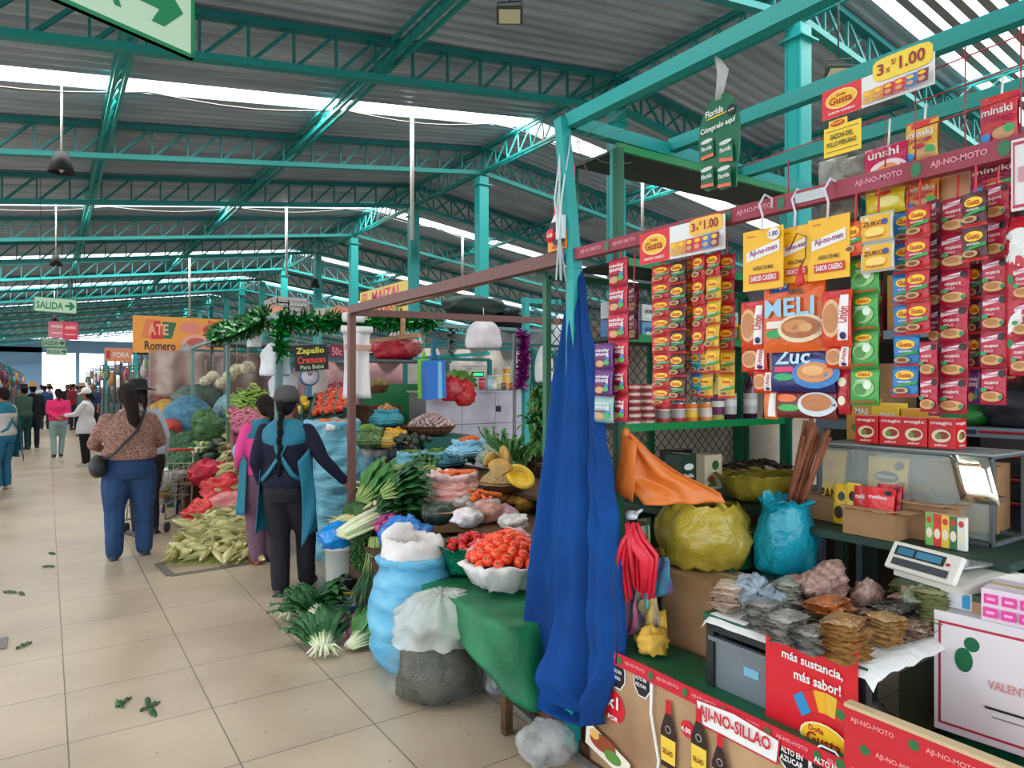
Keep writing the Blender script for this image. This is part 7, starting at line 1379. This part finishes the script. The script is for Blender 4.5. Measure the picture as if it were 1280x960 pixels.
fo=lambda u,v:(292+u*42-6*v,542-30*v,8.3+.9*v,0); ground('tuber_heap','sloping heap base under the pink tubers',fo,mat((150,70,90),.7),'heap'); scatter('pink_tuber','small pink tuber in the sloping heap','tuber','pink tubers in the sloping heap',[blob((.045,.03,.028),(206,116,140),(180,80,110),.2,i,'tuber',.35) for i in range(3)],slope_points(80,fo,.3),jit=1)
fb=lambda u,v:(284+u*46+v*6,524-42*v+8*abs(u-.6)*v*3,9.0+.7*v,0); ground('bean_heap','mound base under the broad bean pods',fb,mat((80,110,40),.8),'heap'); scatter('bean_pod','green broad bean pod in the high heap by the pole','bean pod','broad bean pods in the high heap',[pod(.19,.02,(120,160,56)),pod(.17,.018,(150,180,70)),pod(.2,.018,(96,136,50))],slope_points(90,fb,.2,.04),jit=.6)
t=thing('slanted_tray','dark green slanted tray of tomatoes and onions behind the price sign','tray',(0,0,0)); fr2=lambda u,v:(376+u*56+v*6,521-34*v-8*u,7.3+.9*v,0)
q=MB(); q.use(mat((20,80,60),.5)); n=6
for a in range(5): q.bar(SP(fr2(a/4,0)),SP(fr2(a/4,1)),.03,.06)
q.build('dividers',t); q=MB(); q.use(mat((24,60,50),.6)); q.grid(lambda u,v:SP(fr2(u,v))+V(0,0,-.05),6,6); mods(q.build('tray_bottom',t),solid=.02)
q=MB(); q.use(mat((60,56,50),.9)); q.grid(lambda u,v:SP(fr2(u,0))+V(0,0,-.06-1.2*v),6,2); q.build('front_board',t)
scatter('tomato','red tomato in the slanted green tray','tomato','tomatoes in the slanted tray',[tm],slope_points(70,lambda u,v:fr2(.3+.7*u,v*.8),.4),up=True); scatter('red_onion','pinkish red onion at the upper left of the slanted tray','onion','onions in the slanted tray',[bulb(.036,(196,70,100),1.1,.01)],slope_points(34,lambda u,v:fr2(u*.8,.75+.25*v),.4),up=True)
for i,x in enumerate((377,383,380)): tag(pepper and inst('yellow_pepper',pepper((240,190,40),.11,.04),None,P(x,512-6*i,7.6)),'yellow pepper at the left end of the slanted tray','pepper','yellow peppers by the slanted tray')
fbr=lambda u,v:(204+u*44+v*8,590-44*v,.46+.3*v); bench('low bench under the broccoli near the aisle',1.35,2.1,8.9,12.2,.42); ground('crate_heap','dark heap base under the broccoli',fbr,mat((30,56,40),.8),'heap',dz=-.08)
scatter('broccoli_head','dark green broccoli head on the low bench','broccoli','broccoli heads on the low bench',[broc(.14,(46,86,60),i) for i in range(3)],slope_points(22,fbr,.3,.03),jit=.4)
o=broc(.1,(226,220,180),4); 
q=MB(); q.use(mat((232,224,190),.6,.8,50,.2,20)); [q.ell((.05*math.cos(i*2.4)*(i/7)**.5,.05*math.sin(i*2.4)*(i/7)**.5,.02*(1-i/7)),.035,8,6,amp=.3,seed=i) for i in range(8)]; cfm=q
q.use(mat((150,180,90),.5)); [leaf(q,(0,0,-.03),(.12*math.cos(a),.12*math.sin(a),.05),.07) for a in(0,1.2,2.5,3.7,5)]; me=q.mesh('cauliflower')
for i,(x,y) in enumerate([(245,548),(252,557),(246,564)]): tag(inst('cauliflower',me,None,PZ(x,y,.72)),'cream cauliflower right of the broccoli, %s of three'%['upper','right','lower'][i],'cauliflower')
dsq=blob((.12,.08,.075),(30,46,38),(46,64,50),.06,1,'dark_squash',.35); scatter('dark_squash','dark green squash piled right of the cauliflower','squash','dark squashes right of the cauliflower',[dsq],[PZ(x,y,z) for x,y,z in((262,572,.6),(275,578,.58),(268,560,.72),(282,566,.7),(256,584,.5),(288,580,.55),(275,553,.8))],jit=.4)
for i,(x,y,l) in enumerate([(262,540,'upper'),(256,528,'lower')]): lump('lettuce_bunch','bunch of curly green lettuce above the dark squashes, %s one'%l,'lettuce',PZ(x,y+8,.95),(.16,.16,.14),mat((70,120,60),.6,1,30,.5,20,c2=(40,84,44)),.5,4,i)
for i,(x,yb,w_,h_,z,cc,l) in enumerate([(212,503,.3,.2,1.33,(214,110,120),'pink sack on top of the sack pile'),(248,515,.42,.24,1.18,(110,130,116),'grey green net sack in the upper row of the sack pile'),(206,532,.26,.22,1.0,(206,160,70),'yellow brown net sack at the left of the sack pile'),(236,548,.4,.34,.74,(84,140,170),'large blue sack at the bottom of the sack pile'),(210,548,.2,.16,.8,(190,60,60),'red net sack low in the sack pile'),(285,530,.2,.22,1.1,(120,160,170),'pale blue grey bag left of the broad beans')]):
    p=PZ(x,yb,z) if z<1.4 else P(x,yb,11); lump('produce_sack',l,'sack',P(x,yb,12.2-.35*i),(w_,.25,h_),mat(cc,.7,.7,14,.3,10),.12,1.6,i,n=26,k=16)
q=MB(); q.use(WD); q.box((0,0,.3),(1.5,1.0,.6)); q.box((0,.8,.5),(1.7,.9,1.0)); tag(q.build('pallet_stack',None,(P(232,560,12).x,11.6,0)),'wooden block under the pile of coloured sacks','stand')
# red plastic, stools, bin, pale blue sack beside corn
for i,(x,y,z,r_,cc,l) in enumerate([(256,654,.16,(.2,.2,.12),(222,36,44),'bright red plastic sheet left of the corn heap, left fold'),(282,622,.36,(.26,.2,.12),(226,40,46),'red plastic sheet beside the corn, upper fold'),(290,640,.26,(.24,.16,.1),(236,140,140),'pale pink plastic fold between the red sheets'),(262,606,.42,(.22,.16,.14),(214,24,60),'crimson plastic under the dark squashes'),(225,600,.42,(.16,.14,.06),(130,128,130),'grey cloth on the red bin')]):
    lump('plastic_sheet',l,'plastic sheet',PZ(x,y,z),r_,mat(cc,.35,.7,12,.2,6),.4,2.4,i+1,n=30,k=18)
p=PZ(222,622,.0); t=thing('red_bin','red plastic bin in front of the broccoli','bin',(p.x+.1,p.y+.1,0)); q=MB(); q.use(mat((206,28,40),.35)); q.lathe([(.15,0),(.16,.01),(.2,.36),(.215,.37),(.2,.38),(.15,.05),(.001,.05)],20,sup=.2); q.build('bin_wall',t)
def stool(label,px,py,cc,z=0):
    p=PZ(px,py,z); t=thing('plastic_stool',label,'stool',(p.x,p.y,z),.4); m=mat(cc,.4); q=MB(); q.use(m); q.box((0,0,.36),(.27,.27,.03),bev=.01); q.box((0,0,.325),(.25,.25,.05)); q.build('seat',t)
    for a in(-1,1):
        for b in(-1,1): q=MB(); q.use(m); q.bar((a*.11,b*.11,.33),(a*.15,b*.15,0),.035); q.build('leg',t)
    q=MB(); q.use(m); q.box((0,-.135,.16),(.24,.012,.04)); q.box((0,.135,.16),(.24,.012,.04)); q.build('stretcher',t)
stool('grey plastic stool before the red bin',250,632,(120,124,132)); stool('dark blue plastic stool left of the grey one',226,640,(50,56,84))
lump('produce_sack','pale blue sack of husks above the corn heap','sack',PZ(308,578,.72),(.15,.15,.12),mat((140,196,222),.5,.6,14),.15,2,3); lump('white_sack','white sack standing behind the corn heap, next to the mauve trousers','sack',PZ(318,698,0)+V(.1,.15,0),(.12,.12,.2),WS,.15,2,5)
lump('red_sack','red net sack on the floor between the walking person and the bucket','sack',PZ(396,700,0)+V(.1,.2,0),(.1,.12,.17),mat((206,44,40),.4,.7,20),.15,2,6)
q=MB(); q.use(mat((104,98,90),.5,.2,20)); P4=[PZ(x,y) for x,y in((197,705),(318,690),(330,702),(213,720))]
for a in range(4): b=P4[(a+1)%4]; q.bar(P4[a]+V(0,0,.004),b+V(0,0,.004),.07,.008)
struct(q.build('trim_drain_frame')); q=MB(); q.use(mat((110,106,100),.5,.3,30)); a=PZ(2,805); q.box((a.x-.12,a.y,.004),(.3,.22,.008)); struct(q.build('trim_drain_cover'))
# shopping cart
p=PZ(198,664); t=thing('shopping_cart','wire shopping cart loaded with bags, right beside the patterned woman','cart',(p.x+.05,p.y+.3,0),-.5); CM=metal((150,140,120),.35); q=MB(); q.use(CM)
for z,s in((.3,.85),(.42,.92),(.54,.98),(.66,1.0)): 
    w2,l2=.24*s,.38*s; q.tube([(-w2,-l2,z),(w2,-l2,z),(w2,l2,z),(-w2,l2,z),(-w2,-l2,z)],.006,5)
for i in range(9):
    a=-1+2*i/8
    for sx,sy in((a,-1),(a,1)): q.tube([(.24*.85*sx,.38*.85*sy,.3),(.24*sx,.38*sy,.66)],.003,4)
    for sx,sy in((-1,a),(1,a)): q.tube([(.24*.85*sx,.38*.85*sy,.3),(.24*sx,.38*sy,.66)],.003,4)
    q.tube([(.24*.85*a,-.32,.3),(.24*.85*a,.32,.3)],.003,4)
q.build('wire_basket',t); q=MB(); q.use(CM)
for sx in(-1,1): q.tube([(sx*.2,-.34,.3),(sx*.2,-.36,.14),(sx*.22,.34,.12),(sx*.22,.42,.82)],.01,6)
q.tube([(-.22,.42,.82),(.22,.42,.82)],.014,8,m=mat('red',.4)); q.build('chassis',t)
for sx in(-1,1):
    for sy in(-1,1): q=MB(); q.use(mat((40,40,42),.6)); q.tube([(sx*.21-.015,sy*.34,.055),(sx*.21+.015,sy*.34,.055)],.055,14); q.build('wheel',t)
for i,(dx,dy,cc,l) in enumerate([(0,-.1,(214,220,214),'white shopping bag in the cart'),(.02,.15,(110,170,90),'green shopping bag in the cart'),(-.02,.02,(190,140,90),'brown paper parcel in the cart')]): lump('shopping_bag',l,'bag',(p.x+.05+dx,p.y+.3+dy,.32+.1*(i==0)),(.11,.11,.12),mat(cc,.4,.6,12),.3,2,i)
# big wall of leaves left of the curtain
for i,(px,py) in enumerate([(672,560),(680,545),(668,530),(678,515),(674,500)]):
    g=MB(); g.use(LF); st=PY(px,py,4.9)
    for k in range(46): v=V(R.uniform(-1,1),R.uniform(-1.2,.2),R.uniform(-.6,1)).normalized(); leaf(g,v*.03,v*R.uniform(.12,.2),.05)
    g.tube([(0,0,-.1),(0,0,.05)],.02,6); tag(g.build('spinach_bunch',None,st),'large leafy green bunch stacked left of the blue curtain, %s of five'%['lowest','second','third','fourth','topmost'][i],'greens')
q=MB(); q.use(WD); st=PY(674,560,4.95); q.box((st.x,5.1,.5),(.4,.3,1.0)); tag(q.build('crate_stand',None),'wooden crate stand under the leafy bunches left of the curtain','stand')
# ---- rows of stalls further away
PC=[(206,60,60),(240,170,60),(90,150,80),(60,120,190),(226,226,220),(190,120,160),(230,130,60),(70,170,160),(140,90,60),(150,60,110),(210,200,120),(60,80,120)]
GB=[]
for s in range(4):
    q=MB(); q.use(mat((200,200,200),.5))
    q.ell((0,0,.1),(.14,.12,.13),12,8,amp=.3,seed=s*3); GB.append([tuple(v) for v in q.v]); FB=q.f
def goods(i,ci):
    q=MB(); q.use(mat(PC[ci],.5,.4,14,.35,10)); q.add([Vector(v) for v in GB[i]],FB); return q.mesh('bundle')
GCNT=[0]; REST=MB(); REST.use(mat((150,120,110),.6,.4,10,.9,3,c2=(70,110,120)))
GM_=[goods(i%4,i) for i in range(12)]
BX=[]
for i in range(6): q=MB(); q.use(mat(PC[(i*5+2)%12],.5)); q.box((0,0,.12),(.3,.24,.24)); q.decals([('e',0,.12,.07,.06,'white')],1,1,surf=lambda a,b:-.12); BX.append(q.mesh('box'))
def farstall(x,y,w_,d_,side,i,h=2.2,cloth_=None):
    lab='left' if side<0 else 'right'; t=thing('market_stall','stall frame and counter on the %s side of the aisle, further back'%lab,'stall',(x,y,0),0,'%s hand stalls along the aisle'%lab)
    q=MB(); q.use(mat([(90,120,110),(120,96,80),(60,100,120)][i%3],.7)); q.box((0,0,.42),(w_,d_,.84)); q.build('counter',t); q=MB(); q.use(TEAL2 if i%3==0 else BRN)
    for a in(-1,1):
        for b in(-1,1): q=MB(); q.use(TEAL2 if i%3==0 else BRN); q.bar((a*w_/2,b*d_/2,0),(a*w_/2,b*d_/2,h),.05); q.build('post',t)
    q=MB(); q.use(TEAL2); [q.bar((-w_/2,b*d_/2,h),(w_/2,b*d_/2,h),.04) for b in(-1,1)]; [q.bar((a*w_/2,-d_/2,h),(a*w_/2,d_/2,h),.04) for a in(-1,1)]; q.build('top_bars',t)
    q=MB(); q.use(mat(PC[(i*7+4)%12] if cloth_ is None else cloth_,.8,.2,8)); q.grid(lambda u,v:V(-side*-w_/2*.96,-d_/2+d_*u,.84+(h-.84)*v)+V(.03*math.sin(u*20),0,0),20,4); mods(q.build('back_cloth',t),solid=.01)
    rng=[(a,b,c) for a in range(int(w_/.4)) for b in range(int(d_/.42)) for c in range(2)]
    for a,b,c in rng:
        X=x-w_/2+.22+a*.4+R.uniform(-.05,.05); Y=y-d_/2+.22+b*.42+R.uniform(-.05,.05); z=.84+c*.24+(.12*a*(1 if side>0 else -1) if side>0 else .1*(int(w_/.4)-a)); k=R.randrange(16)
        GCNT[0]+=1
        if GCNT[0]>90 or y>34:
            if (a+b+c)%2: REST.add([Vector(v_)*1.5+V(X,Y,.84+c*.22) for v_ in GB[k%4]],FB)
            continue
        o=inst('bundle' if k<12 else 'goods_box',GM_[k] if k<12 else BX[k-12],None,(X,Y,.84+c*.22)); s=R.uniform(.8,1.4); o.scale=(s,s,s*R.uniform(.8,1.2)); o.rotation_euler.z=R.uniform(0,6); tag(o,'coloured bundle of goods on a %s hand stall far back'%lab,'goods','goods on the distant %s stalls'%lab)
    for k in range(int(d_/.5)):
        o=inst('hanging_bag',GM_[R.randrange(12)],None,(x-side*w_/2,y-d_/2+.25+.5*k,h-.45-R.uniform(0,.25))); o.scale=(.7,.9,1.5); tag(o,'colourful bag hanging from a %s hand stall far back'%lab,'bag','bags hanging on the distant %s stalls'%lab)
for i in range(14): farstall(3.0,14.6+3.0*i,1.6,2.4,1,i,2.2+.15*(i%3)); farstall(-1.95,13.2+3.1*i,1.4,2.4,-1,i+14,2.1+.2*(i%2))
tag(REST.build('heaped_goods',None),'mass of coloured goods on the furthest stalls','goods',kind='stuff')
# stalls in the hall behind the columns
def backstall(x,y,w_,h,cc,i,rz=0):
    t=thing('market_stall','stall with %s cloth wall in the depth of the hall'%cc[1],'stall',(x,y,0),rz,'stalls in the depth of the hall, %s'%cc[1])
    q=MB(); q.use(mat((90,84,80),.8)); q.box((0,0,.5),(w_,1.0,1.0)); q.build('counter',t); q=MB(); q.use(TEAL2)
    for a in(-1,1):
        for b in(-.5,.5): q.bar((a*w_/2,b,0),(a*w_/2,b,h),.06)
    for b in(-.5,.5): q.bar((-w_/2,b,h),(w_/2,b,h),.05)
    q.build('frame_bars',t); q=MB(); q.use(mat(cc[0],.8,.3,6,.25,3)); q.grid(lambda u,v:V(-w_/2+w_*u,.5+.04*math.sin(u*26),1.0+(h-1.05)*v),40,3); mods(q.build('back_cloth',t),solid=.01)
    for k in range(int(w_/.4)):
        for c in range(2):
            v=Matrix.Rotation(rz,3,'Z')@V(-w_/2+.2+.4*k,-.2+R.uniform(-.15,.15),1.0+c*.24); o=inst('bundle',GM_[R.randrange(12)],None,V(x,y,0)+v); s=R.uniform(.9,1.4); o.scale=(s,s,s); tag(o,'bundle of goods on a stall counter in the depth of the hall','goods','goods on the stalls in the depth of the hall')
cl=[((196,150,150),'pale pink'),((216,206,196),'cream'),((90,130,110),'sage'),((170,90,110),'rose'),((150,160,170),'grey'),((60,110,130),'petrol')]
for i,(x,y,w_,h) in enumerate([(4.6,10.2,3.0,2.0),(6.2,9.9,2.6,2.25),(8.8,8.4,3.2,2.3),(10.6,6.2,3.2,2.4),(5.4,13.5,3.4,2.2),(9.2,12.4,3.6,2.3),(6.0,18.9,4.4,2.3),(11,16,4.4,2.4),(6.2,22,5,2.4),(6.4,28.4,5,2.4),(6.6,34.7,5,2.4),(6.8,41.3,5,2.5),(14,10,4,2.5),(13.6,5,3,2.5)]): backstall(x,y,w_,h,cl[i%6],i,-.25 if x>8 else 0)

c,w_,h_=RY(186,350,440,496,13.2); q=MB(); q.use(mat((150,124,116),.3,.7,6,.4,3,c2=(186,160,150))); q.grid(lambda u,v:V(w_*(u-.5),.04*math.sin(u*30)+.05*noise.noise(V(u*9,v*4,0)),h_*(v-.5)),50,10); o=q.build('plastic_curtain',None,(c.x,13.2,c.z)); mods(o,solid=.008); tag(o,'brownish pink plastic sheet stretched behind the sack pile','sheet')
for i,(px,py) in enumerate([(257,476),(266,470),(278,478),(287,470),(296,462),(310,459)]): p=PX(px,py,2.1); o=lump('net_bag','small net bag of pale garlic hanging behind the poles, number counted by its spot: %s'%['leftmost','second from left','middle left','middle right','second from right','rightmost'][i],'bag',(p.x,p.y,p.z-.08),(.09,.08,.08),mat((206,200,170),.6,.6,40,.5,30,c2=(150,140,110)),.12,2,i,top=lambda q:q.tube([(0,0,.15),(0,0,.42)],.005,4)); o['label']='small net bag of garlic hanging between the poles, %s of six'%['leftmost','second','third','fourth','fifth','rightmost'][i]
